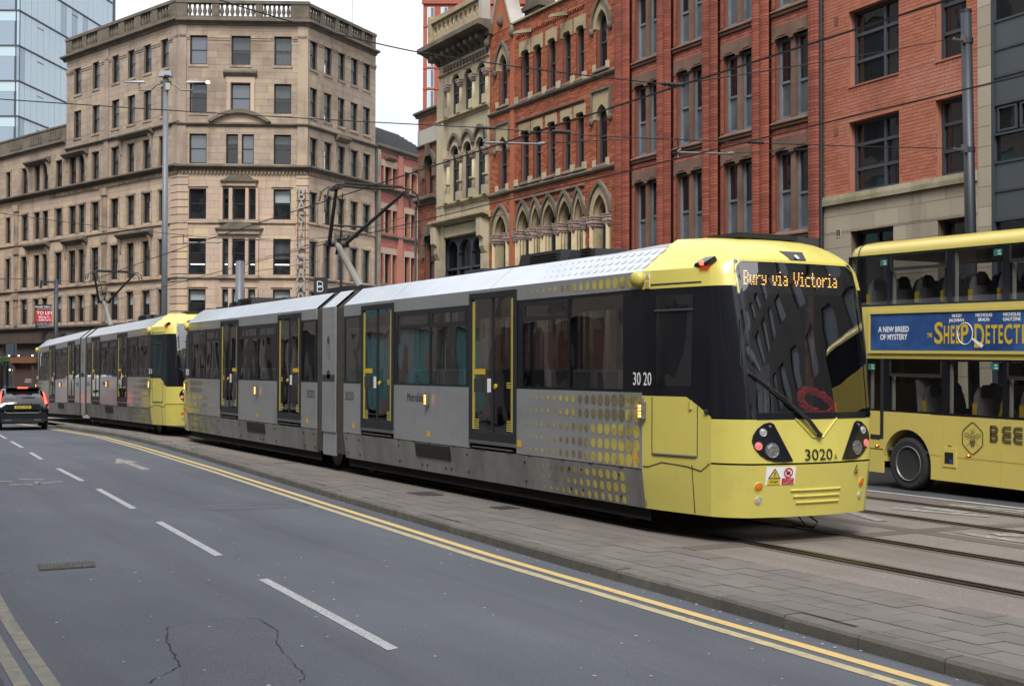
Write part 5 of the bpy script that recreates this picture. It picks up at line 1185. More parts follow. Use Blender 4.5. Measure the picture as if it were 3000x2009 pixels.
        # ---------------------------------------------------- cab
        def patch(i0, i1, zs, name, m, off=0., zt=None, zb=None, mirror=(1, -1), smooth=True, whole=False):
            """skin between ring stations i0..i1; zt/zb give a top/bottom height per station"""
            for sx in ((1,) if whole else mirror):
                rows = []
                for j, z in enumerate(zs):
                    row = []
                    idx = list(range(i0, i1+1)); 
                    seq = [(i, -1) for i in idx]+([(i, 1) for i in idx[::-1][1:]] if whole else [])
                    for i, sg in seq:
                        zz = z
                        if zt and j == len(zs)-1: zz = zt[i]
                        elif zt: zz = min(z, zt[i]-.02*(len(zs)-1-j))
                        if zb and j == 0: zz = zb[i]
                        elif zb: zz = max(z, zb[i]+.02*j)
                        P = ring(zz); x, t = P[i]
                        a, b = P[max(i-1, 0)], P[min(i+1, NR-1)]; tx, tt = b[0]-a[0], b[1]-a[1]; l = math.hypot(tx, tt) or 1
                        nx, nt = tt/l, -tx/l
                        if i == NR-1: nx, nt = 0, 1
                        x, t = x+nx*off, t+nt*off
                        row.append((sg*x if whole else -sx*x, c*t, zz))
                    rows.append(row)
                B(MB().grid(rows), name, m, smooth=smooth)
        lo = [.30, .45, .6, .75, .885]; midz = [.905, 1.1, 1.25, 1.39]
        zside = [1.63]*4+[1.63, 1.53, 1.41, 1.40, 1.40, 1.40, 1.40]+[1.40]*9
        patch(0, 6, [.30, .45, .6, .75, .905], 'cab_lower_panel', 'tram_yellow'); patch(6, 11, lo, 'corner_panel', 'tram_yellow'); patch(11, 19, lo, 'bumper', 'tram_yellow', whole=True)
        patch(0, 6, [.905, 1.1, 1.3, 1.63], 'cab_side_panel', 'tram_yellow', zt=zside); patch(6, 19, midz, 'front_panel', 'tram_yellow', whole=True)
        patch(0, 19, [.30, .89, .90, 1.38], 'cab_shell', 'black_matt', off=-.02, whole=True, smooth=False)
        patch(0, 11, [1.36, 1.65, 2.2, 2.88], 'cab_lining', 'black_matt', off=-.025, smooth=False); patch(0, 11, [2.88, 3.1, 3.18], 'cab_lining', 'black_matt', off=-.025, smooth=False)
        patch(0, 6, [1.42, 1.75, 2.1, 2.5, 2.875], 'cab_band', 'black_gloss', zb=[z+.004 for z in zside]); patch(6, 12, [1.405, 1.75, 2.1, 2.5, 2.875], 'screen_pillar', 'black_gloss')
        tops = [2.885, 3.0, 3.10, 3.18, 3.235, 3.286, 3.344, 3.394, 3.437, 3.474, 3.502]
        patch(0, 6, tops[:3], 'cab_top_panel', 'tram_yellow'); patch(6, 11, tops[:4], 'cab_brow_panel', 'tram_yellow'); patch(0, 6, tops[2:], 'cab_roof_side', 'tram_yellow'); patch(6, 19, tops[3:], 'cab_brow', 'tram_yellow', whole=True)
        cap = [(-x, c*t, 3.502) for x, t in ring(3.502)]+[(x, c*t, 3.502) for x, t in ring(3.502)[::-1][1:]]
        B(MB().poly(cap), 'cab_roof', 'tram_yellow')
        B(MB().box(-.45, .45, min(c*10.7, c*11.3), max(c*10.7, c*11.1), 3.49, 3.55), 'roof_vent', 'black_matt')
        # everything on the nose face is shaped in (x, z) and laid on the curved front
        def N(p, q, d): return (p, c*(yfront(p, q)+d), q)
        ws = MB(); rows = []
        XW = .955
        for z in (1.395, 1.5, 1.8, 2.2, 2.6, 2.9, 3.05, 3.19): rows.append([N(tab(z, T_X2)*1.0*(i/8-1), z, .002) for i in range(17)])
        scr = B(MB().grid(rows), 'windscreen', 'glass_screen', smooth=True)
        fr = MB()
        for sx in (-1, 1): fr.strip([N(sx*.82, z, .006) for z in rng(1.39, 3.17, 10)], [N(sx*.90, z, .006) for z in rng(1.39, 3.17, 10)])
        fr.strip([N(x, 1.39, .006) for x in rng(-.9, .9, 16)], [N(x, 1.46, .006) for x in rng(-.9, .9, 16)])
        B(fr, 'screen_border', 'black_gloss', scr)
        cn = MB()
        for sx in (-1, 1):
            A = [N(sx*(.72+.15*math.sin(a)), 3.02+.15*math.cos(a), .010) for a in rng(0, A90, 8)]; Bq = [N(sx*.90, 3.19, .010)]*9; cn.strip(A, Bq)
            cn.strip([N(sx*.865, z, .010) for z in rng(2.80, 3.03, 4)], [N(sx*.925, z, .010) for z in rng(2.80, 3.03, 4)])
        cn.strip([N(x, 3.165, .010) for x in rng(-.9, .9, 16)], [N(x, 3.195, .010) for x in rng(-.9, .9, 16)]); B(cn, 'screen_corner', 'tram_yellow', scr)
        # dash, destination display
        B(MB().prism([(-.95, 1.12), (.95, 1.12), (.95, 1.44), (-.95, 1.40)], lambda p, q, d: (p, c*d, q), 11.0, 11.66), 'dashboard', 'black_matt')
        B(MB().box(-.3, .3, min(c*10.75, c*10.95), max(c*10.75, c*10.95), 1.2, 2.0).box(-.22, .22, min(c*10.72, c*10.92), max(c*10.72, c*10.92), 2.0, 2.3), 'driver_seat', 'seat_grey')
        yd = 11.72; B(MB().box(-.8, .8, min(c*(yd-.2), c*(yd-.02)), max(c*(yd-.2), c*(yd-.02)), 2.82, 3.12), 'display_box', 'black_matt')
        if dest:
            wid = sum(len(FONT[ch].split()[0])+1 for ch in dest); px = 1.40/wid if len(dest) > 8 else .024; x = -px*wid/2; led = MB()
            for ch in dest:
                R_ = FONT[ch].split()
                for j, rw in enumerate(R_):
                    for i, b_ in enumerate(rw):
                        if b_ == '1': led.add([(-c*-1*(x+i*px)*1 if False else (x+i*px)*(-c), c*(yd+.002), 3.065-j*.024), ((x+(i+.92)*px)*(-c), c*(yd+.002), 3.065-j*.024), ((x+(i+.92)*px)*(-c), c*(yd+.002), 3.065-j*.024-.009), ((x+i*px)*(-c), c*(yd+.002), 3.065-j*.024-.009)], [(0, 1, 2, 3)])
                x += (len(R_[0])+1)*px
            B(led, 'destination_display', 'led_orange' if len(dest) > 8 else 'led_pale', kind='stuff')
        # lamps on the nose
        for sx in (-1, 1):
            q = [(-.64, 1.36), (-.59, 1.34), (-.36, .93), (-.46, .92), (-.59, .925), (-.68, .95), (-.76, 1.0), (-.83, 1.08), (-.855, 1.15), (-.84, 1.22), (-.79, 1.29), (-.71, 1.345)]
            o = B(MB().prism([(sx*-x, z) for x, z in q], N, .0, .014), 'headlamp_cluster', 'black_gloss')
            hs = [(a, b) for a, b in zip(q, q[1:]+q[:1])]
            for x, z, r, m_ in ((.73, 1.25, .036, 'lens_clear'), (.785, 1.10, .036, 'lamp_pink'), (.62, 1.05, .068, 'lens_dark'), (.645, 1.315, .014, 'lens_dark')):
                B(MB().lathe([(r*1.25, .004), (r*1.2, .012), (r, .008), (r*.7, .014), (r*.1, .018)], lambda p, q_, h: N(sx*x+p, z+q_, .012+h), 16), 'lens', m_, o, smooth=False)
            for x, z, m_, r in ((.75, .64, 'lens_amber', .045), (.74, .49, 'lens_clear', .038)):
                l_ = B(MB().lathe([(r*1.35, .0), (r*1.2, .006), (r*1.05, .002)], lambda p, q_, h: N(sx*x+p, z+q_, .001+h), 18, cap=False), 'lamp_bezel', 'tram_yellow'); B(MB().lathe([(r, 0), (r*.9, .008), (r*.4, .013), (.001, .014)], lambda p, q_, h: N(sx*x+p, z+q_, .001+h), 16), 'lens', m_, l_)
        gr = MB()
        for k, z in enumerate((.585, .515, .445)):
            x0, x1 = -.36+.04*k, .36-.008*k; gr.path([N(x, z+.012, .002) for x in rng(x0, x1, 8)], .015, 8)
        B(gr, 'bumper_ribs', 'tram_yellow')
        vn = MB().prism([(-.30, 1.395), (-.07, 1.185), (.07, 1.185), (.30, 1.395)], N, .001, .0035); B(vn, 'wiper_recess', 'tram_yellow'); vr = MB().path([N(-.30, 1.395, .006), N(-.07, 1.185, .008), N(.07, 1.185, .008), N(.30, 1.395, .006)], .010, 5); B(vr, 'recess_rim', 'tram_yellow')
        wp = MB(); wp.tube(N(0, 1.20, .03), N(0, 1.23, .05), .03); wp.path([N(c*0-.0, 1.22, .05), N(-.12*-c if False else c*.12, 1.36, .05), N(c*.45, 1.62, .05), N(c*.86, 1.90, .04)], .014, 6); wp.path([N(c*.03, 1.22, .05), N(c*.16, 1.36, .06), N(c*.42, 1.58, .05)], .012, 6); wp.tube(N(c*.28, 1.46, .03), N(c*.93, 1.98, .03), .012); wp.tube(N(c*.93, 1.98, .03), N(c*.90, 2.5, .03), .010)
        B(wp, 'wiper', 'black_matt')
        exn = (-c*1., 0, 0)
        def LN(s, size, m_, x, z, par=None, **k):
            o = text('lettering', s, size, m_, par or T, (0, 0, 0), exn, (0, 0, 1), .001, **k)
            for v in o.data.vertices: p, q_ = v.co.x+x*-c, v.co.z+z; v.co = N(p, q_, .014)
            if rot: o.matrix_local = rot
            return o
        LN(num, .175, 'print_black', 0, .985, fit=.40); LN('A' if c < 0 else 'B', .085, 'print_black', .25, .955, sx=.85)
        sg = B(MB().prism([(c*.32, .665), (c*.68, .665), (c*.68, .865), (c*.32, .865)], N, .0, .006), 'danger_notice', 'print_white')
        B(MB().prism([(c*0.66, .67), (c*0.505, .67), (c*0.505, .725), (c*0.66, .725)], N, .006, .009), 'notice_panel', 'plate_yellow', sg); B(MB().prism([(c*0.655, .735), (c*0.505, .735), (c*0.58, .850)], N, .006, .009), 'warning_triangle', 'print_black', sg); B(MB().prism([(c*0.638, .744), (c*0.522, .744), (c*0.58, .832)], N, .009, .011), 'warning_triangle', 'plate_yellow', sg)
        B(MB().prism([(c*0.585, .77), (c*0.575, .77), (c*0.573, .81), (c*0.587, .81)], N, .011, .0125).prism([(c*0.586, .754), (c*0.574, .754), (c*0.574, .764), (c*0.586, .764)], N, .011, .0125), 'exclamation_mark', 'print_black', sg)
        B(MB().prism([(c*0.485, .67), (c*0.335, .67), (c*0.335, .738), (c*0.485, .738)], N, .006, .009), 'notice_panel', 'print_red', sg)
        B(MB().lathe([(.056, .006), (.056, .010), (.044, .010), (.044, .006)], lambda p, q_, h: N(c*0.41+p, .800+q_, h), 24, cap=False), 'prohibition_ring', 'print_red', sg); B(MB().prism([(c*0.385, .78), (c*0.39, .815), (c*0.43, .815), (c*0.435, .78)], N, .006, .009), 'pictogram', 'print_black', sg); B(MB().prism([(c*0.375, .762), (c*0.368, .768), (c*0.444, .838), (c*0.451, .832)], N, .009, .011), 'prohibition_bar', 'print_red', sg)
        LN('Danger', .042, 'print_black', -.5825, .706, sg, sx=.85); LN('Do not stand\nor climb\nbetween trams', .020, 'print_white', -.41, .704, sg)
        tr = B(MB().prism([(-c*.585, .755), (-c*.665, .755), (-c*.625, .855)], N, .001, .008), 'warning_triangle', 'print_black'); B(MB().prism([(-c*.597, .762), (-c*.653, .762), (-c*.625, .838)], N, .008, .0095), 'warning_triangle', 'plate_yellow', tr); B(MB().prism([(-c*.61, .768), (-c*.637, .768), (-c*.628, .81)], N, .0095, .011), 'pictogram', 'print_black', tr)
        LN('Danger', .026, 'print_black', .625, .725, tr)
        # lamp in the brow, beacons, camera, cab door lines
        tl_ = B(MB().prism([(-.17, 3.31), (.17, 3.31), (.145, 3.205), (-.08, 3.205)], N, .002, .012), 'brow_lamp', 'black_gloss'); B(MB().lathe([(.03, .012), (.028, .03), (.012, .036)], lambda p, q_, h: N(.02+p, 3.24+q_, h), 14), 'lens', 'lens_clear', tl_)
        bx0 = -1.10; o = B(MB().add([(bx0-.02, c*11.34, 3.11), (bx0-.02, c*11.60, 3.11), (bx0+.11, c*11.62, 3.18), (bx0+.11, c*11.36, 3.18), (bx0-.04, c*11.40, 3.15), (bx0-.04, c*11.58, 3.15), (bx0+.06, c*11.64, 3.22), (bx0+.07, c*11.44, 3.22)], [(0, 1, 5, 4), (1, 2, 6, 5), (2, 3, 7, 6), (3, 0, 4, 7), (4, 5, 6, 7)]), 'beacon', 'black_gloss')
        B(MB().lathe([(.001, -.05), (.035, -.03), (.04, 0), (.035, .03), (.001, .05)], lambda p, q_, h: (bx0-.035+p*.5, c*(11.52)+h*.8, 3.145+q_*.7), 10), 'lens', 'lamp_red', o)
        B(MB().lathe([(.02, -.10), (.085, -.07), (.105, 0), (.085, .06), (.03, .085)], lambda p, q_, h: (SX-.03+p*.8, c*10.55+h*1.1, 3.01+q_), 14), 'side_camera', 'door_yellow', smooth=True)
        o = B(MB().box(SX-.012, SX-.008, c*10.72-.055, c*10.72+.055, 2.90, 3.075), 'voltage_notice', 'print_white'); B(MB().add([(SX-.014, c*10.665, 2.99), (SX-.014, c*10.775, 2.99), (SX-.014, c*10.72, 3.07)], [(0, 1, 2)]), 'warning_triangle', 'print_gold', o); B(MB().box(SX-.014, SX-.012, c*10.72-.045, c*10.72+.045, 2.91, 2.975), 'notice_panel', 'print_gold', o)
        def side_xt(t, z):
            P = ring(z)
            for a, b in zip(P, P[1:]):
                if a[1] <= t <= b[1]: return a[0]+(b[0]-a[0])*(t-a[1])/(b[1]-a[1])
            return P[-1][0]
        def SL(t, z, off=.004): return (-(side_xt(t, z)+off), c*t, z)
        ln = MB()
        for P in ([(10.78, .95), (10.78, 1.62)], [(11.50, .95), (11.50, 1.53)], [(10.78, .95), (11.0, .95), (11.25, .95), (11.50, .95)], [(10.62, .33), (10.62, 1.6)], [(11.42, .32), (11.42, .86)]): ln.path([SL(t, z, .001) for t, z in P], .006, 5)
        ln.path([SL(t, z, .002) for t, z in ((10.62, .80), (10.72, .80), (10.95, .865), (11.35, .84), (11.55, .80), (11.64, .86), (11.68, .893))], .006, 5)
        B(ln, 'panel_gap', 'black_matt')
        B(MB().path([SL(t, .958, .006) for t in rng(10.80, 11.48, 6)], .014, 6), 'door_sill', 'galv')
        B(MB().path([SL(11.40, 1.59, .004), SL(11.40, 1.49, .004)], .022, 6), 'door_handle', 'dot_yellow'); B(MB().path([SL(t, 2.935, .003) for t in rng(10.75, 11.5, 5)], .008, 5), 'gutter_strip', 'black_matt')
        B(MB().path([SL(11.62, 1.47, .004), SL(11.66, 1.47, .004)], .03, 6), 'socket', 'black_matt')
        gl = MB(); gl.add([SL(10.85, 1.75, .005), SL(11.40, 1.75, .005), SL(11.40, 2.80, .005), SL(10.85, 2.80, .005)], [(0, 1, 2, 3)]); B(gl, 'cab_window', 'glass_building')
        B(MB().path([SL(10.83, 2.62, .01), SL(11.41, 2.62, .01)], .018, 5), 'window_bar', 'black_matt')
        hb = MB(); hb.path([(.15, c*11.75, .30), (.18, c*11.95, .20), (.25, c*11.8, .12), (.1, c*11.6, .15)], .012, 6); hb.path([(.02, c*11.75, .30), (.05, c*11.9, .16), (.0, c*11.6, .12)], .012, 6); B(hb, 'brake_hose', 'rubber')
    car(-1); car(1)
    # bogies and dark underside
    for t in (-8.6, 0.05, 8.6):
        for x in (-.73, .73):
            for dt in (-.9, .9): 
                w_ = MB().lathe([(.06, .07), (.30, .07), (.31, -.05), (.34, -.07), (.06, -.07)], lambda p, q, h: (x+h, t+dt+p, .36+q), 20).build('wheel', 'rail_steel', T)
        MB().box(-.95, .95, t-1.5, t+1.5, .32, .62).build('bogie', 'under', T)
    # centre module and bellows
    for ya, yb in ((-.75, -.30), (.40, .78)):
        be = MB(); n = 5
        for k in range(n):
            y0 = ya+(yb-ya)*k/n; y1 = y0+(yb-ya)/n; m_ = (y0+y1)/2
            for p, q in ((y0, 0), (m_, 1)):
                pass
            P0 = [(-1.30, .35), (-1.30, 3.08), (-.93, 3.39), (.93, 3.39), (1.30, 3.08), (1.30, .35)]; P1 = [(-1.22, .35), (-1.22, 3.04), (-.90, 3.33), (.90, 3.33), (1.22, 3.04), (1.22, .35)]
            be.strip([(x, y0, z) for x, z in P1], [(x, m_, z) for x, z in P0]); be.strip([(x, m_, z) for x, z in P0], [(x, y1, z) for x, z in P1])
        be.build('bellows', 'bellows', T)
    cm = MB().box(SX, SX+.03, -.30, .40, .74, 3.10).box(-SX-.03, -SX, -.30, .40, .3, 3.10).box(SX+.02, SX+.06, -.28, .38, .30, .74).box(-1.28, 1.28, -.3, .4, .85, .9); cmo = cm.build('centre_module', 'tram_silver', T)
    MB().add([(SX, -.30, 3.10), (SX, .40, 3.10), (-.95, .40, 3.42), (-.95, -.30, 3.42)], [(0, 1, 2, 3)]).build('roof_panel', 'tram_roof', T); MB().box(-.95, .95, -.3, .4, 3.36, 3.42).build('roof', 'lead', T)
    MB().lathe([(.16, .0), (.15, .006)], lambda p, q, h: (SX-h, .05+p*.8, 2.35+q*1.6), 20).build('crest_plate', 'tram_skirt', T); MB().lathe([(.05, .0), (.05, .01)], lambda p, q, h: (SX-h, .05+p, 2.48+q*1.5), 12).build('crest_badge', 'print_grey', T)
    npl = MB().box(SX-.006, SX, -.28, .38, 1.70, 1.82).lathe([(.10, .0), (.10, .006)], lambda p, q, h: (SX-h, .05+p, 1.82+q*.9), 12).build('name_plate', 'print_grey', T)
    # pantograph
    pa = MB(); zb = 3.52; E1 = (0, 3.16, 4.62); BS = (0, 1.76, 3.60)
    pg = MB().box(-.5, .5, 1.2, 2.4, 3.40, 3.60).build('pantograph_base', 'black_matt', T)
    MB().tube(BS, E1, .085, .07, n=10).build('pantograph_lower_arm', 'panto_pale', T)
    MB().tube((.12, 2.1, 3.6), (.06, 3.2, 4.45), .02).tube((0, 3.2, 4.4), (0, 3.05, 4.75), .03).build('pantograph_rod', 'panto_steel', T)
    hy, hz = 1.30, 5.58
    up_ = MB()
    for sx in (-1, 1): up_.tube((sx*.18, E1[1], E1[2]), (sx*.72, hy, hz-.05), .045, .035, n=8)
    up_.tube((-.25, E1[1], E1[2]), (.25, E1[1], E1[2]), .07, n=8); up_.tube((-.33, 2.55, 4.95), (.33, 2.55, 4.95), .025); up_.tube((.05, 3.1, 4.6), (-.55, 1.4, hz-.1), .012)
    up_.build('pantograph_upper_arm', 'panto_steel', T)
    hd = MB()
    for dy in (-.22, .22):
        hd.path([(-1.0, hy+dy, hz-.28), (-.96, hy+dy, hz-.08), (-.82, hy+dy, hz+.02), (-.6, hy+dy, hz+.05), (.6, hy+dy, hz+.05), (.82, hy+dy, hz+.02), (.96, hy+dy, hz-.08), (1.0, hy+dy, hz-.28)], .02, 6)
        hd.box(-.62, .62, hy+dy-.03, hy+dy+.03, hz+.05, hz+.085)
    for x in (-.72, .72): hd.box(x-.04, x+.04, hy-.26, hy+.26, hz-.06, hz-.01)
    hd.build('pantograph_head', 'panto_steel', T)
    return T
tram1 = make_tram(23.6, 'front tram, yellow and silver, its lit destination board and windscreen facing the street', '3020', 'Bury via Victoria', True, None)
tram2 = make_tram(48.98, 'second tram standing close behind the first, beside the black car', '3016', 'Bu', True, None, tiltB=rad(.7))
tram2.rotation_euler = (rad(-.57), 0, 0); tram2.location = (10.03, 48.98, .0)
# poppy wreath on the dash
wr = thing('poppy_wreath', 'red poppy wreath lying behind the tram windscreen', 'wreath', (10.03+.22, 23.6-11.86, .1+1.56))
for k in range(26):
    a = 2*math.pi*k/26; x, z = .25*math.cos(a)+random.uniform(-.015, .015), -.07*math.cos(a)+.115*math.sin(a)+random.uniform(-.015, .015)
    m_ = MB().lathe([(.012, .0), (.05, .012), (.058, .03), (.045, .038)], lambda p, q, h: (x+p*.9, -h+.05*math.cos(a)*0-.02*random.random(), z+q*.85), 7)
    m_.build('poppy', 'poppy', wr)
    MB().lathe([(.014, .04), (.010, .05)], lambda p, q, h: (x+p, -h, z+q), 6).build('poppy_centre', 'print_black', wr)
MB().path([(.25*math.cos(a), .0, -.07*math.cos(a)+.115*math.sin(a)) for a in rng(0, 2*math.pi, 20)], .02, 6).build('wreath_ring', 'print_black', wr)
# ================================================================ double-decker bus
BUS = thing('double_decker_bus', 'yellow double-decker bus with a blue film advert and a bee emblem on its side', 'bus', (15.62, 15.71, .1), rad(-1.0), rx=rad(.8))
def bb(*a): return MB().box(*a)
Y0, Y1 = -8.6, 1.40     # front, rear
R_ = bb
# lower side with wheel arch
lp = MB(); A = [(.53*math.cos(a), .43+.55*math.sin(a)) for a in rng(math.pi, 0, 20)]
lp.strip([(0, y, z) for y, z in A], [(0, y, 1.25) for y, z in A]); lp.strip([(0, y, z) for y, z in A], [(.25, y, z) for y, z in A])
lower = lp.build('arch_panel', 'bus_yellow', BUS)
for a, b, z0, z1 in ((.533, 1.40, .24, .62), (.533, .60, .63, 1.25), (.60, 1.40, .63, .78), (-.78, -.533, .63, 1.25), (-1.93, -.785, .63, 1.25), (-3.1, -1.935, .63, 1.25), (-4.3, -3.105, .63, 1.25), (-8.6, -4.305, .63, 1.25), (-1.93, -.533, .23, .62), (-4.3, -1.935, .23, .62), (-8.6, -4.305, .23, .62)):
    bb(-.002, .03, a, b, z0, z1-.008).build('body_panel', 'bus_yellow', BUS)
bb(-.006, .03, -8.6, -.533, .612, .628).build('side_moulding', 'bus_yellow', BUS)
ed = bb(-.004, .03, .62, 1.40, .86, 1.25).build('engine_door', 'bus_yellow', BUS)
MB().box(-.006, .0, .53, .60, .80, 2.12).box(-.006, .0, .60, 1.40, .79, .85).build('engine_door_edge', 'black_matt', ed)
bb(.3, 2.2, -8.5, 1.35, .3, .5).build('underframe', 'under', BUS)
bb(.35, 2.15, -.7, .7, .35, 1.2).build('wheel_housing', 'under', BUS)
# wheels
for wy in (0., -5.9):
    def WL(p, q, h, wy=wy): return (h, wy+p, .43+q)
    wh = MB().lathe([(.27, .05), (.36, .02), (.405, .03), (.43, .07), (.43, .27), (.36, .30), (.2, .30)], WL, 40).build('wheel', 'tyre', BUS, smooth=True)
    MB().lathe([(.285, .035), (.272, .02), (.262, .035), (.245, .10), (.235, .16)], WL, 36, cap=False).build('rim', 'wheel_steel', wh, smooth=True)
    MB().lathe([(.24, .17), (.10, .15), (.085, .09), (.03, .08)], WL, 24).build('hub', 'black_matt', wh)
    for k in range(8): a = k*math.pi/4; MB().lathe([(.03, .165), (.03, .155)], lambda p, q, h: (h, wy+.165*math.cos(a)+p, .43+.165*math.sin(a)+q), 8).build('rim_hole', 'under', wh)
# waist band and advert
for z0, z1 in ((2.12, 2.20), (2.90, 2.98)): bb(-.002, .03, Y0, Y1+.02, z0, z1).build('waist_panel', 'bus_yellow', BUS)
bb(.0, .03, Y0, Y1, 2.20, 2.90).build('waist_panel', 'bus_yellow', BUS); bb(-.002, .02, .90, 1.43, 2.2, 2.9).build('waist_panel', 'bus_yellow', BUS)
ad = bb(-.012, .0, -5.2, .84, 2.25, 2.855).build('advert_panel', 'print_blue', BUS)
MB().box(-.03, .0, -5.25, .89, 2.205, 2.25).box(-.03, .0, -5.25, .89, 2.855, 2.895).box(-.03, .0, .84, .89, 2.25, 2.855).box(-.03, .0, -5.25, -5.2, 2.25, 2.855).build('advert_frame', 'bus_yellow', ad)
for y in (-.86, -2.37): bb(-.014, -.011, y-.006, y+.006, 2.25, 2.855).build('panel_joint', 'frame_grey', ad)
EX, EZ = (0, -1, 0), (0, 0, 1)
def AD(s, size, m, y, z, **k): return text('advert_lettering', s, size, m, ad, (-.0145, y, z), EX, EZ, .001, **k)
AD('A NEW BREED\nOF MYSTERY', .125, 'print_white', .30, 2.53, sx=.86, bold=.003)
AD('THE', .10, 'print_gold', -.50, 2.49, fit=.11, bold=.003)
for ch, y0, y1, h, z in (('S', .60, .78, .47, 2.51), ('H', .80, .91, .385, 2.485), ('E', .945, 1.02, .385, 2.485), ('E', 1.05, 1.125, .385, 2.485), ('P', 1.15, 1.30, .42, 2.50), ('D', 1.42, 1.61, .50, 2.46), ('E', 1.64, 1.72, .385, 2.485), ('T', 1.745, 1.86, .385, 2.485), ('E', 1.885, 1.965, .385, 2.485), ('C', 1.99, 2.14, .40, 2.485), ('T', 2.165, 2.285, .385, 2.485), ('I', 2.32, 2.365, .385, 2.485), ('V', 2.39, 2.53, .385, 2.485), ('E', 2.55, 2.63, .385, 2.485), ('S', 2.66, 2.78, .40, 2.485)):
    AD(ch, h, 'print_gold', -(y0+y1)/2, z, fit=y1-y0, bold=.009)
for s, y in (('HUGH\nJACKMAN', -1.06), ('NICHOLAS\nBRAUN', -1.60), ('NICHOLAS\nGALITZINE', -2.13)): AD(s, .070, 'print_white', y, 2.755, sx=.95, bold=.0015)
MB().path([(-.017, -1.235+.15*math.cos(a), 2.515+.165*math.sin(a)) for a in rng(0, 2*math.pi, 32)], .007, 5).build('magnifier_ring', 'print_white', ad)
MB().prism([(-1.355, 2.435), (-1.375, 2.455), (-1.60, 2.34), (-1.565, 2.295)], lambda y, z, d: (d, y, z), -.018, -.014).build('magnifier_handle', 'print_white', ad)
# glazing bands
def glazing(z0, z1, wins, y0, y1):
    fr = MB(); ys = [y1]+[v for w_ in wins for v in (w_[1], w_[0])]+[y0]
    for a, b in zip(ys[::2], ys[1::2]): fr.box(.003, .05, min(a, b), max(a, b), z0, z1)
    for a, b, h in wins: fr.box(.003, .05, a, b, z0, z0+.03); fr.box(.003, .05, a, b, z1-.03, z1)
    fr.build('window_frame', 'black_gloss', BUS)
    for a, b, h in wins:
        w_ = MB().add([(.006, a, z0+.03), (.006, b, z0+.03), (.006, b, z1-.03), (.006, a, z1-.03)], [(0, 1, 2, 3)]).build('window', 'glass_bus', BUS)
        if h: zz = z1-(z1-z0)*.30; MB().box(-.004, .02, a, b, zz-.025, zz+.025).box(-.004, .02, a, a+.03, zz, z1-.03).box(-.004, .02, b-.03, b, zz, z1-.03).build('hopper_frame', 'black_matt', w_); MB().box(.06, .07, a+.06, b-.1, zz-.03, zz+.01).build('hopper_rail', 'seat_edge', w_)
        MB().box(.05, .09, b-.05, b-.01, z0+.03, z1-(.28 if h else .06)).build('pillar_trim', 'seat_edge', w_)
glazing(2.98, 3.84, [(.47, 1.36, 0), (-.84, .40, 1), (-1.94, -.95, 0), (-3.3, -2.07, 1), (-4.5, -3.4, 0), (-5.9, -4.6, 1)], Y0, Y1)
glazing(1.25, 2.12, [(.62, .90, 0), (-.75, .40, 1), (-1.95, -.86, 0), (-3.2, -2.03, 1), (-4.4, -3.3, 0), (-5.9, -4.5, 1)], Y0, Y1)
MB().box(2.45, 2.47, Y0, Y1, .3, 1.25).box(2.45, 2.47, Y0, Y1, 2.12, 2.98).box(2.45, 2.47, Y0, Y1, 3.80, 3.9).build('far_side', 'bus_yellow', BUS)
for y in rng(Y0+.1, Y1, 8): MB().box(2.44, 2.47, y-.06, y+.06, 1.25, 3.9).build('far_pillar', 'black_matt', BUS)
MB().box(.05, 2.44, Y0, Y1, .62, .66).box(.05, 2.44, Y0, Y1, 2.30, 2.36).build('deck', 'interior', BUS); bb(.08, 2.4, Y0, Y1, 3.83, 3.86).build('ceiling', 'interior_pale', BUS)
MB().box(.02, 2.46, Y1-.03, Y1, .3, 2.98).build('rear_panel', 'bus_yellow', BUS); MB().add([(.02, Y1-.01, 2.98), (2.46, Y1-.01, 2.98), (2.4, Y1-.05, 3.86), (.06, Y1-.05, 3.86)], [(0, 1, 2, 3)]).build('rear_window', 'glass_bus', BUS)
# roof
rf = MB(); PR = [(0, 3.84), (.005, 3.92), (.05, 3.99), (.14, 4.04), (.4, 4.09), (1.24, 4.12), (2.1, 4.09), (2.36, 4.04), (2.45, 3.95), (2.46, 3.84)]
rows = []
for y, sc, dz in ((Y0, 1, 0), (Y1-.25, 1, 0), (Y1-.08, .985, -.02), (Y1+.03, .93, -.075), (Y1+.09, .84, -.17)): rows.append([(1.23+(x-1.23)*sc, y, z+dz*(1 if z > 3.9 else .2)) for x, z in PR])
rf.grid(rows).build('roof', 'bus_yellow', BUS, smooth=True); MB().path([(x-.004 if x < 1 else x+.004, Y1-.26, z+.004) for x, z in PR], .010, 5).build('roof_joint', 'black_matt', BUS)
# seats
def seat(x, y, z, m='seat_grey', head=None):
    pr = [(-.20, 0), (.20, 0), (.21, .35), (.17, .52), (.12, .62), (.06, .67), (-.06, .67), (-.12, .62), (-.17, .52), (-.21, .35)]
    s_ = MB().prism([(x+p, z+q) for p, q in pr], lambda a, b, d: (a, y+d+(b-z)*.10, b), 0, .09).build('seat_back', m, BUS)
    MB().box(x-.21, x+.21, y-.42, y+.02, z-.06, z+.06).build('seat', m, s_); MB().prism([(x+p*.62, z+.68+q*.16) for p, q in pr[:1]] and [(x-.12, z+.50), (x+.12, z+.50), (x+.125, z+.64), (x+.06, z+.70), (x-.06, z+.70), (x-.125, z+.64)], lambda a, b, d: (a, y+d+(b-z)*.10, b), -.015, .0).build('headrest', 'black_matt', s_)
    MB().box(x-.24, x-.20, y+.05, y+.11, z+.25, z+.42).build('grab_handle', 'seat_yellow', s_)
for k, y in enumerate((1.0, .42, -.12, -.68, -1.25, -1.82, -2.4, -3.0, -3.7)):
    for x in (.38, .82, 1.68, 2.12): seat(x, y, 2.78)
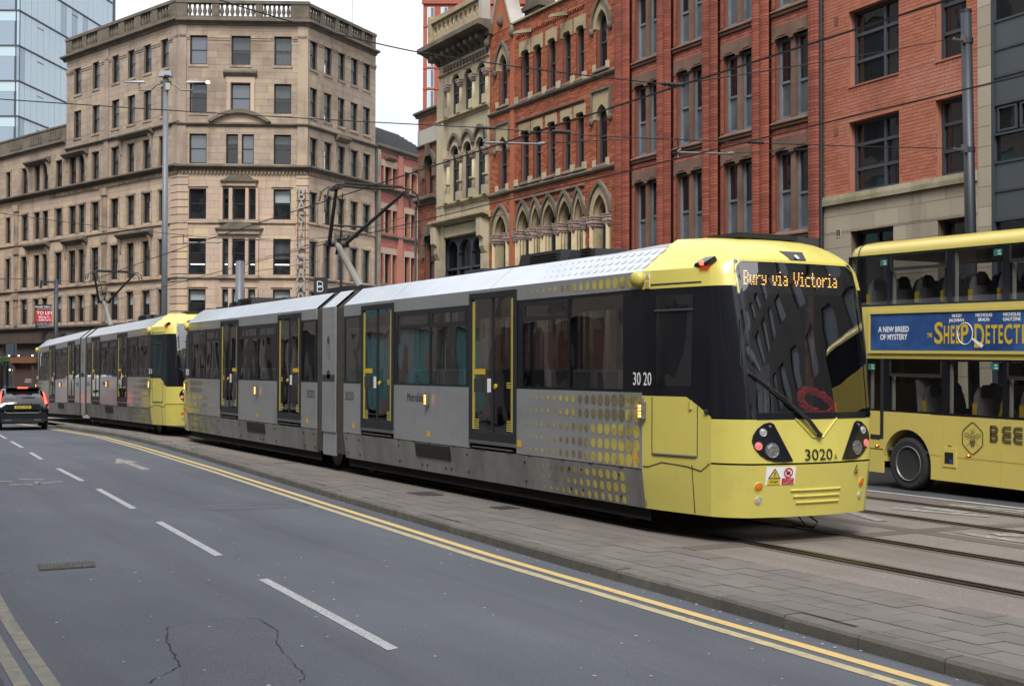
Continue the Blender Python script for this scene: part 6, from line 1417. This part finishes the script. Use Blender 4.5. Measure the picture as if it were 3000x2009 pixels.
for k, y in enumerate((-.30, -1.35, -2.25, -3.1)):
    for x in (.38, .82, 1.68, 2.12): seat(x, y, 1.03, 'seat_grey')
MB().prism([(-.05, 1.25), (.0, 1.70), (.06, 1.78), (.12, 1.78), (.06, 1.25)], lambda y, z, d: (d, y-.10, z), .2, .6).build('seat_side', 'seat_edge', BUS)
seat(.45, -1.80, .90, 'seat_yellow'); seat(.9, -1.80, .90, 'seat_yellow')
for x, y in ((.9, -2.5), (1.5, -1.0), (1.3, .2)): MB().tube((x, y, .66), (x, y, 2.3), .018).build('grab_pole', 'seat_yellow', BUS)
MB().tube((.2, -2.2, 1.85), (.2, -3.4, 1.85), .018).build('grab_rail', 'seat_yellow', BUS)
for y, z in ((.55, 3.70), (-1.85, 3.72), (-1.80, 2.02), (.82, 1.98)):
    o = MB().box(-.001, .003, y-.08, y+.08, z-.05, z+.05).build('emergency_notice', 'print_green', BUS); MB().box(-.003, -.001, y-.05, y+.0, z+.01, z+.025).box(-.003, -.001, y-.06, y+.0, z-.03, z-.015).build('notice_print', 'print_white', o)
# marker lamps, filler flap
for y, z in ((.66, .68), (-1.32, .66)): o = MB().lathe([(.055, 0), (.05, .01), (.03, .016)], lambda p, q, h: (-.003-h, y+p, z+q*.5), 14).build('marker_lamp', 'lens_amber', BUS); MB().lathe([(.012, .016), (.008, .02)], lambda p, q, h: (-.003-h, y+p, z+q), 8).build('lamp_bead', 'lamp_orange', o)
ff = MB().box(-.012, .0, -1.07, -.79, .45, .75).build('filler_flap', 'bus_yellow', BUS); MB().box(-.0135, -.011, -1.01, -.83, .50, .68).build('filler_recess', 'under', ff); MB().box(-.0145, -.012, -1.0, -.93, .51, .57).build('filler_cap', 'print_blue', ff); 
text('filler_notice', 'AdBlue', .03, 'print_black', ff, (-.008, -.93, .78), EX, EZ, .001)
# bee emblem and stripe lettering
def rib(mb, pts, w_, x=-.0105):
    A, Bq = [], []
    for k, p in enumerate(pts):
        q, o = pts[min(k+1, len(pts)-1)], pts[max(k-1, 0)]; d = Vector((q[0]-o[0], q[1]-o[1])); d.normalize(); A.append((x, p[0]-d.y*w_/2, p[1]+d.x*w_/2)); Bq.append((x, p[0]+d.y*w_/2, p[1]-d.x*w_/2))
    mb.strip(A, Bq)
BC = (-1.39, .925)
em = MB(); H6 = [(0, .245), (-.045, .225), (-.17, .125), (-.2, .09), (-.2, -.09), (-.17, -.125), (-.045, -.225), (0, -.245), (.045, -.225), (.17, -.125), (.2, -.09), (.2, .09), (.17, .125), (.045, .225), (0, .245)]
rib(em, [(BC[0]+a, BC[1]+b) for a, b in H6], .014)
emb = em.build('bee_emblem', 'print_black', BUS)
be = MB()
def E2(cx, cz, rx, rz, n=16): return [(BC[0]+cx+rx*math.cos(a), BC[1]+cz+rz*math.sin(a)) for a in rng(0, 2*math.pi, n)]
for e in (E2(0, .10, .018, .018), E2(0, .048, .024, .034), E2(0, -.055, .045, .075)): rib(be, e, .006)
for dz, h in ((-.02, .012), (-.05, .018), (-.085, .012), (-.11, .008)): wv = .043*math.sqrt(max(.05, 1-((dz+.055)/.075)**2)); be.add([(-.0105, BC[0]-wv, BC[1]+dz), (-.0105, BC[0]+wv, BC[1]+dz), (-.0105, BC[0]+wv, BC[1]+dz-h), (-.0105, BC[0]-wv, BC[1]+dz-h)], [(0, 1, 2, 3)])
for s_ in (-1, 1):
    rib(be, [(BC[0]+s_*a, BC[1]+b) for a, b in ((.02, .04), (.10, .075), (.16, .07), (.165, .045), (.13, .015), (.07, .015), (.02, .04))], .006)
    for L in (((.03, .02), (.09, -.01), (.10, -.03)), ((.04, -.02), (.08, -.09), (.12, -.115)), ((.01, .115), (.03, .14), (.02, .155)), ((.02, .09), (.05, .10), (.055, .13)), ((.06, .05), (.14, .05)), ((.07, .035), (.14, .032))): rib(be, [(BC[0]+s_*a, BC[1]+b) for a, b in L], .004)
be.build('bee_drawing', 'print_black', emb)
wd = MB()
def lobe(cy, cz, r, L, s_): return [(cy-s_*L, cz+r)]+[(cy+s_*r*math.cos(a), cz+r*math.sin(a)) for a in rng(A90, -A90, 10)]+[(cy-s_*L, cz-r)]
zc = 1.015
for r in (.060, .040, .020):
    for q in (.06, -.06):
        rib(wd, lobe(-1.82, zc+q, r, .085, -1), .0125)                       # B
        for y in (-2.02, -2.23): rib(wd, lobe(y, zc+q, r, .11, 1), .0125)    # E E
for r in (0, .02): rib(wd, [(-1.735-r, zc-.115), (-1.735-r, zc+.115)], .0125)
for q in (.06, -.06): 
    for r in (.06, .04, .02):
        pass
wd.build('bee_lettering', 'print_black', BUS); text('network_lettering', 'NETWORK', .24, 'print_black', BUS, (-.0105, -3.2, zc), EX, EZ, .001, sx=.85)
# dark seated passenger
pm = MB()
for (r, h) in ((0, 0),): pass
me = bpy.data.meshes.new('person'); J = [((0,0,.42),.15), ((0,.02,.62),.16), ((0,.03,.82),.17), ((0,.03,.94),.08), ((0,.0,1.04),.085), ((0,-.01,1.14),.10), ((0,-.01,1.24),.075), ((-.2,.03,.84),.07), ((-.26,-.02,.62),.055), ((-.2,-.25,.52),.045), ((.2,.03,.84),.07), ((.26,-.02,.62),.055), ((.2,-.25,.52),.045), ((-.1,-.4,.46),.085), ((-.1,-.45,.05),.06), ((.1,-.4,.46),.085), ((.1,-.45,.05),.06)]
me.from_pydata([j[0] for j in J], [(0,1),(1,2),(2,3),(3,4),(4,5),(5,6),(2,7),(7,8),(8,9),(2,10),(10,11),(11,12),(0,13),(13,14),(0,15),(15,16)], [])
pb = bpy.data.objects.new('person', me); col.objects.link(pb); sk = pb.modifiers.new('skin', 'SKIN')
for i, j in enumerate(J): me.skin_vertices[0].data[i].radius = (j[1], j[1]*.8)
me.skin_vertices[0].data[0].use_root = True
pb.modifiers.new('sub', 'SUBSURF').levels = 2; pb.modifiers['sub'].render_levels = 2; me.materials.append(MT['black_matt'])
tag(pb, 'passenger in dark clothes seated inside the lower deck of the bus', 'person'); pb.location = (16.25, 13.95, .74); pb.rotation_euler = (0, 0, rad(-1))

# ================================================================ cars
def make_car(name, label, cat, loc, rz, paint, st, plate, lit, W=.86):
    T = thing(name, label, cat, loc, rz)
    rows = []
    for y, w_, zb, zs, wr, zt in st:
        rows.append([(s_*x, y, z) for s_, L in ((-1, [(0, zb), (w_*.86, zb), (w_*.97, zb+.10), (w_, zb+.28), (w_, zs-.18), (w_*.985, zs), (wr, zt-.10), (wr*.86, zt-.02), (0, zt)]), (1, [(wr*.86, zt-.02), (wr, zt-.10), (w_*.985, zs), (w_, zs-.18), (w_, zb+.28), (w_*.97, zb+.10), (w_*.86, zb), (0, zb)])) for x, z in L])
    body = MB().grid(rows); n = len(rows[0]); body.poly(rows[0][:-1][::-1]); body.poly([p for p in rows[-1][:-1]]); body.build('body', paint, T, smooth=True)
    return T
CS = [(0, .78, .42, .80, .70, .86), (.04, .83, .30, .92, .72, .98), (.20, .85, .24, .98, .68, 1.14), (.52, .86, .22, 1.0, .60, 1.44), (.75, .865, .22, 1.0, .60, 1.475), (1.6, .87, .22, .98, .62, 1.49), (2.6, .87, .22, .97, .61, 1.45), (3.5, .86, .22, .96, .66, 1.03), (4.3, .80, .25, .80, .60, .86), (4.5, .70, .35, .66, .50, .72)]
CAR = make_car('parked_car', 'black estate car with glowing red brake lamps waiting behind the second tram', 'car', (6.52, 47.9, gz(47.9)), rad(-6), 'car_black', CS, 0, 1)
def C(mb, nm, m, sub=None, **k): return mb.build(nm, m, sub or CAR, **k)
tg = C(MB().add([(-.60, .165, 1.10), (.60, .165, 1.10), (.50, .49, 1.395), (-.50, .49, 1.395)], [(0, 1, 2, 3)]), 'rear_window', 'glass_car'); C(MB().path([(-.02, .15, 1.10), (.22, .17, 1.13), (.42, .19, 1.13)], .014, 6), 'rear_wiper', 'black_matt', tg)
sp = C(MB().prism([(-.56, 1.43), (.56, 1.43), (.60, 1.475), (-.60, 1.475)], lambda x, z, d: (x, d, z), .34, .62), 'spoiler', 'car_black'); C(MB().box(-.17, .17, .325, .345, 1.435, 1.47), 'brake_lamp', 'lamp_red', sp)
for s_ in (-1, 1):
    t = C(MB().prism([(s_*.64, 1.36), (s_*.70, 1.36), (s_*.80, 1.05), (s_*.86, .86), (s_*.84, .74), (s_*.66, .76), (s_*.64, .88), (s_*.74, 1.02)], lambda x, z, d: (x, (.20+(z-.74)*.42 if z > 1 else .035+(z-.74)*.3)-d, z), -.16, .03), 'tail_lamp', 'sign_red')
    C(MB().prism([(s_*.665, 1.30), (s_*.695, 1.30), (s_*.775, 1.06), (s_*.81, .92), (s_*.72, .90), (s_*.73, 1.0)], lambda x, z, d: (x, (.20+(z-.74)*.42 if z > 1 else .035+(z-.74)*.3)-d, z), .03, .045), 'brake_light', 'lamp_red', t)
    C(MB().box(s_*.83-.05, s_*.83+.05, 2.75, 2.95, .98, 1.10), 'door_mirror', 'car_black')
    C(MB().path([(s_*.56, y, z) for y, z in ((.7, 1.48), (1.0, 1.51), (2.3, 1.49), (2.6, 1.46))], .018, 6), 'roof_rail', 'galv')
    C(MB().add([(s_*.857, .70, 1.03), (s_*.862, 2.7, 1.0), (s_*.64, 2.5, 1.38), (s_*.63, .80, 1.40)], [(0, 1, 2, 3)]), 'side_window', 'glass_car')
    for y in (.78, 3.45):
        w_ = C(MB().lathe([(.05, -.09), (.29, -.10), (.315, -.06), (.315, .09), (.05, .10)], lambda p, q, h: (s_*.74+h, y+p, .315+q), 24), 'wheel', 'tyre'); C(MB().lathe([(.21, .10*s_), (.19, .115*s_), (.02, .12*s_)], lambda p, q, h: (s_*.74+h, y+p, .315+q), 16), 'rim', 'wheel_steel', w_)
    C(MB().box(s_*.48-.12, s_*.48+.12, -.012, .02, .33, .37), 'exhaust', 'galv')
C(MB().prism([(-.78, .62), (.78, .62), (.72, .54), (-.72, .54)], lambda x, z, d: (x, d, z), -.03, .1), 'bumper', 'car_black'); C(MB().path([(-.62, .02, .66), (-.5, -.03, .60), (.5, -.03, .60), (.62, .02, .66)], .012, 6), 'bumper_trim', 'galv'); C(MB().box(-.7, .7, -.005, .08, .26, .40), 'diffuser', 'black_matt')
C(MB().prism([(-.44, .72), (.44, .72), (.58, .90), (-.58, .90)], lambda x, z, d: (x, d, z), -.008, .05), 'tailgate_panel', 'black_gloss')
npt = C(MB().box(-.27, .27, -.020, -.008, .745, .845), 'number_plate', 'plate_yellow'); text('plate_lettering', 'AY67 WDP', .095, 'print_black', npt, (0, -.0215, .795), (1, 0, 0), (0, 0, 1), .001, bold=.001)
for k, ch in enumerate('VOLVO'): text('badge_letter', ch, .055, 'galv', CAR, (-.28+k*.14, -.001+.013, .945), (1, 0, 0), (0, 0, 1), .012)
C(MB().box(-.80, .80, .15, 4.2, .22, .30), 'underbody', 'under')
VS = [(0, .82, .35, 1.2, .76, 1.9), (.05, .86, .30, 1.2, .80, 1.98), (2.2, .88, .28, 1.2, .82, 2.02), (3.0, .88, .28, 1.15, .78, 1.95), (3.7, .86, .28, 1.1, .72, 1.35), (4.4, .78, .32, .8, .66, .95)]
VAN = make_car('white_van', 'white van at the kerb just ahead of the black estate car', 'van', (6.15, 59.0, gz(59)), rad(-6), 'van_white', VS, 0, 0)
MB().add([(-.62, -.004, 1.25), (.62, -.004, 1.25), (.58, .015, 1.75), (-.58, .015, 1.75)], [(0, 1, 2, 3)]).build('rear_window', 'glass_car', VAN)
for s_ in (-1, 1):
    MB().box(s_*.76-.05, s_*.76+.05, -.02, .06, .8, 1.25).build('tail_lamp', 'lamp_red', VAN)
    for y in (.8, 3.5): MB().lathe([(.05, -.09), (.30, -.09), (.32, 0), (.30, .09), (.05, .09)], lambda p, q, h: (s_*.76+h, y+p, .32+q), 20).build('wheel', 'tyre', VAN)

# ================================================================ street furniture
LP = thing('street_lamp', 'tall grey lamp column with several lamp heads, one of them lit', 'street lamp', (14.71, 62.17, gz(62)-.1))
def P(mb, nm, m, par, **k): return mb.build(nm, m, par, **k)
P(MB().tube((0, 0, 0), (0, 0, 15.6), .16, .12, n=14), 'column', 'metal_grey', LP, smooth=True)
ax = Vector((.88, -.47, 0)); dn = Vector((-.47, -.88, 0))
def lv(a, z, d=0): v = ax*a+dn*d; return (v.x, v.y, z+.45)
P(MB().tube(lv(-.25, 15.5), lv(.25, 15.5), .06, n=8).tube((0, 0, 15.5), (0, 0, 16.15), .14, n=10), 'head_collar', 'metal_grey', LP)
for s_ in (-1, 1):
    arm = P(MB().path([lv(s_*.15, 15.45), lv(s_*.45, 15.35), lv(s_*.7, 15.12), lv(s_*1.25, 15.10), lv(s_*1.25, 15.42)], .04, 6), 'arm', 'galv', LP)
    hd = P(MB().add([lv(s_*.95, 15.45, -.12), lv(s_*2.0, 15.48, -.10), lv(s_*2.0, 15.48, .10), lv(s_*.95, 15.45, .12), lv(s_*1.05, 15.55, -.08), lv(s_*1.6, 15.55, -.06), lv(s_*1.6, 15.55, .06), lv(s_*1.05, 15.55, .08)], [(0, 1, 2, 3), (4, 5, 6, 7), (0, 1, 5, 4), (1, 2, 6, 5), (2, 3, 7, 6), (3, 0, 4, 7)]), 'lamp_head', 'galv', LP)
    if s_ > 0: P(MB().lathe([(.03, 0), (.10, .02), (.11, .08), (.06, .14), (.01, .16)], lambda p, q, h: tuple(Vector(lv(1.98, 15.42))+Vector((p, q, h))), 12), 'lit_lens', 'lamp_warm', hd, smooth=True)
fl_ = P(MB().add([lv(-.32, 15.72, .25), lv(.32, 15.72, .25), lv(.25, 16.02, .1), lv(-.25, 16.02, .1), lv(-.32, 15.75, -.2), lv(.32, 15.75, -.2), lv(.25, 16.02, -.2), lv(-.25, 16.02, -.2)], [(0, 1, 2, 3), (4, 5, 6, 7), (0, 1, 5, 4), (3, 2, 6, 7), (0, 3, 7, 4), (1, 2, 6, 5)]), 'floodlight', 'metal_grey', LP); P(MB().box(-.16, .10, -.42, -.28, 16.12, 16.20), 'floodlight_visor', 'print_black', fl_)
P(MB().add([lv(.06, 15.08, .13), lv(.26, 15.08, .13), lv(.26, 15.40, .13), lv(.06, 15.40, .13), lv(.06, 15.08, .28), lv(.26, 15.08, .28), lv(.26, 15.40, .28), lv(.06, 15.40, .28)], [(4, 5, 6, 7), (0, 1, 5, 4), (1, 2, 6, 5), (2, 3, 7, 6), (3, 0, 4, 7)]), 'control_box', 'interior_pale', LP)

PO = thing('overhead_line_pole', 'thick navy tram wire pole standing behind the bus before the grey panels', 'pole', (18.98, 17.35, .2))
P(MB().tube((0, 0, 0), (-.17, .03, 8.46), .105, .098, n=20), 'column', 'pole_navy', PO, smooth=True); P(MB().tube((-.17, .03, 8.45), (-.17, .03, 8.50), .103, n=20), 'cap', 'pole_navy', PO)
for z in (7.92, 5.90):
    b_ = P(MB().tube((-.16*z/8.4, .02, z-.05), (-.16*z/8.4, .02, z+.05), .108, n=20), 'clamp_band', 'pole_navy', PO); P(MB().box(-.42-.1*z/8, -.22, -.03, .03, z-.03, z+.0).box(-.30, -.22, -.04, .04, z-.06, z+.09).tube((-.44, 0, z-.015), (-.52, .0, z+.0), .02), 'insulator', 'galv', b_)
ST = thing('tram_wire_post', 'short grey blue post rising behind the roof of the front tram', 'pole', (12.98, 44.02, .05)); P(MB().tube((0, 0, 0), (0, 0, 5.62), .15, .145, n=16), 'column', 'metal_grey', ST, smooth=True); P(MB().tube((0, 0, 5.62), (0, 0, 5.66), .12, n=16), 'cap', 'metal_grey', ST)
LPo = thing('bracket_pole', 'grey pole with a short bracket arm beside the to let board', 'pole', (10.92, 68.93, gz(69))); P(MB().tube((0, 0, 0), (0, 0, 6.9), .11, .10, n=12), 'column', 'pole_navy', LPo, smooth=True); P(MB().box(-.75, .05, -.05, .05, 6.72, 6.80).box(-.78, -.68, -.08, .08, 6.45, 6.82), 'bracket', 'pole_navy', LPo)
v = fw+rt*((131-1500)/FPX)-up*((927-1004.5)/FPX)
SG = thing('to_let_board', 'red and black to let board fixed to the stone building', 'sign', CAM+v*97, rad(-23+8))
P(MB().box(-.66, .66, 0, .05, -.88, .88), 'board', 'sign_black', SG); P(MB().box(-.64, .64, -.01, 0, -.40, .46), 'red_panel', 'sign_red', SG); P(MB().box(-.05, .05, .05, 1.6, -.05, .05), 'bracket', 'galv', SG)
for s, sz, z, m in (('HOLMES TERRY LTD', .15, .70, 'print_white'), ('Newly Refurbished Offices', .10, .55, 'print_white'), ('TO LET', .34, .24, 'print_white'), ('800 Sq Ft -', .19, -.05, 'print_white'), ('2,600 Sq Ft', .19, -.26, 'print_white'), ('Phone Brett 07811 133254', .095, -.50, 'print_white'), ('Phone Darren 07766 936080', .095, -.62, 'print_white'), ('www.holmesterry.co.uk', .095, -.76, 'print_white')):
    text('board_lettering', s, sz, m, SG, (.0, -.014, z), (1, 0, 0), (0, 0, 1), .001, bold=.003 if sz > .12 else 0)
v = fw+rt*((939.5-1500)/FPX)-up*((840-1004.5)/FPX)
BS_ = thing('hanging_sign', 'black box sign with a white letter emblem hung on the stone building', 'sign', CAM+v*79, rad(-20))
P(MB().box(-.42, .42, -.12, .12, -.55, .55), 'box', 'sign_black', BS_); P(MB().box(.42, .9, -.03, .03, .2, .26), 'bracket', 'sign_black', BS_)
em = MB()
for pts in ([(-.20, .30), (-.20, -.30)], [(-.20, .30), (0, .30), (.10, .24), (.13, .14), (.08, .02), (-.05, -.05), (-.18, .0)], [(-.20, -.30), (0, -.30), (.12, -.24), (.15, -.12), (.08, 0), (-.05, .05), (-.18, -.02)]): em.path([(x, -.13, z) for x, z in pts], .022, 5)
P(em, 'emblem', 'print_white', BS_)
v = fw+rt*((999-1500)/FPX)-up*((857-1004.5)/FPX); q = CAM+v*77
BP = thing('black_post', 'slim black lighting post beside the hanging sign', 'pole', (q.x, q.y, gz(q.y))); P(MB().tube((0, 0, 0), (0, 0, 10.6), .10, .08, n=10), 'column', 'sign_black', BP); P(MB().tube((-.3, .1, 10.1), (.6, -.3, 10.25), .05).box(.3, .9, -.4, -.2, 10.2, 10.3), 'lamp_arm', 'sign_black', BP)

# ================================================================ overhead wires
def wire(label, pts, r=.011, sag=0., n=14, name='overhead_wire'):
    T = []
    for a, b in zip(pts, pts[1:]):
        for i in range(n): f = i/n; T.append((a[0]+(b[0]-a[0])*f, a[1]+(b[1]-a[1])*f, a[2]+(b[2]-a[2])*f-sag*4*f*(1-f)))
    T.append(pts[-1]); return tag(MB().path(T, r, 5).build(name, 'wire'), label, 'wire', 'overhead tram wires')
wire('contact wire above the trams, touching both pantographs', [(10.1, -12, 5.74), (9.98, 14.25, 5.74), (10.08, 40, 5.72), (10.0, 78, 5.3)], .0135)
wire('contact wire above the empty track next to the bus', [(13.5, -12, 5.74), (13.40, 14.3, 5.74), (13.5, 40, 5.72), (13.46, 78, 5.3)], .0125)
wire('span wire from the upper bracket of the navy pole across both tracks', [(18.45, 17.38, 8.12), (10.03, 14.25, 5.80), (6.28, 14.3, 5.82), (4.06, 14.3, 6.10), (-5.2, 14.4, 8.2)], .008, .03)
wire('span wire from the lower bracket of the navy pole', [(18.45, 17.38, 6.10), (13.46, 18.9, 6.07), (10.03, 19.7, 6.10), (2.6, 21.5, 6.17), (-5.2, 23.2, 6.5)], .009, .02)
wire('span wire behind the front pantograph crossing the stone facade', [(-5.2, 41.5, 7.6), (4, 40.6, 6.6), (10.03, 40, 6.08), (13.46, 39.7, 6.05), (20.6, 38.6, 7.2)], .010, .05)
wire('span wire above the second tram near the to let board', [(0, 69, 6.6), (10.3, 68.9, 6.4), (14.7, 62.2, 6.0), (20.9, 58, 7.0)], .011, .05)
wire('thin wire from the short post towards the gothic building', [(12.98, 44.0, 5.6), (13.46, 30, 5.95), (20.4, 30.5, 7.6)], .008, .05)
wire('thin wire sagging past the stone building to the bracket pole', [(10.2, 68.9, 6.5), (5, 60, 5.9), (-5, 52, 7.2)], .010, .1)
for X, Y, x1, lab in ((10.0, 19.7, 10.95, 'pale steady arm holding the contact wire above the front tram roof'), (13.45, 18.95, 14.4, 'pale steady arm holding the wire above the empty track'), (10.03, 40, 11.0, 'pale steady arm above the second tram')):
    T = thing('steady_arm', lab, 'wire fitting', (X, Y, 5.75)); P(MB().tube((.0, 0, .10), (x1-X, -.15, .13), .022, .018, n=8), 'arm', 'galv', T); P(MB().path([(0, 0, .0), (-.02, 0, .12), (.05, 0, .16)], .016, 6), 'clip', 'galv', T); P(MB().tube((x1-X, -.15, .13), (x1-X+.12, -.17, .15), .03, n=8), 'insulator', 'galv', T); P(MB().tube((x1-X+.12, -.17, .15), (x1-X+1.6, -.5, .30), .008).tube((0, 0, .14), (0, .02, .36), .012), 'tie', 'wire', T)
for x, y, z, lab in ((10.03, 19.7, 6.10, 'small dark insulator on the wire in front of the cream building'), (11.3, 19.35, 6.09, 'ribbed dark insulator on the wire in front of the gothic arcade'), (14.8, 18.5, 6.07, 'ribbed dark insulator on the wire before the red warehouse'), (10.03, 14.25, 5.80, 'small dark clamp where the upper span meets the contact wire')):
    T = thing('wire_insulator', lab, 'wire fitting', (x, y, z)); m_ = MB(); P(MB().tube((-.16, .04, 0), (.16, -.04, 0), .022, n=8), 'core', 'wire', T); [m_.tube((-.12+k*.06, .03-k*.015, 0), (-.10+k*.06, .025-k*.015, 0), .034, n=8) for k in range(5)]; P(m_, 'ribs', 'wire', T)
